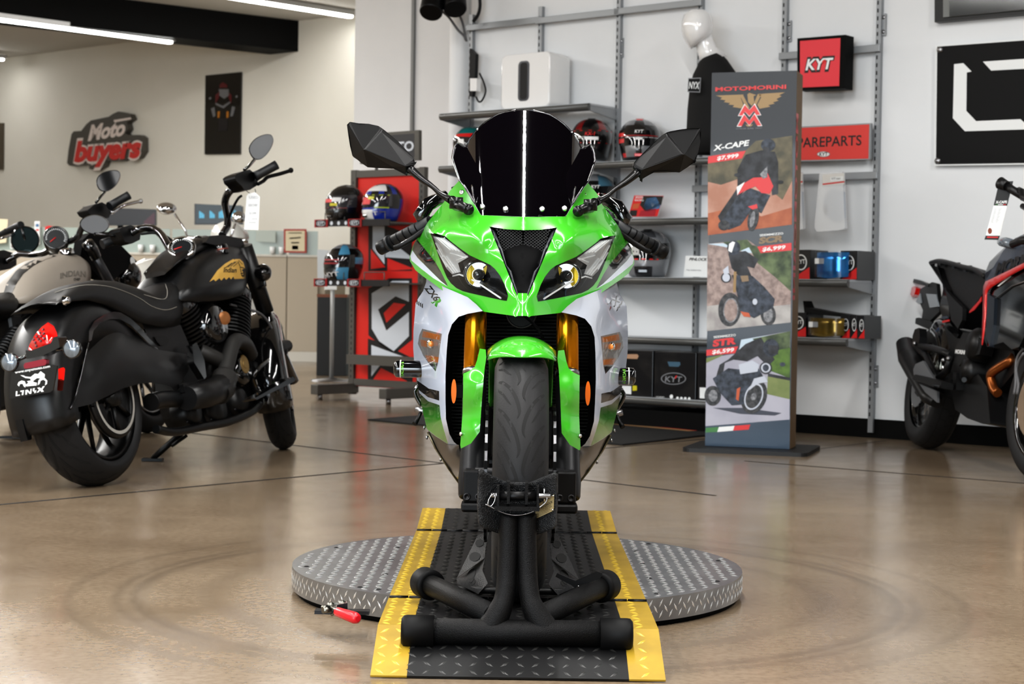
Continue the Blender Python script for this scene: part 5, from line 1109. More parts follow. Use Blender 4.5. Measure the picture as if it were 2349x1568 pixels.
# picture one: red adventure bike in dust
bp_([(243,1087),(470,1055),(495,1003),(562,938),(806,903),(803,1495),(243,1566)],dust,.0010,B1); bp_([(243,1087),(470,1055),(495,1003),(562,938),(806,903),(806,1200),(740,1330),(690,1290),(620,1180),(480,1180),(330,1230),(243,1210)],bushm,.0016,B1); bp_([(243,1420),(420,1380),(600,1440),(803,1380),(803,1495),(243,1566)],mat('print_dust_orange',(184,112,78),.5,var=((150,80,54),9)),.0014,B1)
bp_([(495,1030),(600,1000),(690,1010),(712,1080),(712,1290),(670,1300),(660,1180),(560,1190),(470,1290),(330,1480),(310,1440),(440,1250),(440,1130),(475,1060)],rid,.0022,B1); bell(645,965,48,42,bik,.0028,Bf=B1); bp_([(612,975),(650,985),(655,1020),(610,1010)],rid,.0032,B1)
bp_([(425,1330),(520,1250),(660,1300),(600,1420),(540,1390),(460,1500),(380,1530),(330,1480)],bik,.0026,B1); bp_([(436,1300),(460,1235),(545,1183),(600,1180),(640,1150),(680,1240),(655,1290),(600,1285),(560,1240),(500,1265)],redp,.0034,B1); bp_([(590,1160),(640,1105),(640,1180),(610,1190)],grq,.0038,B1); bp_([(510,1375),(570,1358),(575,1385),(540,1395)],redp,.004,B1)
bell(545,1455,36,85,tyq,.0036,rot=.18,Bf=B1); bell(540,1460,16,55,grq,.004,rot=.18,Bf=B1); bell(440,1165,22,12,rid,.004,Bf=B1); bell(725,1212,22,12,rid,.004,Bf=B1); bp_([(435,1245),(490,1210),(440,1300)],whp,.004,B1); bell(350,1500,38,34,tyq,.003,Bf=B1)
bt_('X-CAPE',(278,1004),(525,966),36,whp,B1,bold=.03,shear=.25); bp_([(245,1041),(496,1003),(470,1055),(243,1088)],redp,.003,B1); bt_('$7,999',(304,1067),(450,1046),25,whp,B1,bold=.03,shear=.2)
# picture two
bp_([(210,150),(440,124),(500,165),(520,203),(697,185),(692,605),(205,655)],gravel,.0010); bp_([(210,150),(300,145),(340,160),(500,165),(520,203),(697,185),(697,230),(440,200),(300,165)],sky,.0014); bp_([(440,150),(505,165),(520,203),(697,188),(694,425),(600,340),(500,260)],treeg,.0017); bp_([(300,140),(440,124),(470,160),(400,190),(330,160)],treeg,.0018); bp_([(206,510),(300,500),(500,520),(692,500),(692,605),(205,655)],mat('print_path',(180,178,176),.5,var=((150,146,146),14)),.0013)
bp_([(330,205),(430,190),(505,240),(480,290),(440,280),(480,370),(545,470),(560,500),(520,500),(430,380),(350,290)],rid,.0022); bell(362,172,38,42,bik,.0026); bp_([(335,150),(355,135),(370,140),(350,200),(330,190)],whp,.003); bell(338,530,66,98,tyq,.0024,rot=.05); bell(345,535,44,72,grq,.0028,rot=.05); bell(345,535,38,64,gravel,.003,rot=.05); bell(562,560,44,62,tyq,.0024,rot=-.1); bell(562,560,28,44,grq,.0028); bp_([(350,330),(470,335),(540,400),(600,470),(590,520),(480,580),(400,540),(380,430)],bik,.0032); bp_([(400,540),(450,550),(460,575),(420,570)],orp,.0036); bp_([(362,310),(378,310),(374,430),(358,430)],gold_p,.0036); bell(318,345,30,30,rid,.0036); bell(318,345,22,24,silv,.004); bp_([(300,300),(330,275),(335,320),(305,325)],silv,.004); bp_([(400,335),(445,332),(450,365),(410,370)],bronze,.0038); bell(485,485,14,18,silv,.004)
bt_('SEIEMMEZZO',(513,106),(650,94),12,whp,bold=.02); bt_('SCR',(508,148),(650,133),34,bronze,bold=.06,shear=.15); bp_([(498,165),(697,143),(697,187),(518,203)],redp,.003); bt_('$6,999',(527,193),(664,178),22,whp,bold=.03,shear=.2)
# picture three
bp_([(203,812),(388,783),(405,705),(690,655),(686,1168),(198,1206)],road,.0010); bp_([(405,705),(560,680),(600,760),(500,790),(390,780)],sky,.0013); bp_([(470,700),(690,655),(688,760),(600,770),(520,740)],treeg,.0014); bp_([(600,770),(690,750),(688,930),(640,910),(560,880)],mat('print_hedge',(92,124,52),.5,var=((60,84,36),20)),.0016); bp_([(560,900),(688,940),(687,1050),(555,1020)],lawn,.0015); bp_([(560,900),(688,925),(688,942),(560,918)],rid,.0018); bp_([(203,812),(300,790),(290,800),(203,840)],lawn,.0015); bp_([(240,1100),(420,1100),(640,1130),(600,1145),(400,1135)],mat('print_shadow',(70,74,86),.5),.0016)
bp_([(430,730),(520,690),(560,760),(600,820),(560,860),(500,800),(440,830),(360,820),(310,840),(290,960),(250,950),(280,850),(330,820)],rid,.0022); bell(578,752,46,52,bik,.0028); bp_([(560,735),(620,740),(618,790),(565,785)],rid,.0032); bell(240,1030,48,58,tyq,.0024); bell(242,1030,26,34,grq,.0028); bell(480,1035,72,102,tyq,.003,rot=.35); bell(478,1035,52,80,silv,.0034,rot=.35); bell(478,1035,44,70,tyq,.0037,rot=.35); bell(478,1035,16,22,grq,.004,rot=.35)
bp_([(240,930),(330,870),(420,880),(500,860),(540,930),(460,960),(420,1080),(350,1085),(280,1010)],bik,.0032); bp_([(390,850),(470,825),(510,850),(500,890),(400,905)],silv,.0037); bp_([(480,930),(540,915),(560,950),(500,960),(450,1000)],silv,.0039); bell(548,868,36,36,rid,.0036); bell(548,868,28,28,silv,.004); bell(548,868,18,20,bik,.0044); bp_([(380,990),(400,980),(390,1060),(375,1050)],orp,.004); bell(645,848,16,12,bik,.004)
bt_('SEIEMMEZZO',(246,696),(375,683),12,whp,bold=.02); bt_('STR',(240,744),(375,727),36,redp,bold=.06,shear=.15); bp_([(203,764),(388,743),(370,783),(203,798)],redp,.003); bt_('$6,599',(236,788),(366,773),22,whp,bold=.03,shear=.2)
bp_([(199,1216),(276,1211),(266,1240),(198,1243)],grnp,.001); bp_([(276,1211),(367,1204),(358,1232),(266,1240)],whp,.001); bp_([(367,1204),(458,1197),(448,1226),(358,1232)],redp,.001)
g.build('printed_graphics',bt)
sd=Plane(q[1],V((-bn.N.y,bn.N.x,0)) if V((-bn.N.y,bn.N.x,0)).x>0 else V((bn.N.y,-bn.N.x,0))); g=MB(); ctr=q[1]-bn.N*.06; ctr.z=.75
g.text('MOTOMORINI',V((ctr.x,ctr.y,1.68))+sd.N*.002,(0,0,-1),-bn.N*-1,.07,redp,ext=0,bold=.03,width=.92); g.build('side_lettering',bt)
# floor mats in front of the shelves
mt=MB(); A=flr(843,964); B=flr(1428,1022); C_=flr(1655,996); D=A+(C_-B); mt.prism([p+UP*.001 for p in (A,B,C_,D)],UP*.008,mat('mat_black',(15,15,15),.85,bump=(200,.4))); mo_=mt.build('floor_mat',None,label='large black floor mat in front of the shelves',cat='mat')
mt=MB(); a,b=flr(1385,970),flr(1600,991); n_=(WN*-1); mt.poly([p+UP*.0105 for p in (a,b,b+WN*.02,a+WN*.02)],redp); mt.poly([p+UP*.0104 for p in (a+WN*.02,b+WN*.02,b+WN*.09,a+WN*.12)],mat('mat_tan',(150,118,82),.6)); mt.build('edge_stripe',mo_)
# ================================================================ red helmet rack by the column
rkP=flr(812,913); RKP=Plane(rkP,WN); rk=thing('helmet_rack','freestanding grey helmet rack with red and white logo panel','display rack',rkP)
G=lambda *p:ZC(p,640,280,2.375)
def rp3(x,y,k=0): return RKP.h(x,y,k)
TL,TR,BL=rp3(815,400),rp3(972,391),rp3(812,905); zt=TL.z; zb=.09; wv=(TR-TL); wv.z=0; Wd=wv.length; uu=wv.normalized()
rg=mat('rack_grey',(92,90,86),.45,metal=.3)
mb=MB(); o=V((TL.x,TL.y,0)); mb.prism([o+uu*.03+UP*zb,o+uu*(Wd-.03)+UP*zb,o+uu*(Wd-.03)+UP*zt,o+uu*.03+UP*zt],WN*-.02,mat('rack_red',(214,44,36),.4)); pnl=mb.build('logo_panel',rk)
mb=MB(); blkr=mat('rack_print_black',(26,25,28),.45); whr=mat('rack_print_white',(206,212,220),.45); redr2=MATS['rack_red']
for pts,m,k in (([(487,905),(600,850),(725,850),(725,1185),(625,1265),(540,1205),(487,1160)],blkr,.001),([(505,932),(618,864),(708,864),(708,978),(635,948),(540,1020),(585,1135),(708,1032),(708,1165),(625,1247),(545,1192),(505,1125)],whr,.0016),([(570,1040),(625,983),(690,992),(585,1092)],redr2,.002),([(484,1178),(540,1195),(728,1285),(728,1425),(555,1338),(484,1442)],blkr,.001),([(503,1213),(700,1285),(640,1310),(555,1318),(503,1385)],whr,.0016),([(487,560),(510,560),(725,560),(725,810),(487,810)],blkr,.001),([(510,560),(575,560),(575,775),(510,690)],whr,.0016),([(575,560),(740,560),(740,620)],redr2,.0018),([(580,625),(722,735),(722,745),(580,735)],whr,.0017),([(500,690),(580,790),(500,800)],redr2,.0018),([(590,740),(740,800),(590,810)],redr2,.0018)):
    RKP.poly(mb,G(*pts),m,k)
mb.build('panel_graphics',pnl)
for i,s in enumerate((.0,Wd)):
    mb=MB(); mb.box(o+uu*s+UP*(zt/2+.03)-WN*.0,(.05,.04,zt),rg,ax=(uu,WN,UP))
    z=.15
    while z<zt-.05: mb.poly([o+uu*(s-.004)+WN*.0206+UP*z,o+uu*(s+.004)+WN*.0206+UP*z,o+uu*(s+.004)+WN*.0206+UP*(z+.02),o+uu*(s-.004)+WN*.0206+UP*(z+.02)],slot); z+=.04
    mb.build('upright',rk); mb=MB(); mb.box(o+uu*s+UP*.075+WN*.18,(.07,.42,.07),rg,ax=(uu,WN,UP)); mb.build('foot',rk,bevel=.004)
    mb=MB(); mb.cyl(o+uu*s+WN*.33+UP*.001,o+uu*s+WN*.33+UP*.045,.018,steel,12); mb.build('levelling_foot',rk)
for z in (zt,.12): mb=MB(); mb.box(o+uu*(Wd/2)+UP*z,(Wd,.035,.05),rg,ax=(uu,WN,UP)); mb.build('cross_bar',rk)
zc=rp3(880,827,.1).z; mb=MB(); mb.box(o+uu*(Wd/2+.05)+WN*.1+UP*zc,(Wd,.04,.07),rg,ax=(uu,WN,UP)); mb.build('front_bar',rk)
# trays with wire guards
tagm=mat('tray_tag_red',(150,24,30),.4)
TZ=[]
for j,(x,y) in enumerate(((760,512),(760,648))):
    k=.36; z=RKP.h(x,y,k).z; TZ.append(z+.012); mb=MB(); s0=-.02; s1=Wd+.02
    mb.box(o+uu*((s0+s1)/2)+WN*(k/2)+UP*z,(s1-s0,k,.012),rg,ax=(uu,WN,UP)); mb.box(o+uu*((s0+s1)/2)+WN*k+UP*z,(s1-s0,.012,.045),blkr,ax=(uu,WN,UP)); ty=mb.build('tray',rk)
    for s in (.03,.42):
        mb=MB()
        for dx in (0,.19): mb.tube([o+uu*(s+dx)+WN*.33+UP*z,o+uu*(s+dx)+WN*.33+UP*(z+.075)],.004,rg,6)
        mb.tube([o+uu*s+WN*.33+UP*(z+.075),o+uu*(s+.19)+WN*.33+UP*(z+.075)],.004,rg,6)
        mb.build('wire_guard',ty)
    for s in (.03,.36):
        mb=MB(); c=o+uu*s+WN*(k+.008)+UP*z; mb.box(c,(.13,.008,.055),tagm,ax=(uu,WN,UP)); mb.box(c+WN*.001,(.10,.008,.045),blkr,ax=(uu,WN,UP)); mb.text('KYT',c+WN*.006-UP*.011,uu,UP,.022,whr,ext=0,bold=.03,align='CENTER')
        for a in range(20): t0=2*PI*a/20; t1=2*PI*(a+1)/20; mb.add([c+WN*.006+uu*(.044*math.cos(t0))+UP*(.019*math.sin(t0)),c+WN*.006+uu*(.044*math.cos(t1))+UP*(.019*math.sin(t1)),c+WN*.006+uu*(.040*math.cos(t1))+UP*(.0165*math.sin(t1)),c+WN*.006+uu*(.040*math.cos(t0))+UP*(.0165*math.sin(t0))],[(0,1,2,3)],whr)
        mb.build('tray_tag',ty)
    mb=MB()
    for s in (.13,.2,.27): mb.lathe([(0,.001),(.014,.001)],o+uu*s+WN*(k+.0065)+UP*z,WN,whr,14)
    mb.build('punched_dots_pattern',ty)
def ontray(px,py,j,k=.2):
    p=RKP.h(px,py,k); return V((p.x,p.y,TZ[j]))
GR='helmets on the red rack'
helmet(ontray(793,460,0,.24),-.75,'black helmet with white and red visor stickers, upper left of the rack',(BK,(30,30,32),(22,22,24)),lambda th,z:0,vis=(60,60,64),visdeco=[(-60,-30,.0,.045,WH),(-30,10,.015,.04,RED),(10,40,.02,.05,(220,220,220)),(5,30,-.01,.01,(200,190,40)),(-70,60,-.026,-.02,(120,30,30))],group=GR)
helmet(ontray(880,452,0,.22),-.95,'blue and white racing helmet with yellow lines, upper right of the rack',((24,50,150),WH,BK),lambda th,z:1 if (z<-.045 and abs(th)<40) else (2 if (abs(th)>60 and abs(th)<120 and -.03<z<.07) else (1 if (z>.09 and abs(th)<70) else (2 if (z>.04 and (int(th/22)%2)) else 0))),vis=(50,50,54),visdeco=[(-50,-15,-.01,.05,WH),(-15,25,-.005,.045,RED),(15,35,.03,.05,(200,200,60)),(-70,80,.058,.063,(170,190,50)),(40,80,-.03,-.022,(170,190,50))],txt=[('KYT',.06,-.08,.025,WH,.1)],group=GR)
helmet(ontray(790,592,1,.24),-.8,'black and light blue helmet alone on the lower rack tray',(BK,(84,150,186),GY),lambda th,z:1 if ((60<th<150 and abs(z-.03)<.02) or (z<-.02 and 40<th<70) or (th>140 and z<.06) or (z>.06 and 40<th<70)) else (2 if z>.115 else 0),vis=(30,30,34),visdeco=[(-60,-25,-.01,.05,(205,205,205)),(-25,40,.0,.012,(140,30,36)),(-20,40,.025,.035,(150,40,50))],txt=[('KYT',.045,-.085,.03,WH,.1)],group=GR)
# header sign on its pole above the rack
sp=Plane(rp3(890,330,.0),WN); st=thing('header_sign','dark grey framed sign above the rack, mostly behind the left mirror','sign',rp3(870,395,0)); mb=MB(); mb.prism([sp.h(x,y) for x,y in ((826,308),(961,298),(961,367),(826,376))],WN*-.03,rg); mb.build('frame',st)
mb=MB(); sp.poly(mb,[(834,314),(950,306),(950,361),(834,369)],mat('sign_charcoal',(50,50,54),.45),.001); sp.txt(mb,'MOTO',(868,350),(949,345),22,whr,k=.002,bold=.03); mb.build('lettering',st)
mb=MB(); a=sp.h(864,370,-.015); mb.cyl(V((a.x,a.y,zt)),a,.012,rg,10); mb.build('pole',st)
# slim floor stand and a dark cabinet behind the rack
sg=thing('floor_stand','slim silver floor stand with small sign plate, left of the rack','sign stand',flr(760,873)); c=flr(760,873)
mb=MB(); mb.lathe([(0,.03),(.03,.028),(.17,.012),(.18,.0)],c,UP,steel,32); mb.build('base',sg); zz=at(760,655,c.y).z; mb=MB(); mb.cyl(c+UP*.02,c+UP*(zz+.3),.018,mat('stand_silver',(170,172,172),.35,metal=.4),16); mb.cyl(c+UP*.85,c+UP*.9,.022,steel,16); mb.build('pole',sg)
mb=MB(); mb.prism([at(x,y,c.y-.03) for x,y in ((728,572),(792,576),(792,640),(728,638))],V((0,.015,0)),mat('frost_plate',(190,194,196),.3)); mb.prism([at(x,y,c.y-.03) for x,y in ((744,640),(772,641),(772,664),(744,664))],V((0,.02,0)),whp); mb.build('sign_plate',sg)
Yc=flr(762,866).y+.35; mb=MB(); mb.prism([at(728,681,Yc),at(796,682,Yc),V((at(796,682,Yc).x,Yc,.003)),V((at(728,681,Yc).x,Yc,.003))],V((0,.5,0)),mat('cabinet_charcoal',(34,36,38),.6)); a=MB(); mb.prism([at(727,674,Yc),at(797,675,Yc),at(797,682,Yc),at(727,681,Yc)],V((0,.5,0)),mat('wood_top',(120,70,44),.5)); mb.build('cabinet',None,label='dark cabinet with brown top behind the silver stand',cat='cabinet')
# ================================================================ far office: cubicles, screens, signs
YC=19.0; beige=mat('cubicle_fabric',(182,172,156),.8,bump=(60,.1)); trimc=mat('cubicle_trim',(206,203,194),.5); frost=mat('frosted_glass',(172,186,180),.25,alpha=.8)
xs=[-330,-60,130,390,658,730]
for i in range(5):
    a,b=xs[i],xs[i+1]; t=thing('cubicle_panel',['beige partition at the far left behind the first motorcycle','beige partition behind the grey tank motorcycle','beige partition below the wide dark monitor','beige partition below the chart monitor','narrow beige partition below the framed certificate'][i],'partition',V(((at(a,700,YC).x+at(b,700,YC).x)/2,YC,0)),group='office partitions'); A=at(a,588,YC); B=at(b,588,YC); z1=A.z if i<0 else at(600,588,YC).z
    x0,x1=at(a,640,YC).x+.004,at(b,640,YC).x-.004
    mb=MB(); mb.box(((x0+x1)/2,YC+.04,(z1+.11)/2),(x1-x0,.08,z1-.11),beige); mb.build('fabric_panel',t,bevel=.006); mb=MB(); mb.box(((x0+x1)/2,YC+.04,.056),(x1-x0,.085,.11),trimc); mb.box(((x0+x1)/2,YC+.04,z1+.012),(x1-x0,.1,.024),trimc); mb.build('trim',t)
    mb=MB(); zg=z1+.025; h=(at(600,528,YC).z-zg); mb.box(((x0+x1)/2,YC+.04,zg+h/2),(x1-x0-.02,.012,h),frost); mb.build('glass_screen',t)
mb=MB(); x1=at(730,640,YC).x; mb.box((x1+.03,YC+1.2,.56),(.08,2.3,1.12),beige); mb.build('side_partition',None,label='beige side partition closing the office row at its right end',cat='partition')
def monitor(x0,x1,y0,y1,Y,label,deco):
    t=thing('monitor',label,'monitor',at((x0+x1)/2,y1+15,Y)); mb=MB(); mb.prism([at(x,y,Y) for x,y in ((x0,y0),(x1,y0+6),(x1,y1),(x0,y1))],V((0,.05,0)),mat('monitor_black',(18,18,20),.3)); mb.build('screen_body',t); mb=MB(); c=at((x0+x1)/2,y1,Y); mb.box(V((c.x,Y+.05,(c.z+.75)/2)),(.06,.03,c.z-.73),matte); mb.box(V((c.x,Y+.05,.756)),(.3,.2,.02),matte); mb.build('stand',t); mb=MB(); deco(mb,Plane(at(x0,y0,Y),V((0,-1,0)))); mb.build('screen_image',t)
mb=MB(); x0,x1=at(-200,640,19.6).x,at(728,640,19.6).x; mb.box(((x0+x1)/2,19.75,.73),(x1-x0,.9,.03),beige)
for x in (x0+.1,(x0+x1)/2,x1-.1): mb.box((x,19.75,.3575),(.05,.8,.715),beige)
mb.build('office_desk',None,label='long beige desk behind the partitions carrying the monitors',cat='desk')
def m1(mb,pl): pl.poly(mb,[(193,475),(355,483),(355,514),(193,512)],mat('screen_dark',(28,26,30),.3),.002); pl.poly(mb,[(352,488),(355,488),(355,514),(330,514),(330,508)],mat('screen_maroon',(70,30,44),.3),.003)
def m2(mb,pl):
    pl.poly(mb,[(449,468),(554,471),(554,512),(449,512)],mat('screen_teal',(40,52,58),.3,emit=.3),.002); cy=mat('screen_cyan',(70,150,180),.3,emit=.8)
    for i,(x,h) in enumerate(((457,16),(460,14),(463,12),(466,9),(481,17),(484,15),(487,12),(490,9),(502,14),(505,16),(508,18),(511,15),(514,12),(523,10),(526,15),(529,17),(532,14),(537,18),(540,16))): pl.poly(mb,[(x,500-h),(x+2.3,500-h),(x+2.3,500),(x,500)],cy,.003)
monitor(190,358,474,517,19.6,'wide dark desk monitor above the beige partitions',m1); monitor(446,557,467,515,19.6,'desk monitor showing light blue bar charts',m2)
def farcard(name,label,cat,pts,m,Y,deco=(),grp=None):
    mb=MB(); mb.prism([at(x,y,Y) for x,y in pts],V((0,.012,0)),m); o=mb.build(name,None,label=label,cat=cat,group=grp)
    if deco:
        mb=MB(); pl=Plane(at(*pts[0],Y),V((0,-1,0)))
        for p,mm in deco: pl.poly(mb,p,mm,.002)
        mb.build('printed_graphics',o)
cream=mat('paper_cream',(222,212,182),.7); redf=mat('frame_red',(170,60,50),.5)
farcard('certificate','framed cream certificate with red border on the glass partition','certificate',[(651,525),(703,525),(703,580),(651,579)],redf,18.98,[([(655,529),(699,529),(699,576),(655,575)],cream),([(664,545),(690,543),(690,546),(664,548)],gryp),([(668,555),(686,555),(686,558),(668,558)],gryp),([(662,533),(692,533),(692,535),(662,535)],mat('ink_soft',(170,160,140),.6)),([(670,563),(684,563),(684,572),(670,572)],mat('seal_gold',(196,180,130),.6))])
farcard('notice','faint paper sheet taped to the frosted glass, left of the certificate','paper',[(587,528),(632,530),(632,556),(587,553)],mat('paper_faint',(186,196,190),.6),18.98)
farcard('sticker','small white sticker with blue and red marks on the left glass','sticker',[(79,507),(91,507),(91,560),(79,560)],whp,18.98,[([(82,513),(89,513),(89,520),(82,520)],bluep),([(82,525),(89,525),(89,529),(82,529)],redp)])
farcard('flyer','red and white flyer on the left glass partition','paper',[(22,520),(48,520),(46,570),(24,570)],whp,18.98,[([(25,540),(46,540),(46,546),(25,546)],redp),([(26,555),(38,555),(38,568),(26,568)],bkp)])
farcard('flyer','cream flyer at the left picture edge','paper',[(-20,500),(18,503),(14,556),(-20,560)],cream,18.98)
mb=MB(); mb.prism([at(x,y,18.97) for x,y in ((103,520),(112,517),(130,521),(135,526),(128,531),(118,528),(110,532),(104,530))],V((0,.05,0)),redp); mb.build('sticker',None,label='red figure sticker on the glass behind the round speedometer',cat='sticker')
for i,(x,y) in enumerate(((323,572),(350,572),(625,571),(646,571))):
    c=at(x,y,18.995); c.z=at(600,588,YC).z+.028; mb=MB(); mb.lathe([(0,0),(.026,0),(.032,.08),(.029,.08),(.024,.01)],c,UP,whp,16); mb.build('paper_cup',None,label=['leftmost white cup on the partition ledge','second white cup on the partition ledge','third white cup on the ledge, left of the certificate','white cup on the ledge nearest the certificate'][i],cat='cup',group='white cups on the partition ledge')
po=FWL; mb=MB(); Q=[FWL.h(x,y,.03) for x,y in ((471,173),(553,165),(550,353),(469,354))]; mb.prism(Q,WN*-.025,mat('poster_black',(14,13,14),.08,coat=1)); pt=mb.build('poster',None,label='tall black glossy poster of a rider on the far wall',cat='poster'); mb=MB(); P8=lambda *p:ZC(p,0,0,2.936)
dr=mat('poster_dark_red',(90,20,24),.3); dgm=mat('poster_grey',(110,110,112),.3); orr=mat('poster_amber',(170,110,30),.3)
for p,m in (([(1478,570),(1500,552),(1530,570),(1532,590),(1478,592)],dr),([(1472,600),(1540,600),(1545,640),(1510,665),(1478,645)],dgm),([(1450,640),(1478,615),(1475,660),(1450,700)],dr),([(1535,615),(1560,640),(1558,700),(1540,660)],dr),([(1450,690),(1500,712),(1545,685),(1555,690),(1505,730),(1452,705)],dgm),([(1420,730),(1445,720),(1452,780),(1435,790)],dgm),([(1562,715),(1585,720),(1570,780),(1550,785)],dgm),([(1465,750),(1482,748),(1478,792),(1464,795)],orr),([(1525,748),(1540,750),(1540,790),(1524,795)],orr),([(1470,800),(1535,800),(1530,880),(1470,885)],mat('poster_shade',(32,28,30),.3)),([(1405,660),(1420,650),(1425,665),(1410,672)],dgm),([(1585,645),(1600,640),(1600,655),(1588,660)],dgm)): FWL.poly(mb,P8(*p),m,.0325)
mb.build('printed_figure',pt)
mb=MB(); Q=[FWL.h(x,y,.03) for x,y in ((-60,282),(7,282),(6,389),(-60,389))]; mb.prism(Q,WN*-.025,mat('frame_brown',(92,84,72),.4)); mb.build('picture_frame',None,label='edge of a brown picture at the left picture border',cat='picture')
# script logo sign on the far wall
sg=thing('logo_sign','grey backed script sign with white and red words on the far wall','sign',FWL.h(250,390,.02)); S8=lambda *p:ZC(p,0,0,2.936)
backm=mat('sign_back_grey',(84,80,74),.5); mb=MB(); out=S8((490,1100),(505,1118),(560,1115),(640,1110),(640,1140),(680,1150),(735,1120),(745,1085),(860,1085),(880,1070),(970,1065),(1000,1020),(998,930),(975,912),(900,915),(880,900),(900,870),(890,830),(925,805),(910,770),(870,762),(835,755),(800,770),(770,790),(650,815),(620,840),(585,885),(535,888),(520,905),(500,1010))
mb.prism([FWL.h(x,y,.01) for x,y in out],WN*.10,backm); mb.build('backing',sg); mb=MB(); pk=mat('sign_pinkish_white',(226,214,208),.4); rd=mat('sign_letter_red',(204,62,58),.4)
def ftxt(t,a,b,h,m,k,**kw): A,B=S8(a,b); FWL.txt(mb,t,A,B,h/2.936,m,k=k,**kw)
ftxt('Moto',(590,945),(845,905),100,pk,.115,bold=.045,shear=.35); FWL.poly(mb,S8((765,808),(880,790),(885,803),(770,824)),pk,.116); ftxt('buyers',(492,1093),(958,1058),150,pk,.116,bold=.085,shear=.22); ftxt('buyers',(498,1085),(950,1052),132,rd,.122,bold=.05,shear=.22); mb.build('lettering',sg)
# ================================================================ the other motorcycles
from mathutils.bvhtree import BVHTree
class BF:
    """a leaning motorcycle's own frame: a forward from the rear contact, o to its right, b up along the lean"""
    def __init__(s,R,F,lean):
        s.R=V(R); d=V(F)-s.R; s.WB=d.length; s.f=d.normalized(); r=s.f.cross(UP).normalized(); s.r=r*math.cos(lean)+UP*math.sin(lean); s.u=UP*math.cos(lean)-r*math.sin(lean); s.rh=r
    def w(s,a,o,b): return s.R+s.f*a+s.r*o+s.u*b
    def h(s,px,py,o=0.0): return hit(px,py,s.R+s.r*o,s.r)
    def loc(s,P): q=P-s.R; return q.dot(s.f),q.dot(s.r),q.dot(s.u)
    def saddle(s,mb,st,m,n=18,p=2.6,under=.0,lob=0):
        """loft over the spine: stations (top px,py on the mid plane, bottom px,py on the right side, half width)"""
        rings=[]
        for tx,ty,bx,by,w in st:
            aT,_,bT=s.loc(s.h(tx,ty,0)); aB,_,bB=s.loc(s.h(bx,by,w)); a=(aT+aB)/2; r=[]
            for i in range(n+1):
                t=PI*i/n; c=math.cos(t); sn=math.sin(t); o=w*abs(c)**(2/p)*(1 if c>0 else -1); q=sn**(2/p)
                r.append(s.w(aB+(aT-aB)*q,o,bB+(bT-bB)*q))
            for i in range(1,7): t=i/7; r.append(s.w(aB,-w+2*w*t,bB-under*math.sin(PI*t)))
            rings.append(r)
        return mb.loft(rings,m)
    def prism(s,mb,pts,o,th,m): return mb.prism([s.h(x,y,o) for x,y in pts],s.r*-th,m)
def caster(mb):
    return BVHTree.FromPolygons([tuple(v) for v in mb.v],[tuple(f) for f in mb.f])
def on(bv,px,py,lift=.002):
    d=ray(px,py); h=bv.ray_cast(CPOS,d.normalized(),40)
    if h[0] is None:
        n=bv.find_nearest(CPOS+d*7); return n[0]-d.normalized()*lift
    return h[0]-d.normalized()*lift
Zi=lambda *p:ZC(p,0,480,2.3056); Zj=lambda *p:ZC(p,340,620,3.408); Zk=lambda *p:ZC(p,0,680,4.125); Zl=lambda *p:ZC(p,340,280,4.612); Zg=lambda *p:ZC(p,0,380,4.612)
def sc_prof(prof,kw,R): k=R/.288; return [(l*kw/.0595,r*k) for l,r in prof]
CRU=[[(.006,.0,.002),(.012,-.04,.010),(.03,-.10,.010),(.045,-.13,.007)],[(.05,-.02,.004),(.065,-.07,.009),(.08,-.11,.006)]]
bsat=mat('satin_black_paint',(17,17,18),.36,spec=.45); bgls=mat('cruiser_gloss_black',(10,10,11),.1,coat=1); leather=mat('black_leather',(22,22,23),.5,spec=.35,bump=(120,.12)); eng=mat('engine_black',(10,10,11),.38,spec=.4); pipe=mat('exhaust_black',(44,43,42),.5,metal=.2); stitch=mat('stitching',(140,136,128),.6); goldp=mat('emblem_gold',(206,164,74),.4); redl=mat('red_lens',(190,14,10),.12,coat=1,emit=.15); smk=mat('smoked_lens',(120,130,140),.12,coat=1,metal=.3); mglass=mat('mirror_glass_grey',(150,152,155),.04,metal=1)
K=BF(flr(230,1113),flr(655,1030),math.radians(12.5))
bk=thing('cruiser_motorcycle','matt black cruiser motorcycle with gold tank emblem and red tail light, seen from behind','motorcycle',K.R)
RW=K.w(0,0,.325); FWc=K.w(K.WB,0,.315)
mb=MB(); tyre(mb,RW,K.r,K.f,sc_prof(TYP,.092,.325),rubber,groove,CRU,n=80,up=K.u,pitch=.10); mb.build('rear_tyre',bk)
mb=MB(); rim(mb,RW,K.r,K.f,K.u,.235,.075,eng,10); mb.build('rear_rim',bk)
mb=MB(); C=RW+K.r*.115; mb.lathe([(.05,-.012),(.158,-.012),(.162,0),(.158,.014),(.148,.016)],C,K.r,eng,64); pu=mb.build('belt_pulley',bk); mb=MB(); mb.lathe([(.146,.0175),(.133,.0175)],C,K.r,mat('pinstripe_silver',(176,174,168),.35,metal=.3),64,smooth=False); mb.build('silver_ring',pu)
mb=MB()
for i in range(7):
    a=2*PI*i/7+.3; e=K.f*math.cos(a)+K.u*math.sin(a); mb.tube([C+e*.03,C+e*.135],.009,eng,8)
mb.lathe([(0,.03),(.035,.03),(.04,-.01)],C,K.r,eng,24); mb.build('pulley_spokes',pu)
fa=math.radians(-26); ff=K.f*math.cos(fa)+K.rh*math.sin(fa)*-1; ff=(K.f*math.cos(.38)-K.r*math.sin(.38)).normalized(); fr=ff.cross(K.u).normalized()
mb=MB(); tyre(mb,FWc,fr,ff,sc_prof(TYP,.064,.315),rubber,groove,CRU,n=72,up=K.u,pitch=.10); mb.build('front_tyre',bk)
mb=MB(); rim(mb,FWc,fr,ff,K.u,.22,.05,eng,10); mb.build('front_rim',bk)
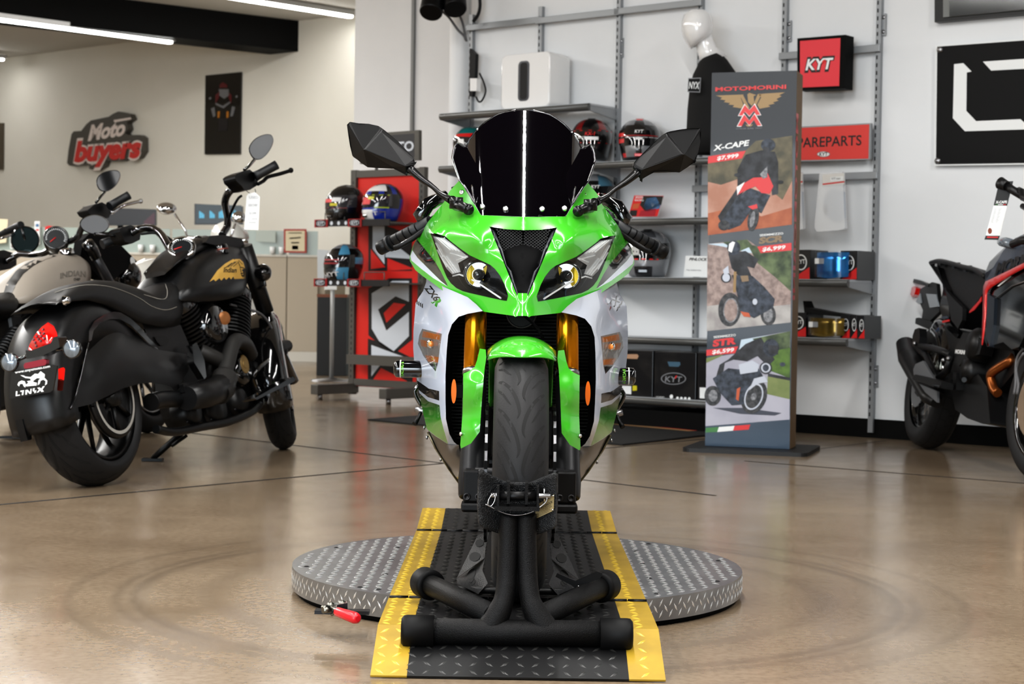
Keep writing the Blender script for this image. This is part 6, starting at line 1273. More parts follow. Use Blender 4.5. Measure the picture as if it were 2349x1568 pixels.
for o in (-.07,.07): mb=MB(); disc(mb,FWc+fr*o,fr,.09,.145,.0035,steel,matte,36); mb.build('brake_disc',bk)
# rear mudguard
def guard(C,f,u,r,R,w,th0,th1,skirt,n=26):
    rings=[]
    for j in range(n+1):
        t=math.radians(th0+(th1-th0)*j/n); e=u*math.cos(t)-f*math.sin(t); sk=skirt(math.degrees(t)); pr=[(-1,-sk),(-1.0,-.07),(-.96,-.035),(-.8,-.006),(-.45,.010),(0,.015),(.45,.010),(.8,-.006),(.96,-.035),(1.0,-.07),(1,-sk)]
        rings.append([C+r*(w*a)+e*(R+b) for a,b in pr])
    return rings
mb=MB(); mb.loft(guard(RW,K.f,K.u,K.r,.385,.128,104,-75,lambda d:.11+.06*max(0,math.cos(math.radians(d-10)))),bsat,closed=False,caps=False); rg_=mb; bvr=caster(mb); guardo=mb.build('rear_mudguard',bk,solid=.004)
# saddle skirt, bulging over the wheel
sk=Zi((372,1055),(400,985),(435,850),(465,700),(490,650),(530,615),(580,597),(640,597),(700,632),(760,690),(840,742),(1015,768),(1030,800),(965,900),(935,975),(905,938),(860,924),(800,916),(740,920),(650,946),(580,982),(480,1030))
so=tps([(x/2.3056,480+y/2.3056,o) for x,y,o in ((372,1055,.125),(435,850,.128),(490,650,.10),(580,597,.095),(700,632,.10),(840,742,.13),(1030,800,.13),(935,975,.14),(740,920,.165),(580,982,.16),(480,1030,.14),(600,780,.168),(750,820,.175),(520,850,.16),(880,860,.16),(640,680,.145))])
mb=MB(); sheet(mb,sk,lambda x,y:K.h(x,y,so(x,y)),bsat,step=8); skm=mb.build('side_skirt',bk)
mb=MB(); arch=Zi((470,700),(472,640),(500,590),(550,556),(600,540),(640,545),(690,575),(740,620),(770,660),(840,735),(790,710),(740,660),(690,610),(630,578),(580,580),(530,600),(495,640),(485,690)); sheet(mb,arch,lambda x,y:K.h(x,y,.135),bgls,step=7); mb.build('arch_trim',skm)
mb=MB(); e=[K.h(x,y,.132) for x,y in Zi((372,1055),(400,985),(435,850),(466,705))]; mb.tube(smooth_path(e,4),.004,bgls,6); mb.build('edge_line',skm)
mb=MB(); sheet(mb,Zi((745,590),(800,585),(880,612),(955,610),(990,690),(1030,780),(1015,768),(840,742),(790,690)),lambda x,y:K.h(x,y,.125),bsat,step=9); sc_=mb.build('side_cover',bk); mb=MB(); sheet(mb,Zi((818,672),(850,668),(885,675),(895,690),(885,715),(850,720),(830,700)),lambda x,y:K.h(x,y,.132),eng,step=8); mb.build('vent',sc_)
# seat
mb=MB(); K.saddle(mb,[(*Zi((264,480),(262,500))[0],*Zi((266,505))[0],.06),(*Zi((290,432))[0],*Zi((295,505))[0],.10),(*Zi((350,400))[0],*Zi((360,488))[0],.12),(*Zi((450,381))[0],*Zi((470,478))[0],.13),(*Zi((560,386))[0],*Zi((570,505))[0],.125),(*Zi((650,412))[0],*Zi((660,550))[0],.13),(*Zi((735,452))[0],*Zi((760,598))[0],.15),(*Zi((790,410))[0],*Zi((850,618))[0],.165),(*Zi((840,390))[0],*Zi((910,622))[0],.15),(*Zi((885,400))[0],*Zi((952,610))[0],.12),(*Zi((915,440))[0],*Zi((955,560))[0],.09)],leather,p=2.4,under=-.02); bvs=caster(mb); seat=mb.build('seat',bk)
mb=MB()
for L_ in (((290,440),(350,420),(450,400),(560,405),(650,430),(740,470),(800,510),(860,530),(900,528),(935,515)),((875,395),(885,430),(880,465),(850,475),(760,450))):
    mb.tube([on(bvs,*p,.002) for p in [(q.x,q.y) for q in smooth_path([(x,y) for x,y in Zi(*L_)],4)]],.0016,stitch,4,caps=False)
mb.build('stitching',seat)
mb=MB(); c=Zi((342,483))[0]; P=K.h(*c,.12); mb.lathe([(0,.02),(.012,.02),(.016,.008),(.02,.0)],P,K.r,chrome,14); mb.build('chrome_bolt',seat)
# tank
mb=MB(); K.saddle(mb,[(*Zi((850,380))[0],*Zi((925,440))[0],.08),(*Zi((880,310))[0],*Zi((945,472))[0],.13),(*Zi((940,258))[0],*Zi((1010,480))[0],.165),(*Zi((1030,212))[0],*Zi((1120,482))[0],.18),(*Zi((1110,190))[0],*Zi((1210,474))[0],.18),(*Zi((1170,200))[0],*Zi((1275,455))[0],.165),(*Zi((1210,235))[0],*Zi((1300,420))[0],.13),(*Zi((1230,290))[0],*Zi((1300,370))[0],.07)],bsat,p=2.7); bvt=caster(mb); tank=mb.build('fuel_tank',bk)
def decal(mb,pts,m,bv,step=7,lift=.0025): sheet(mb,pts,lambda x,y:on(bv,x,y,lift),m,step=step); return mb
mb=MB()
decal(mb,Zi((1108,383),(1150,322),(1190,287),(1232,263),(1268,262),(1275,290),(1280,330),(1290,366),(1240,368),(1234,355),(1222,370),(1212,358),(1196,372),(1186,360),(1170,376),(1160,364),(1140,380),(1130,370)),goldp,bvt)
decal(mb,Zi((1268,262),(1286,278),(1296,310),(1297,366),(1288,364),(1276,330)),goldp,bvt)
for a,b in (((1190,310),(1226,283)),((1205,305),(1240,278)),((1220,302),(1250,276)),((1234,302),(1258,282))): mb.tube([on(bvt,*Zi(a)[0],.004),on(bvt,*Zi(b)[0],.004)],.0016,ink,4)
for a,b in (((1258,275),(1268,300)),((1268,300),(1274,330)),((1274,330),(1284,360)),((1262,270),(1282,290)),((1270,305),(1290,310)),((1272,340),(1292,335)),((1276,350),(1293,352))): mb.tube([on(bvt,*Zi(a)[0],.004),on(bvt,*Zi(b)[0],.004)],.0022,ink,4)
A=Zi((1182,332))[0]; mb.text('Indian',(A[0],A[1],0),(1,.02,0),(.02,-1,0),11.5,ink,ext=0,bold=.02,shear=.15,width=30,fn=lambda p:on(bvt,p.x,p.y,.005)); mb.build('tank_emblem',tank,label='gold feather emblem')
mb=MB(); c=Zi((1168,213))[0]; P=on(bvt,*c,-.01); mb.lathe([(0,.022),(.03,.022),(.034,.012),(.034,-.02)],P,K.u,bgls,24); mb.lathe([(.036,.002),(.036,-.004)],P,K.u,mat('cap_ring_red',(120,60,50),.3,metal=.5),24); mb.build('filler_cap',tank)
# console with speedometer
mb=MB(); K.saddle(mb,[(*Zi((830,330))[0],*Zi((870,345))[0],.045),(*Zi((880,262))[0],*Zi((920,300))[0],.075),(*Zi((930,195))[0],*Zi((975,262))[0],.085),(*Zi((1000,160))[0],*Zi((1060,222))[0],.08),(*Zi((1060,142))[0],*Zi((1110,200))[0],.07)],bsat); con=mb.build('dash_console',bk)
g=Zi((962,202))[0]; P=K.h(*g,.0)-ray(*g).normalized()*.115; gn=(CPOS-P).normalized()*.75+K.u*.65; gn.normalize()
mb=MB(); mb.lathe([(.056,-.03),(.062,.002),(.057,.008),(.05,.004)],P,gn,chrome,40); mb.build('gauge_bezel',con); mb=MB(); mb.lathe([(0,.003),(.051,.003)],P,gn,mat('gauge_face',(30,32,34),.25,coat=1),40,smooth=False); x_,y_,_=frame_to(gn)
for i in range(22):
    a=-.6+i*.22; e=x_*math.cos(a)+y_*math.sin(a); t_=gn.cross(e); mb.add([P+gn*.0042+e*.041-t_*.0012,P+gn*.0042+e*.047-t_*.0012,P+gn*.0042+e*.047+t_*.0012,P+gn*.0042+e*.041+t_*.0012],[(0,1,2,3)],whp)
a=3.6; e=x_*math.cos(a)+y_*math.sin(a); mb.tube([P+gn*.005,P+gn*.005+e*.036],.0022,redp,6); mb.build('gauge_face',con)
mb=MB(); c=Zi((1048,160))[0]; P2_=K.h(*c,.0)-ray(*c).normalized()*.05; mb.lathe([(.018,.006),(.026,.0),(.026,-.01)],P2_,gn,chrome,20); mb.build('ignition_switch',con)
# steering head, forks
mb=MB(); K.prism(mb,Zi((1085,175),(1110,140),(1180,135),(1280,155),(1290,180),(1330,300),(1300,420),(1250,300),(1180,200)),.09,.18,bsat); mb.build('headstock_cover',bk,bevel=.01)
for o,l in ((.105,0),(-.105,1)):
    T0=K.loc(K.h(*Zi((1290,195))[0],.105)); T1=K.loc(K.h(*Zi((1405,545))[0],.105)); d0=K.w(T0[0],o,T0[2]); d1_v=K.w(T1[0],o,T1[2]); ax=FWc+fr*(o*.95)
    mb=MB(); mb.cyl(d0,d1_v,.040,bsat,20); fk_=mb.build('fork_cover',bk); mb=MB(); dd=(d1_v-d0).normalized(); mb.tube([d1_v,d1_v+dd*.12,ax],[.026,.03,.026],bgls,16); mb.lathe([(.04,-.02),(.045,0),(.04,.02)],d1_v+dd*.2,dd,satin,20); mb.build('fork_leg',fk_)
mb=MB(); c=Zj((1010,850))[0]; P=K.h(*c,.12); mb.box(P-K.f*.0,(.08,.05,.14),eng,ax=(K.f,K.r,K.u)); mb.build('brake_caliper',bk,bevel=.012)
c=Zj((1080,610))[0]; P=K.h(*c,.13); mb=MB(); mb.tube([K.h(*q,.12) for q in Zj((930,640),(1000,610),(1085,590),(1092,610))],[.03,.034,.03,.012],rubber,12); mb.build('tyre_strap',bk)
# front mudguard
mb=MB(); mb.loft(guard(FWc,ff,K.u,fr,.352,.09,112,-75,lambda d:.12+.12*max(0,math.cos(math.radians(d-5)))),bgls,closed=False,caps=False); mb.build('front_mudguard',bk,solid=.003)
# handlebars, both turned to the left lock
def tubeh(mb,pts,offs,r,m,n=12,k=5): mb.tube(smooth_path([K.h(x,y,o) for (x,y),o in zip(pts,offs)],k),r,m,n)
mb=MB(); tubeh(mb,Zl((780,1195),(835,1100),(838,1000),(818,900),(815,830),(850,745),(930,675),(1000,640)),(.06,.07,.10,.14,.17,.21,.25,.28),.0175,bgls); tubeh(mb,Zi((905,228),(885,185),(850,130),(800,100),(740,104),(690,128)),(-.04,-.06,-.12,-.18,-.24,-.28),.0175,bgls); hbar=mb.build('handlebar',bk)
for pts,offs,nm in ((Zl((1130,575),(1180,548),(1310,478),(1360,450)),(.31,.33,.38,.40),'r'),(Zi((660,140),(640,150),(575,172),(540,185)),(-.29,-.31,-.35,-.37),'l')):
    mb=MB(); P=[K.h(x,y,o) for (x,y),o in zip(pts,offs)]; mb.tube([P[0],P[1],P[2],P[3]],[.024,.021,.021,.022],grip,18); mb.build('grip',hbar)
mb=MB(); K.prism(mb,Zl((915,570),(940,545),(1010,515),(1075,500),(1120,540),(1165,590),(1150,670),(1080,715),(1020,720),(985,670),(930,620)),.30,.06,eng); mb.build('switch_cluster',hbar,bevel=.012)
mb=MB(); K.prism(mb,Zi((632,105),(650,92),(690,84),(720,92),(745,125),(740,160),(700,180),(660,170)),-.27,.06,eng); mb.build('switch_cluster',hbar,bevel=.012)
mb=MB(); tubeh(mb,Zl((1160,655),(1215,625),(1250,590),(1290,572),(1400,545),(1505,512)),(.31,.32,.33,.34,.37,.4),.009,satin,8); mb.ball(K.h(*Zl((1508,510))[0],.4),.013,satin,12); mb.build('lever',hbar)
mb=MB(); tubeh(mb,Zl((985,780),(950,810),(900,900),(860,1000),(840,1080)),(.26,.25,.2,.15,.1),.006,satin,8); tubeh(mb,Zj((640,265),(760,300),(880,340),(960,440),(990,560)),(.1,.12,.14,.14,.13),.006,MATS['cable_grey'],8); tubeh(mb,Zi((745,130),(820,125),(890,150),(930,195)),(-.2,-.15,-.1,-.05),.006,satin,8); mb.build('cables',hbar)
def egg(pts,off,label,stem,soff):
    m_=MB(); P=[K.h(q.x,q.y,off) for q in smooth_path(pts,4,closed=True)]; c=sum(P,V((0,0,0)))/len(P); nrm=(CPOS-c).normalized()
    back=[c+(p-c)*.8-nrm*.04 for p in P]; n=len(P); m_.loft([back,[p-nrm*.012 for p in P],P,[c+(p-c)*.93+nrm*.002 for p in P]],bgls,caps=True); mi=m_.build('mirror',hbar); g_=MB(); g_.poly([c+(p-c)*.92+nrm*.0035 for p in P],mglass); g_.build('mirror_glass',mi)
    if stem: s_=MB(); s_.tube([K.h(x,y,o) for (x,y),o in zip(stem,soff)],.007,bgls,8); s_.build('stem',mi)
egg(Zl((1063,300),(1085,225),(1145,165),(1230,130),(1300,133),(1326,190),(1300,275),(1245,352),(1180,396),(1110,385)),.32,'',Zl((1125,395),(1060,470),(1015,505)),(.32,.31,.30))
egg(Zi((420,80),(440,45),(500,27),(555,45),(579,80),(560,115),(510,132),(450,118)),-.34,'',Zi((500,130),(600,140),(680,150)),(-.34,-.31,-.28))
# price tag tied to the right grip
mb=MB(); pl=Plane(K.h(*Zl((1100,900))[0],.29),(CPOS-K.h(*Zl((1100,900))[0],.29))); Q=Zl((1062,755),(1130,740),(1182,790),(1165,1142),(1015,1135),(1040,780)); mb.prism([pl.h(x,y) for x,y in Q],pl.N*-.0015,whp); tgo=mb.build('price_tag',None,label='white paper price tag hanging from the black cruiser handlebar',cat='tag'); mb=MB(); inks=mat('ink_faint',(150,152,158),.6)
for t,a,b,h in (('USED',(1068,808),(1165,808),28),('2020 CHIEF',(1058,890),(1155,890),26),('$13,999',(1072,975),(1140,975),24),('V-1034',(1055,1030),(1150,1030),14),('PROMO',(1065,1068),(1140,1068),14)): A,B=Zl(a,b); pl.txt(mb,t,A,B,h/4.612,inks,k=.001)
mb.build('lettering',tgo); mb=MB(); tubeh(mb,Zl((1130,705),(1135,740),(1110,765),(1080,755),(1030,720)),(.285,.285,.285,.285,.285),.0015,satin,5); mb.build('tie_wire',tgo)
# engine
def fins(mb,c,ax,r0,r1,n,h,m):
    c=V(c); x,y,z=frame_to(ax)
    for i in range(n): mb.lathe([(.02,0),(r0+(r1-r0)*i/n,0),(r0+(r1-r0)*i/n,h*.45),(.02,h*.45)],c+ax*(h*i),ax,m,28,smooth=False)
c0=K.loc(K.h(*Zj((430,560))[0],.09)); B0=K.w(c0[0],.05,c0[2]-.02); rax=(K.u*.86-K.f*.5).normalized(); fax=(K.u*.86+K.f*.5).normalized()
mb=MB(); fins(mb,B0,rax,.095,.088,11,.019,eng); mb.lathe([(.088,0),(.09,.04),(.07,.075),(.03,.085),(0,.085)],B0+rax*.205,rax,bgls,28); mb.build('rear_cylinder',bk)
c1=K.loc(K.h(*Zj((690,500))[0],.09)); B1_=K.w(c1[0],.05,c1[2]-.02); mb=MB(); fins(mb,B1_,fax,.095,.088,11,.019,eng); mb.lathe([(.088,0),(.09,.04),(.07,.075),(.03,.085),(0,.085)],B1_+fax*.205,fax,bgls,28); mb.build('front_cylinder',bk)
mb=MB(); P=K.h(*Zj((520,420))[0],.15); mb.lathe([(0,.06),(.075,.055),(.095,.03),(.1,-.05)],P-K.r*.03,K.r,bgls,32); ac=mb.build('air_cleaner',bk); mb=MB(); pb=K.h(*Zj((597,372))[0],.19)
mb.lathe([(0,.003),(.024,.003),(.03,0)],pb,(CPOS-pb).normalized()+K.r,mat('badge_copper',(150,100,60),.3,metal=.5),24); mb.build('badge',ac)
mb=MB(); K.prism(mb,Zj((240,230),(620,210),(700,240),(740,500),(800,650),(820,900),(860,1090),(740,1165),(480,1215),(400,1235),(340,1120),(290,980),(260,700),(280,420)),.03,.14,eng); mb.build('engine_block',bk,bevel=.015)
mb=MB(); tubeh(mb,Zj((60,1240),(200,1262),(400,1225),(620,1185),(800,1110),(870,1050)),(.12,.12,.12,.12,.12,.1),.018,eng,10); mb.build('frame_rail',bk)
for q,r_ in (((330,1110),.07),((520,1080),.085),((700,1020),.07),((300,1010),.045)):
    mb=MB(); P=K.h(*Zj(q)[0],.09); mb.lathe([(0,.03),(r_*.7,.028),(r_*.85,.015),(r_,.0),(r_,-.06)],P,K.r,eng,28)
    for i in range(5): a_=2*PI*i/5; x_,y_,z_=frame_to(K.r); mb.lathe([(0,.006),(.007,.005),(.008,0)],P+(x_*math.cos(a_)+y_*math.sin(a_))*r_*.9+K.r*.004,K.r,darkm,8)
    mb.build('engine_cover',bk)
mb=MB(); K.prism(mb,Zj((380,1040),(620,1000),(760,980),(800,1060),(730,1140),(480,1195),(380,1180)),.075,.05,mat('sump_black',(15,15,16),.3,spec=.4)); mb.build('sump',bk,bevel=.012)
mb=MB(); P=K.h(*Zj((745,770))[0],.13); mb.lathe([(0,.03),(.06,.03),(.075,.01),(.08,-.06)],P-K.r*.02,K.r,bgls,32); cv=mb.build('primary_cover',bk); mb=MB(); mb.lathe([(0,.034),(.018,.034),(.02,.032),(.04,.032),(.044,.028)],P-K.r*.02+K.u*.02,K.r,mat('badge_gold',(150,122,70),.35,metal=.5),28,smooth=False); mb.build('gold_badge',cv)
mb=MB(); tubeh(mb,Zj((800,660),(765,585),(710,548),(670,560),(645,620),(615,740),(590,840)),(.12,.15,.17,.18,.18,.18,.18),.034,pipe,18); tubeh(mb,Zj((400,630),(480,665),(560,705),(610,720)),(.10,.13,.15,.165),.034,pipe,16); tubeh(mb,Zj((600,830),(580,900),(545,960)),(.18,.185,.185),.055,pipe,18); ex=mb.build('exhaust_pipe',bk)
mb=MB(); P=[K.h(x,y,o) for (x,y),o in zip(Zj((585,905),(480,960),(440,975),(300,1000)),(.18,.18,.18,.17))]; mb.tube(P,[.06,.058,.055,.05],bsat,20); mb.build('muffler',ex)
mb=MB(); tubeh(mb,Zj((20,1030),(100,1010),(200,1005),(330,1010)),(.13,.13,.12,.11),.036,eng,14); mb.build('swingarm',bk)
mb=MB(); K.prism(mb,Zj((270,880),(310,880),(330,960),(290,960)),.17,.02,eng); K.prism(mb,Zj((345,580),(380,562),(440,700),(455,830),(440,850),(360,720)),.19,.03,bgls); mb.build('passenger_peg',bk,bevel=.006)
mb=MB(); K.prism(mb,Zj((830,1000),(1130,830),(1155,850),(1140,870),(850,1010)),.33,.06,bgls); tubeh(mb,Zj((820,830),(860,770),(940,700)),(.2,.22,.22),.009,bgls,8); tubeh(mb,Zj((830,860),(850,920),(870,960)),(.18,.22,.28),.012,bgls,8); mb.build('floorboard',bk)
mb=MB(); b0=K.h(*Zj((330,1190))[0],-.10); ft=flr(*Zj((35,1470))[0],.012); mb.tube([K.h(*Zj((260,1270))[0],-.12),ft+(K.h(*Zj((260,1270))[0],-.12)-ft)*.3,ft],[.014,.014,.012],satin,10); mb.box(ft-UP*.004,(.09,.05,.012),satin); mb.tube([K.h(*Zj((300,1290))[0],-.1),K.h(*Zj((185,1370))[0],-.14)],.008,satin,8); mb.build('side_stand',bk)
# tail: lamp, plate, signals
mb=MB(); tl=Zk((455,243),(510,280),(538,340),(545,375),(510,395),(480,440),(400,470),(300,507),(268,500),(280,450),(330,360),(395,285)); tc=Zk((410,390))[0]; tP=Plane(on(bvr,*tc,.0),-K.f*.85+K.u*.5); sheet(mb,tl,lambda x,y:tP.h(x,y,.02+.04*max(0,1-((x-tc[0])/36)**2-((y-tc[1])/34)**2)),redl,step=5); tlo=mb.build('tail_light',bk,label='red teardrop tail light'); mb=MB()
for x,y in ((410,312),(380,345),(350,375),(320,405),(415,350),(390,375),(365,400),(335,435),(420,395),(385,418),(345,465)): p=Zk((x,y))[0]; P=tP.h(p[0],p[1],.024+.04*max(0,1-((p[0]-tc[0])/36)**2-((p[1]-tc[1])/34)**2)); mb.lathe([(0,.001),(.0055,.0)],P,(CPOS-P),mat('lens_dot_dark',(90,6,8),.2),10)
mb.build('lens_dots_pattern',tlo)
PL=K.R+K.f*-.47; plN=(-K.f+K.u*.02).normalized(); pp=Plane(PL,plN)
mb=MB(); mb.prism([pp.h(x,y,.0) for x,y in Zk((243,510),(300,510),(480,445),(505,385),(548,375),(565,480),(400,560),(250,590))],K.f*.06,bgls); tb=mb.build('tail_bracket',bk,bevel=.005)
for c in ((85,622),(676,495)):
    p=Zk(c)[0]; P=pp.h(*p,.02); mb=MB(); mb.lathe([(0,-.05),(.02,-.045),(.034,-.012),(.035,0),(.031,.001)],P,plN,bgls,24); mb.tube([P-plN*.02,pp.h(*Zk((290 if c[0]<300 else 540,545 if c[0]<300 else 500))[0],-.01)],.007,bgls,8); sg_=mb.build('turn_signal',bk); mb=MB(); mb.lathe([(0,.012),(.018,.009),(.031,.0)],P,plN,smk,24); mb.build('lens',sg_)
mb=MB(); mb.prism([pp.h(x,y,.0) for x,y in Zk((222,650),(235,628),(410,590),(437,600),(437,635),(425,650),(250,684),(228,678))],K.f*.02,mat('reflector_red',(130,20,40),.15,coat=1)); mb.build('rear_reflector',tb)
pt_=MB(); Qk=[pp.h(x,y,.012) for x,y in Zk((85,960),(105,722),(130,700),(500,645),(540,655),(500,885),(475,905),(110,962))]; pt_.prism(Qk,K.f*.008,mat('plate_black',(14,14,15),.25,coat=.6)); po_=pt_.build('licence_plate',bk); mb=MB(); pm=Plane(PL+plN*.012,plN)
def ptx(t,a,b,h,k=.001,**kw): A,B=Zk(a,b); pm.txt(mb,t,A,B,h/4.125,whp,k=k,**kw)
ptx('www.onyxmoto.com',(142,728),(475,668),24,bold=.025)
for poly in (((190,742),(225,745),(240,755),(290,760),(330,728),(360,732),(385,705),(425,735),(422,760),(395,775),(350,770),(310,800),(295,795),(285,775),(240,770)),((165,835),(175,808),(205,793),(235,800),(245,830),(240,860),(225,850),(215,825),(190,825),(180,850)),((365,790),(385,770),(420,765),(448,795),(445,825),(425,840),(432,800),(410,785),(385,795),(375,825),(355,838)),((240,835),(290,800),(350,815),(345,840),(290,845),(250,850)),((255,800),(300,790),(320,805),(270,815))): pm.poly(mb,Zk(*poly),whp,.001)
for poly in (((150,895),(165,893),(162,930),(190,926),(190,935),(148,942)),((192,890),(228,884),(220,930),(205,932),(210,900),(192,902)),((240,884),(262,880),(285,905),(288,872),(300,870),(296,918),(280,920),(258,898),(255,925),(240,928)),((310,868),(330,865),(325,890),(345,885),(338,910),(322,912),(325,900),(310,895)),((352,862),(375,858),(390,870),(405,848),(425,845),(402,878),(415,898),(390,902),(380,885),(365,905),(345,908),(370,880))): pm.poly(mb,Zk(*poly),whp,.001)
mb.build('plate_print',po_)
mb=MB(); mb.prism([pp.h(x,y,-.03) for x,y in Zk((552,685),(575,675),(588,690),(578,795),(552,782))],K.r*.012,mat('marker_red',(230,40,30),.2,emit=.4)); mb.prism([pp.h(x,y,-.03) for x,y in Zk((548,782),(578,797),(568,893),(540,885))],K.r*.012,mat('marker_dark_red',(90,26,16),.3)); mb.build('side_marker',tb)
mb=MB(); K.prism(mb,Zk((210,1160),(300,1150),(300,1350),(262,1360),(240,1280)),-.03,.03,eng); mb.build('mudguard_stay',guardo); mb=MB(); K.prism(mb,Zk((880,1030),(970,1010),(1010,1100),(1020,1205),(985,1215),(950,1090)),.13,.02,satin); mb.build('mudguard_stay',guardo)
# small lamp on the right of the fork
mb=MB(); P=K.h(*Zi((1390,335))[0],.16); mb.lathe([(0,-.05),(.03,-.04),(.042,0),(.036,.02),(0,.03)],P,K.f*-1+K.r*.3,bgls,20); mb.tube([P,P-K.u*.06+K.r*.0,P-K.u*.07-K.r*.05],.008,bgls,8); mb.build('auxiliary_lamp',bk)
# ---------------------------------------------------------------- grey cruiser standing further left
G2=BF(K.R-K.rh*1.05+K.f*.62,K.R-K.rh*1.05+K.f*2.32,math.radians(11))
g2=thing('cruiser_motorcycle','grey tanked cruiser motorcycle with round speedometer, cut by the left edge','motorcycle',G2.R)
gtank=mat('silver_grey_paint',(150,142,132),.42,spec=.4); stripe_=mat('tank_strap_black',(26,25,24),.45)
mb=MB(); G2.saddle(mb,[(*Zg((15,1390))[0],*Zg((60,1450))[0],.05),(*Zg((45,1260))[0],*Zg((140,1450))[0],.11),(*Zg((180,1090))[0],*Zg((330,1445))[0],.15),(*Zg((340,990))[0],*Zg((560,1425))[0],.17),(*Zg((520,945))[0],*Zg((760,1390))[0],.175),(*Zg((690,950))[0],*Zg((900,1300))[0],.16),(*Zg((790,990))[0],*Zg((960,1220))[0],.11)],gtank,p=2.5); bvg=caster(mb); t2=mb.build('fuel_tank',g2)
mb=MB(); st_=Zg((15,1420),(70,1240),(170,1110),(280,1030),(420,965),(560,945),(600,952),(480,990),(350,1060),(250,1140),(170,1250),(115,1370),(100,1430)); sheet(mb,st_,lambda x,y:on(bvg,x,y,.004),stripe_,step=8); mb.build('tank_strap',t2); mb=MB(); c=Zg((705,940))[0]; P=on(bvg,*c,0); mb.lathe([(0,.03),(.03,.03),(.04,.02),(.042,0)],P,G2.u,chrome,24); mb.build('filler_cap',t2)
mb=MB(); A=Zg((640,1180))[0]
def arcw(p):
    q=(p.x-A[0])/60.0; return on(bvg,p.x,p.y-4.5*math.sin(PI*min(1,max(0,q)))*1.0-2*q,.004)
mb.text('INDIAN',(A[0],A[1]+3,0),(1,-.02,0),(-.02,-1,0),13,mat('letter_grey',(122,116,108),.3,metal=.4),ext=0,bold=.02,width=58,fn=arcw); B_=Zg((780,1212))[0]; mb.text('CHIEF',(B_[0],B_[1],0),(1,0,0),(0,-1,0),5.5,ink,ext=0,bold=.02,width=15,fn=lambda p:on(bvg,p.x,p.y,.004)); mb.build('lettering',t2)
def tg(mb,pts,offs,r,m,n=12,k=5): mb.tube(smooth_path([G2.h(x,y,o) for (x,y),o in zip(pts,offs)],k),r,m,n)
mb=MB(); tg(mb,Zg((60,1010),(150,960),(220,935),(330,945),(430,935),(520,900),(640,830),(760,790),(830,740),(850,690),(900,600),(1000,520)),(-.36,-.32,-.28,-.22,-.14,-.08,0,.08,.14,.17,.22,.27),.016,bgls); h2=mb.build('handlebar',g2)
mb=MB(); P=[G2.h(x,y,o) for (x,y),o in zip(Zg((1160,430),(1230,385),(1340,325),(1365,310)),(.32,.34,.39,.4))]; mb.tube(P,[.024,.021,.021,.022],grip,16); mb.build('grip',h2); mb=MB(); mb.tube([G2.h(x,y,o) for (x,y),o in zip(Zg((60,1000),(-40,1050),(-160,1090)),(-.37,-.42,-.48))],.022,grip,14); mb.build('grip',h2)
for q,o in ((((925,470),(1000,410),(1080,385),(1140,420),(1175,500),(1150,550),(1080,560),(1000,540),(950,510)),.29),(((-20,900),(40,890),(120,915),(175,960),(175,1050),(110,1090),(20,1105),(-20,1080)),-.36)):
    mb=MB(); G2.prism(mb,Zg(*q),o,.06,eng); mb.build('switch_cluster',h2,bevel=.01)
mb=MB(); tg(mb,Zg((1180,500),(1250,450),(1340,410),(1480,375)),(.32,.33,.36,.4),.009,chrome,8); mb.ball(G2.h(*Zg((1487,374))[0],.4),.013,chrome,10); mb.build('lever',h2)
Kh=K; K=G2; hb_keep=hbar; hbar=h2
egg(Zg((1018,180),(1035,115),(1100,65),(1190,45),(1255,55),(1275,105),(1250,175),(1195,240),(1120,275),(1050,255)),.3,'',Zg((1110,275),(1060,330),(1015,390)),(.3,.29,.28))
K=Kh; hbar=hb_keep
mb=MB(); c=Zg((590,760))[0]; P=G2.h(*c,0)-ray(*c).normalized()*.03; gn2=((CPOS-P).normalized()+G2.u*.45).normalized(); mb.lathe([(0,-.11),(.05,-.1),(.062,-.06),(.064,0),(.058,.006),(.054,.0)],P,gn2,bgls,32); mb.lathe([(0,.0),(.055,.0)],P,gn2,MATS['gauge_face'],32,smooth=False); x_,y_,_=frame_to(gn2)
for i in range(20):
    a=-.4+i*.2; e=x_*math.cos(a)+y_*math.sin(a); t_=gn2.cross(e); mb.add([P+gn2*.0012+e*.043-t_*.0014,P+gn2*.0012+e*.05-t_*.0014,P+gn2*.0012+e*.05+t_*.0014,P+gn2*.0012+e*.043+t_*.0014],[(0,1,2,3)],whp)
e=x_*math.cos(3.9)+y_*math.sin(3.9); mb.tube([P+gn2*.003,P+gn2*.003+e*.036],.0024,redp,6); mb.build('speedometer',g2)
for o in (.1,-.1):
    a=G2.loc(G2.h(*Zg((965,885))[0],.1)); b=G2.loc(G2.h(*Zg((1150,1215))[0],.1)); A_=G2.w(a[0],o,a[2]); B_=G2.w(b[0],o,b[2]); d=(B_-A_).normalized(); mb=MB(); mb.lathe([(0,.05),(.03,.045),(.034,0),(.03,-.05)],A_,d*-1,bgls,16); mb.cyl(A_,B_+d*.12,.024,mat('fork_grey',(74,74,76),.3,metal=.7),16); mb.cyl(B_+d*.1,B_+d*.5,.03,bgls,16); mb.build('fork_leg',g2)
mb=MB(); G2.prism(mb,Zg((850,960),(880,780),(960,705),(1140,700),(1300,860),(1450,1012),(1180,1220),(1050,1180)),.06,.05,matte); g3=mb.build('black_tag_board',g2); mb=MB(); P=G2.h(*Zg((1403,1012))[0],.064); mb.lathe([(0,.001),(.026,.001)],P,G2.r,whp,20); mb.build('white_dot',g3)
mb=MB(); P=G2.h(*Zg((1320,1170))[0],.0); mb.ball(P,.09,bgls,20); mb.build('headlamp',g2)
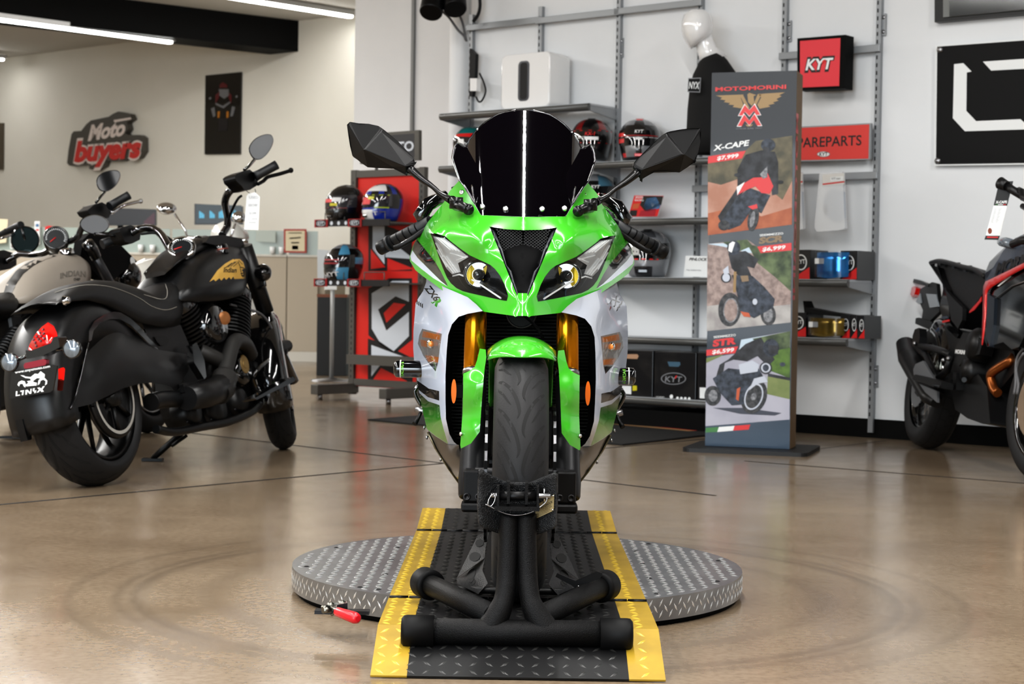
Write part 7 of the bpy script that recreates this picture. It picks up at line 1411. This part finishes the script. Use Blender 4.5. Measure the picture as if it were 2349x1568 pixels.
W2=G2.w(0,0,.32); mb=MB(); tyre(mb,W2,G2.r,G2.f,sc_prof(TYP,.085,.32),rubber,groove,[],n=48,up=G2.u); mb.build('rear_tyre',g2); W3=G2.w(G2.WB,0,.32); mb=MB(); tyre(mb,W3,G2.r,G2.f,sc_prof(TYP,.065,.32),rubber,groove,[],n=48,up=G2.u); mb.build('front_tyre',g2)
mb=MB(); rim(mb,W2,G2.r,G2.f,G2.u,.22,.06,bgls,8); mb.build('rear_rim',g2); mb=MB(); rim(mb,W3,G2.r,G2.f,G2.u,.22,.05,bgls,8); mb.build('front_rim',g2)
mb=MB(); mb.loft(guard(W2,G2.f,G2.u,G2.r,.36,.11,60,-60,lambda d:.1),bsat,closed=False,caps=False); mb.build('rear_mudguard',g2,solid=.004); mb=MB(); mb.loft(guard(W3,G2.f,G2.u,G2.r,.35,.085,60,-45,lambda d:.1),bsat,closed=False,caps=False); mb.build('front_mudguard',g2,solid=.004)
mb=MB(); mb.loft([ [G2.w(a,w*math.cos(t),b+h*math.sin(t)) for t in [2*PI*i/16 for i in range(16)]] for a,b,w,h in ((.05,.66,.08,.03),(.2,.655,.14,.05),(.4,.66,.15,.06),(.52,.70,.10,.05))],leather); mb.build('seat',g2)
mb=MB(); mb.loft([[G2.w(a,w*c,b+h*s_) for c,s_ in ((1,-1),(1,1),(-1,1),(-1,-1))] for a,b,w,h in ((.42,.42,.1,.22),(.7,.42,.14,.2),(1.1,.42,.14,.18),(1.25,.4,.08,.1))],eng,smooth=False); mb.build('engine_block',g2,bevel=.02)
for i,o in enumerate((.06,.06)):
    a=.62+.32*i; axx=(G2.u*.86+G2.f*(.5 if i else -.5)).normalized(); mb=MB(); fins(mb,G2.w(a,.06,.52),axx,.09,.085,9,.018,eng); mb.build('cylinder',g2)
sp0=G2.h(*Zk((150,345))[0],.14); sp1=G2.h(*Zk((-60,620))[0],.14); d=(sp1-sp0); x_,y_,_=frame_to(d); mb=MB(); mb.tube([sp0+d*(i/120)+(x_*math.cos(i*.55)+y_*math.sin(i*.55))*.032 for i in range(121)],.008,eng,6); mb.cyl(sp0,sp1,.02,eng); mb.cyl(sp0-d.normalized()*.04,sp0,.024,eng); mb.build('shock_absorber',g2)
mb=MB(); mb.tube([G2.w(.55,.16,.3),G2.w(.9,.18,.28),G2.w(1.2,.16,.3)],.04,pipe,14); mb.build('exhaust_pipe',g2); mb=MB(); ft=flr(*Zk((120,1330))[0],.012); mb.tube([G2.w(.75,-.12,.2),ft+V((.12,.02,.06)),ft],[.013,.013,.012],satin,8); mb.box(ft,(.12,.05,.01),satin); mb.build('side_stand',g2)
# ---------------------------------------------------------------- third bike: only a bar end at the very edge, and a white tourer behind
t3=BF(G2.R-K.rh*.95+K.f*.5,G2.R-K.rh*.95+K.f*2.1,math.radians(11)); b3=thing('cruiser_motorcycle','farthest left motorcycle, only its right grip and small round mirror in view','motorcycle',t3.R)
mb=MB(); mb.tube([t3.h(x,y,o) for (x,y),o in zip(Zg((-200,830),(0,735),(80,690)),(0,.28,.33))],.018,bgls,12); h3=mb.build('handlebar',b3); mb=MB(); mb.tube([t3.h(x,y,o) for (x,y),o in zip(Zg((0,740),(200,635),(225,625)),(.28,.4,.42))],.021,grip,14); mb.build('grip',h3); mb=MB(); mb.tube([t3.h(x,y,.38) for x,y in Zg((0,770),(120,730),(220,700))],.008,chrome,8); mb.build('lever',h3)
mb=MB(); P=t3.h(*Zg((265,785))[0],.42); mb.lathe([(0,-.02),(.07,-.012),(.076,.0),(.07,.004)],P,(CPOS-P),bgls,28); mb.tube([P,t3.h(*Zg((228,660))[0],.42)],.008,bgls,8); m3=mb.build('mirror',h3); mb=MB(); mb.lathe([(0,.005),(.068,.005)],P,(CPOS-P),mat('mirror_tinted',(60,76,80),.06,metal=.8),28); mb.build('mirror_glass',m3)
for a in (0,t3.WB): mb=MB(); tyre(mb,t3.w(a,0,.31),t3.r,t3.f,sc_prof(TYP,.07,.31),rubber,groove,[],n=36,up=t3.u); mb.build('tyre',b3); mb=MB(); rim(mb,t3.w(a,0,.31),t3.r,t3.f,t3.u,.225,.05,eng,8); mb.build('rim',b3)
mb=MB(); mb.loft([[t3.w(a,w*math.cos(t),b+h*math.sin(t)) for t in [2*PI*i/14 for i in range(14)]] for a,b,w,h in ((.2,.62,.1,.08),(.5,.6,.14,.16),(.9,.62,.15,.2),(1.2,.66,.1,.16),(1.35,.7,.05,.06))],bsat); mb.build('body',b3)
mb=MB(); mb.tube([t3.w(1.2,0,.85),t3.w(t3.WB,0,.31)],.04,bgls,12); mb.build('fork',b3)
wr=flr(400,965); wf_=flr(556,938); Wt=BF(V((wr.x-.55,wr.y-.55,0)),V((at(580,700,11.2).x,11.2,0)),math.radians(8)); wb=thing('touring_motorcycle','white motorcycle with chrome mirrors, mostly hidden behind the black cruiser','motorcycle',Wt.R); pw_=mat('ivory_paint',(226,226,220),.25,coat=1)
Fw=Wt.w(Wt.WB,0,.33)
for a,w in ((0,.08),(Wt.WB,.065)): mb=MB(); tyre(mb,Wt.w(a,0,.33),Wt.r,Wt.f,sc_prof(TYP,w,.33),rubber,groove,[],n=40,up=Wt.u); mb.build('tyre',wb); mb=MB(); rim(mb,Wt.w(a,0,.33),Wt.r,Wt.f,Wt.u,.235,.05,chrome,8); mb.build('rim',wb)
mb=MB(); mb.loft(guard(Fw,Wt.f,Wt.u,Wt.r,.39,.11,80,-60,lambda d:.2),pw_,closed=False,caps=False); mb.build('front_mudguard',wb,solid=.004)
mb=MB(); mb.loft(guard(Wt.w(0,0,.33),Wt.f,Wt.u,Wt.r,.39,.12,80,-60,lambda d:.2),pw_,closed=False,caps=False); mb.build('rear_mudguard',wb,solid=.004)
def wring(a,b,w,h,n=16): return [Wt.w(a,w*math.cos(t),b+h*math.sin(t)) for t in [2*PI*i/n for i in range(n)]]
mb=MB(); mb.loft([wring(*q) for q in ((.6,.72,.05,.04),(.72,.78,.14,.1),(.95,.84,.16,.12),(1.15,.84,.13,.1),(1.25,.84,.06,.05))],pw_); mb.build('fuel_tank',wb)
mb=MB(); mb.loft([wring(*q) for q in ((-.1,.76,.08,.03),(.1,.74,.15,.06),(.4,.70,.16,.07),(.62,.76,.12,.05))],mat('seat_dark_brown',(44,38,34),.55)); mb.build('seat',wb)
mb=MB(); mb.loft([wring(*q) for q in ((.35,.42,.1,.1),(.6,.42,.16,.2),(1.0,.44,.16,.2),(1.2,.42,.1,.1))],eng); mb.build('engine_block',wb)
hp=lambda x,y,Y=10.6:at(x,y,Y)
mb=MB(); mb.lathe([(0,.07),(.09,.05),(.11,0),(.10,-.1),(0,-.14)],hp(520,545,10.8),(-Wt.f+UP*.1),pw_,24); hh=mb.build('headlamp_nacelle',wb)
for o in (.11,-.11): mb=MB(); mb.cyl(Wt.w(1.28,o,.9),Fw+Wt.r*o,.03,chrome,14); mb.build('fork_leg',wb)
for c,st,ax in (((382,478),((400,490),(425,528),(430,545)),0),((548,498),((540,512),(532,535),(526,548)),1)):
    P=hp(*c); mb=MB(); x_,y_,z_=frame_to(CPOS-P+UP*3+V((2,0,0))); mb.ball(P,.062,chrome,18,ax=(x_,y_,z_),sc=(1 if not ax else .7,.62,.35)); mm=mb.build('mirror',wb); mb=MB(); mb.tube([hp(*q) for q in st],.008,chrome,8); mb.build('stem',mm)
mb=MB(); mb.tube(smooth_path([hp(390,552),hp(430,545),hp(480,552),hp(526,548),hp(570,552)],4),.013,chrome,10); mb.build('handlebar',wb)
# ================================================================ dark adventure motorcycle at the right edge
Za=lambda *p:ZC(p,2040,380,3.563); Zb=lambda *p:ZC(p,2040,740,4.02)
AR=flr(2120,1029); AF=flr(2390,1112); AD=BF(AR,AF,math.radians(9))
# this one points towards the camera: its right side is the visible one, so planes are offset along -r towards us
def ah(x,y,o): return AD.h(x,y,o)
ad=thing('adventure_motorcycle','black and blue adventure motorcycle with red stripe, cut by the right edge','motorcycle',AD.R)
aw=AD.w(0,0,.325); tyb=[(-.062,.22),(-.07,.24),(-.074,.27),(-.066,.295),(-.045,.312),(0,.322),(.045,.312),(.066,.295),(.074,.27),(.07,.24),(.062,.22)]
KN=[[(.004,-.004,.03),(.004,-.026,.03)],[(.03,-.03,.004),(.045,-.03,.004),(.066,-.03,.004)],[(.002,-.0,.0035),(.03,-.006,.0035),(.066,.0,.0035)],[(.033,.0,.004),(.036,-.03,.004),(.034,-.06,.004)]]
def wheel(c,ax,f,u,nm,prof,rr,hub):
    mb=MB(); tyre(mb,c,ax,f,prof,rubber,groove,[KN[2],KN[3]],n=72,up=u,pitch=.062); mb.build(nm+'_tyre',ad)
    mb=MB(); mb.lathe([(rr,-.055),(rr-.012,-.05),(rr-.022,-.02),(rr-.022,.02),(rr-.012,.05),(rr,.055)],c,ax,bgls,48,closed=True); rm=mb.build(nm+'_rim',ad)
    mb=MB()
    for i in range(28):
        a=2*PI*i/28; s_=1 if i%2 else -1; a2=a+.35*(1 if i%4<2 else -1); mb.tube([c+(f*math.cos(a2)+u*math.sin(a2))*.035+ax*(s_*.035),c+(f*math.cos(a)+u*math.sin(a))*(rr-.02)],.0022,chrome,5,caps=False)
    mb.build('spokes',rm); mb=MB(); mb.lathe([(.018,-.06),(.045,-.045),(.04,0),(.045,.045),(.018,.06)],c,ax,eng,24); mb.build('hub',rm)
wheel(aw,AD.r,AD.f,AD.u,'rear',tyb,.222,0)
fc=AD.w(AD.WB,0,.335); s_=.18; ff2=(AD.f*math.cos(s_)-AD.r*math.sin(s_)*-1*-1).normalized(); fr2=ff2.cross(AD.u).normalized()
wheel(fc,fr2,ff2,AD.u,'front',[(l*.78,r*1.04) for l,r in tyb],.245,0)
sgn=1 if AD.r.dot(CPOS-AD.R)>0 else -1
def O(o): return sgn*o
mb=MB(); disc(mb,aw+AD.r*O(.085),AD.r,.06,.12,.003,steel,matte,36); mb.build('brake_disc',ad); mb=MB(); disc(mb,fc+fr2*O(.085),fr2,.09,.155,.003,mat('disc_bronze',(170,150,130),.3,metal=.8),matte,36); mb.build('brake_disc',ad)
def pz(name,pts,o,th,m,bev=.008,par=None,lab=None):
    mb=MB(); mb.prism([ah(x,y,O(o)) for x,y in pts],AD.r*(-O(1)*th),m); return mb.build(name,par or ad,bevel=bev,label=lab)
advb=mat('adventure_black',(18,18,19),.4,spec=.4); slate_b=mat('adventure_slate',(52,60,74),.35,coat=.4); advr=mat('adventure_red',(206,26,24),.3,coat=.6); advg=mat('adventure_gloss',(9,9,11),.08,coat=1)
seat2=pz('seat',Za((325,800),(350,780),(420,775),(560,820),(700,850),(795,910),(790,960),(760,1050),(660,1190),(560,1330),(520,1290),(500,1200),(460,1010),(430,960)),.10,.17,mat('adventure_seat',(28,28,30),.55,spec=.3),.02)
pz('seat_side_panel',Za((450,1000),(500,1060),(600,1160),(595,1260),(560,1330),(505,1260),(480,1120)),.135,.02,advb,.004,seat2)
pz('tail_frame',Za((322,795),(350,785),(410,900),(435,970),(440,1010),(410,1160),(440,1260),(470,1330),(550,1410),(570,1380),(500,1290),(470,1010),(430,930),(400,830)),.13,.03,advg,.006)
mb=MB(); mb.tube(smooth_path([ah(x,y,O(.13)) for x,y in Za((340,792),(400,778),(480,790),(600,825),(700,850),(790,910))],4),.012,advb,8)
for q in ((430,790),(545,815),(640,840)): mb.box(ah(*Za(q)[0],O(.12)),(.03,.05,.03),advb)
mb.build('grab_rail',ad)
mb=MB(); mb.prism([ah(x,y,O(.137)) for x,y in Za((660,1190),(740,1100),(757,1070),(755,1110),(700,1180),(660,1205))],AD.r*O(.004),advr); mb.prism([ah(x,y,O(.137)) for x,y in Za((435,1270),(492,1255),(495,1272),(440,1285))],AD.r*O(.004),advr); mb.prism([ah(x,y,O(.137)) for x,y in Za((432,1232),(484,1228),(486,1248),(434,1252))],AD.r*O(.004),slate_b); mb.build('accent_stripes',ad)
hg=pz('plate_hanger',Za((250,1010),(290,985),(350,950),(385,960),(395,1060),(410,1190),(330,1270),(345,1290),(320,1335),(215,1290),(225,1245),(265,1250),(275,1180),(240,1100)),.05,.02,advb,.004)
pz('licence_plate_holder',Za((300,1045),(380,1050),(400,1150),(330,1160)),.056,.008,mat('plate_grey',(150,156,162),.3),.002,hg)
pz('licence_plate_holder',Za((215,1110),(250,1040),(262,1120),(240,1130)),.056,.008,MATS['plate_grey'],.002,hg)
pz('rear_signal',Za((145,925),(170,918),(210,925),(300,960),(310,985),(250,970),(170,945)),.06,.03,advb,.006,hg)
tl2=pz('tail_light',Za((172,1050),(185,995),(205,985),(218,1000),(205,1050),(185,1068)),.06,.03,redl,.004,hg)
pz('reflector_pad',Za((215,1245),(240,1240),(350,1275),(345,1310),(325,1338),(212,1290)),.06,.03,advb,.006,hg)
# body side with the lettering
tk=pz('tank_shroud',Za((785,945),(850,830),(935,690),(985,640),(1060,620),(1190,640),(1200,830),(1100,790),(960,860)),.19,.34,slate_b,.04)
mb=MB(); pa=Plane(AD.R+AD.r*O(.192),AD.r*O(1)); A,B=Za((858,893),(1180,790)); pa.txt(mb,'MORINI',A,B,26,bkp,k=.003,bold=.05,shear=.25); mb.build('lettering',tk)
mb=MB(); sheet(mb,Za((768,985),(785,945),(870,905),(960,862),(1100,792),(1205,768),(1205,808),(1100,835),(980,900),(850,980),(805,1015),(795,1040),(790,1200),(775,1350),(758,1465),(752,1460),(762,1200),(765,1020)),lambda x,y:ah(x,y,O(.20)),advr,step=9); mb.build('red_stripe',ad,solid=.004)
pz('side_fairing',Za((800,1040),(830,1000),(960,910),(1100,830),(1200,800),(1215,1000),(1150,1300),(1060,1480),(1000,1500),(930,1440),(800,1480),(770,1400)),.185,.34,advg,.01)
pz('fairing_vent',Za((800,1045),(860,1080),(850,1300),(820,1480),(790,1400)),.2,.02,mat('adventure_blue_grey',(34,40,48),.3),.004)
mb=MB(); mb.prism([ah(x,y,O(.188)) for x,y in Za((885,985),(990,895),(1000,905),(900,985))],AD.r*O(.003),whp); mb.tube([ah(x,y,O(.19)) for x,y in Za((870,1085),(1000,985),(1280,880))],.003,steel,6); mb.build('bright_trim',ad)
ts2=MB(); ts2.loft([[ah(x,y,O(.2))+AD.u*(r*math.sin(t))+AD.r*(r*math.cos(t)) for t in [2*PI*i/10 for i in range(10)]] for (x,y),r in zip(Za((893,620),(915,620),(960,628),(1020,640)),(.006,.02,.024,.018))],smk); ts2.build('front_signal',ad)
mb=MB(); mb.tube([ah(x,y,O(.24)) for x,y in Za((1010,640),(1080,610),(1180,600))],.018,advb,8); mb.build('signal_stalk',ad)
# bars, tag
mb=MB(); mb.tube([ah(x,y,o) for (x,y),o in zip(Za((905,140),(960,165)),(O(.42),O(.40)))],[.026,.02],advb,14); mb.tube([ah(x,y,o) for (x,y),o in zip(Za((950,160),(1010,200),(1180,300)),(O(.40),O(.38),O(.3)))],.017,advb,12); mb.tube([ah(x,y,O(.36)) for x,y in Za((1060,200),(1085,210),(1090,260),(1280,300))],.014,advb,8); hb3=mb.build('handlebar',ad); mb=MB(); mb.tube([ah(x,y,O(.37)) for x,y in Za((1090,330),(1160,370),(1280,420))],.012,advb,8); mb.build('lever',hb3)
P=ah(*Za((900,400))[0],O(.40)); pq=Plane(P,CPOS-P+V((-1.5,0,0))); mb=MB(); mb.prism([pq.h(x,y) for x,y in Za((893,150),(920,130),(1013,125),(963,327),(853,325))],pq.N*-.002,mat('tag_black',(24,24,25),.5)); tg2=mb.build('hang_tag',None,label='long black and white specification tag hanging from the adventure bike grip',cat='tag'); mb=MB(); mb.prism([pq.h(x,y) for x,y in Za((853,325),(963,327),(905,572),(788,570))],pq.N*-.002,whp); mb.prism([pq.h(x,y) for x,y in Za((788,570),(905,572),(890,606),(777,603))],pq.N*-.002,MATS['tag_black']); mb.build('tag_panel',tg2); mb=MB()
A,B=Za((868,308),(965,305)); pq.txt(mb,'X-CAPE',A,B,6,whp,k=.001,bold=.03,shear=.2)
for q,m in ((((870,315),(890,315),(888,320),(868,320)),grnp),(((890,315),(930,315),(928,320),(888,320)),whp),(((930,315),(955,315),(953,320),(928,320)),redp),(((800,578),(890,580),(888,590),(797,588)),redp)): pq.poly(mb,Za(*q),m,.001)
for i in range(16):
    y=345+i*8; x=865-i*2; pq.poly(mb,Za((x-8,y),(x+10+(i*7)%12,y),(x+10+(i*7)%12,y+2),(x-8,y+2)),inks,.001); pq.poly(mb,Za((x+28,y),(x+62-(i*5)%20,y),(x+62-(i*5)%20,y+2),(x+28,y+2)),inks,.001)
c=Za((822,532))[0]; pq.poly(mb,[(c[0]+4.8*math.cos(t),c[1]+7*math.sin(t)) for t in [2*PI*i/20 for i in range(20)]],mat('seal_brown',(120,60,40),.5),.001); mb.build('printed_text',tg2)
# lower half
pz('engine_block',Zb((500,20),(640,60),(860,120),(1000,200),(1150,260),(1180,420),(1000,640),(900,700),(700,600),(560,560),(520,420),(560,250)),.08,.2,eng,.02)
mb=MB(); P=ah(*Zb((790,200))[0],O(.14)); mb.lathe([(0,.03),(.06,.025),(.08,0),(.085,-.08)],P,AD.r*O(1),eng,28); P=ah(*Zb((730,440))[0],O(.14)); mb.lathe([(0,.03),(.05,.025),(.06,0),(.065,-.08)],P,AD.r*O(1),eng,28); mb.prism([ah(x,y,O(.15)) for x,y in Zb((600,250),(680,90),(790,90),(860,180),(830,290),(700,330),(640,400),(590,330))],AD.r*O(-.06),eng); ec=mb.build('engine_cover',ad); mb=MB(); pe=Plane(AD.R+AD.r*O(.155),AD.r*O(1)); A,B=Zb((605,280),(695,290)); pe.txt(mb,'MORINI',A,B,9,whp,k=.004,bold=.05); mb.build('lettering',ec)
for q,o,th in ((((650,600),(820,470),(900,590),(910,700),(930,930),(860,930),(720,880),(610,800),(580,680)),.13,.26),):
    pz('skid_plate',Zb(*q),o,th,advb,.015)
pz('swingarm',Zb((230,640),(350,560),(560,520),(640,600),(600,680),(420,640),(260,680)),.09,.03,advb,.008)
mb=MB(); mb.tube(smooth_path([ah(x,y,O(o)) for (x,y),o in zip(Zb((1160,280),(1130,340),(1050,390),(960,450),(935,500),(960,600),(1000,650)),(.05,.08,.1,.12,.12,.11,.1))],5),.021,mat('copper_pipe',(150,88,44),.3,metal=.8),14); mb.build('header_pipe',ad)
ex2=MB(); ex2.tube([ah(x,y,O(.15)) for x,y in Zb((150,190),(190,330),(270,470),(380,680),(440,740))],[.05,.062,.062,.05,.03],advb,20,flat=.8); exo=ex2.build('exhaust_muffler',ad); pz('heat_shield',Zb((220,430),(240,380),(310,350),(420,530),(430,550),(330,540),(225,480)),.22,.012,mat('shield_silver',(150,152,156),.3,metal=.7),.004,exo); pz('exhaust_tip',Zb((275,560),(320,580),(440,630),(440,735),(400,700),(330,640)),.215,.012,MATS['shield_silver'],.004,exo)
pz('muffler_guard',Zb((215,120),(235,60),(275,45),(280,130),(265,230),(205,215)),.17,.04,advb,.006); 
mb=MB()
for q in (((260,215),(400,235),(500,265),(570,300)),((270,240),(340,300),(400,430),(440,530)),((570,300),(530,440),(440,530))): mb.tube([ah(x,y,O(.16)) for x,y in Zb(*q)],.018,advb,8)
for q in ((235,190),(545,330),(500,345)): P=ah(*Zb(q)[0],O(.185)); mb.ball(P,.012,steel,10)
mb.build('footrest_bracket',ad); mb=MB(); mb.prism([ah(x,y,O(.24)) for x,y in Zb((215,500),(240,475),(350,500),(480,545),(470,600),(400,590),(330,560),(215,525))],AD.r*O(-.06),advb); mb.prism([ah(x,y,O(.245)) for x,y in Zb((400,570),(470,578),(468,600),(420,592))],AD.r*O(.003),chrome); mb.build('footrest',ad)
mb=MB(); mb.loft(guard(aw,AD.f,AD.u,AD.r,.35,.085,-5,-75,lambda d:.05),advg,closed=False,caps=False); mb.build('rear_hugger',ad,solid=.003)
for o in (.1,-.1): mb=MB(); mb.tube([AD.w(AD.WB-.33,o,.95),fc+fr2*o],.028,mat('fork_black',(16,16,17),.3,metal=.4),14); mb.build('fork_leg',ad)
mb=MB(); mb.tube(smooth_path([ah(x,y,O(.16)) for x,y in Zb((1240,230),(1180,320),(1165,430),(1165,560),(1150,660))],4),.006,MATS['cable_grey'],6); mb.tube(smooth_path([ah(x,y,O(.17)) for x,y in Zb((1240,280),(1195,350),(1170,440),(1190,560),(1178,660))],4),.006,MATS['cable_grey'],6); mb.build('brake_lines',ad)
mb=MB(); mb.loft(guard(fc,ff2,AD.u,fr2,.40,.07,-50,50,lambda d:.03),advg,closed=False,caps=False); mb.build('front_mudguard',ad,solid=.003)
mb=MB(); P=ah(*Zb((480,305))[0],O(.14)); mb.box(ah(*Zb((700,540))[0],O(.12)),(.1,.06,.08),eng); mb.cyl(ah(*Zb((690,525))[0],O(.14)),ah(*Zb((690,525))[0],O(.17)),.012,eng); mb.build('brake_pedal',ad)

def aring(a,b,w,h,n=16): return [AD.w(a,w*abs(math.cos(t))**.8*(1 if math.cos(t)>0 else -1),b+h*math.sin(t)) for t in [2*PI*i/n for i in range(n)]]
mb=MB(); mb.loft([aring(*q) for q in ((1.0,.88,.17,.14),(1.2,.93,.17,.16),(1.4,.95,.12,.13),(1.55,.92,.06,.07),(1.62,.89,.02,.02))],slate_b); ncw=mb.build('nose_cowl',ad)
mb=MB(); mb.loft([[AD.w(a,w*math.sin(t),b-.06*(1-math.cos(t))) for t in [-1+2*i/10 for i in range(11)]] for a,b,w in ((1.42,1.04,.13),(1.34,1.14,.15),(1.27,1.25,.13),(1.24,1.30,.09))],mat('smoke_screen',(22,24,26),.05,coat=1),closed=False,caps=False); mb.build('windscreen',ad,solid=.003)
for o in (-.06,.06): mb=MB(); mb.lathe([(0,.02),(.035,.015),(.045,0),(.045,-.05)],AD.w(1.52,o,.93),AD.f,smk,18); mb.build('headlamp',ad)
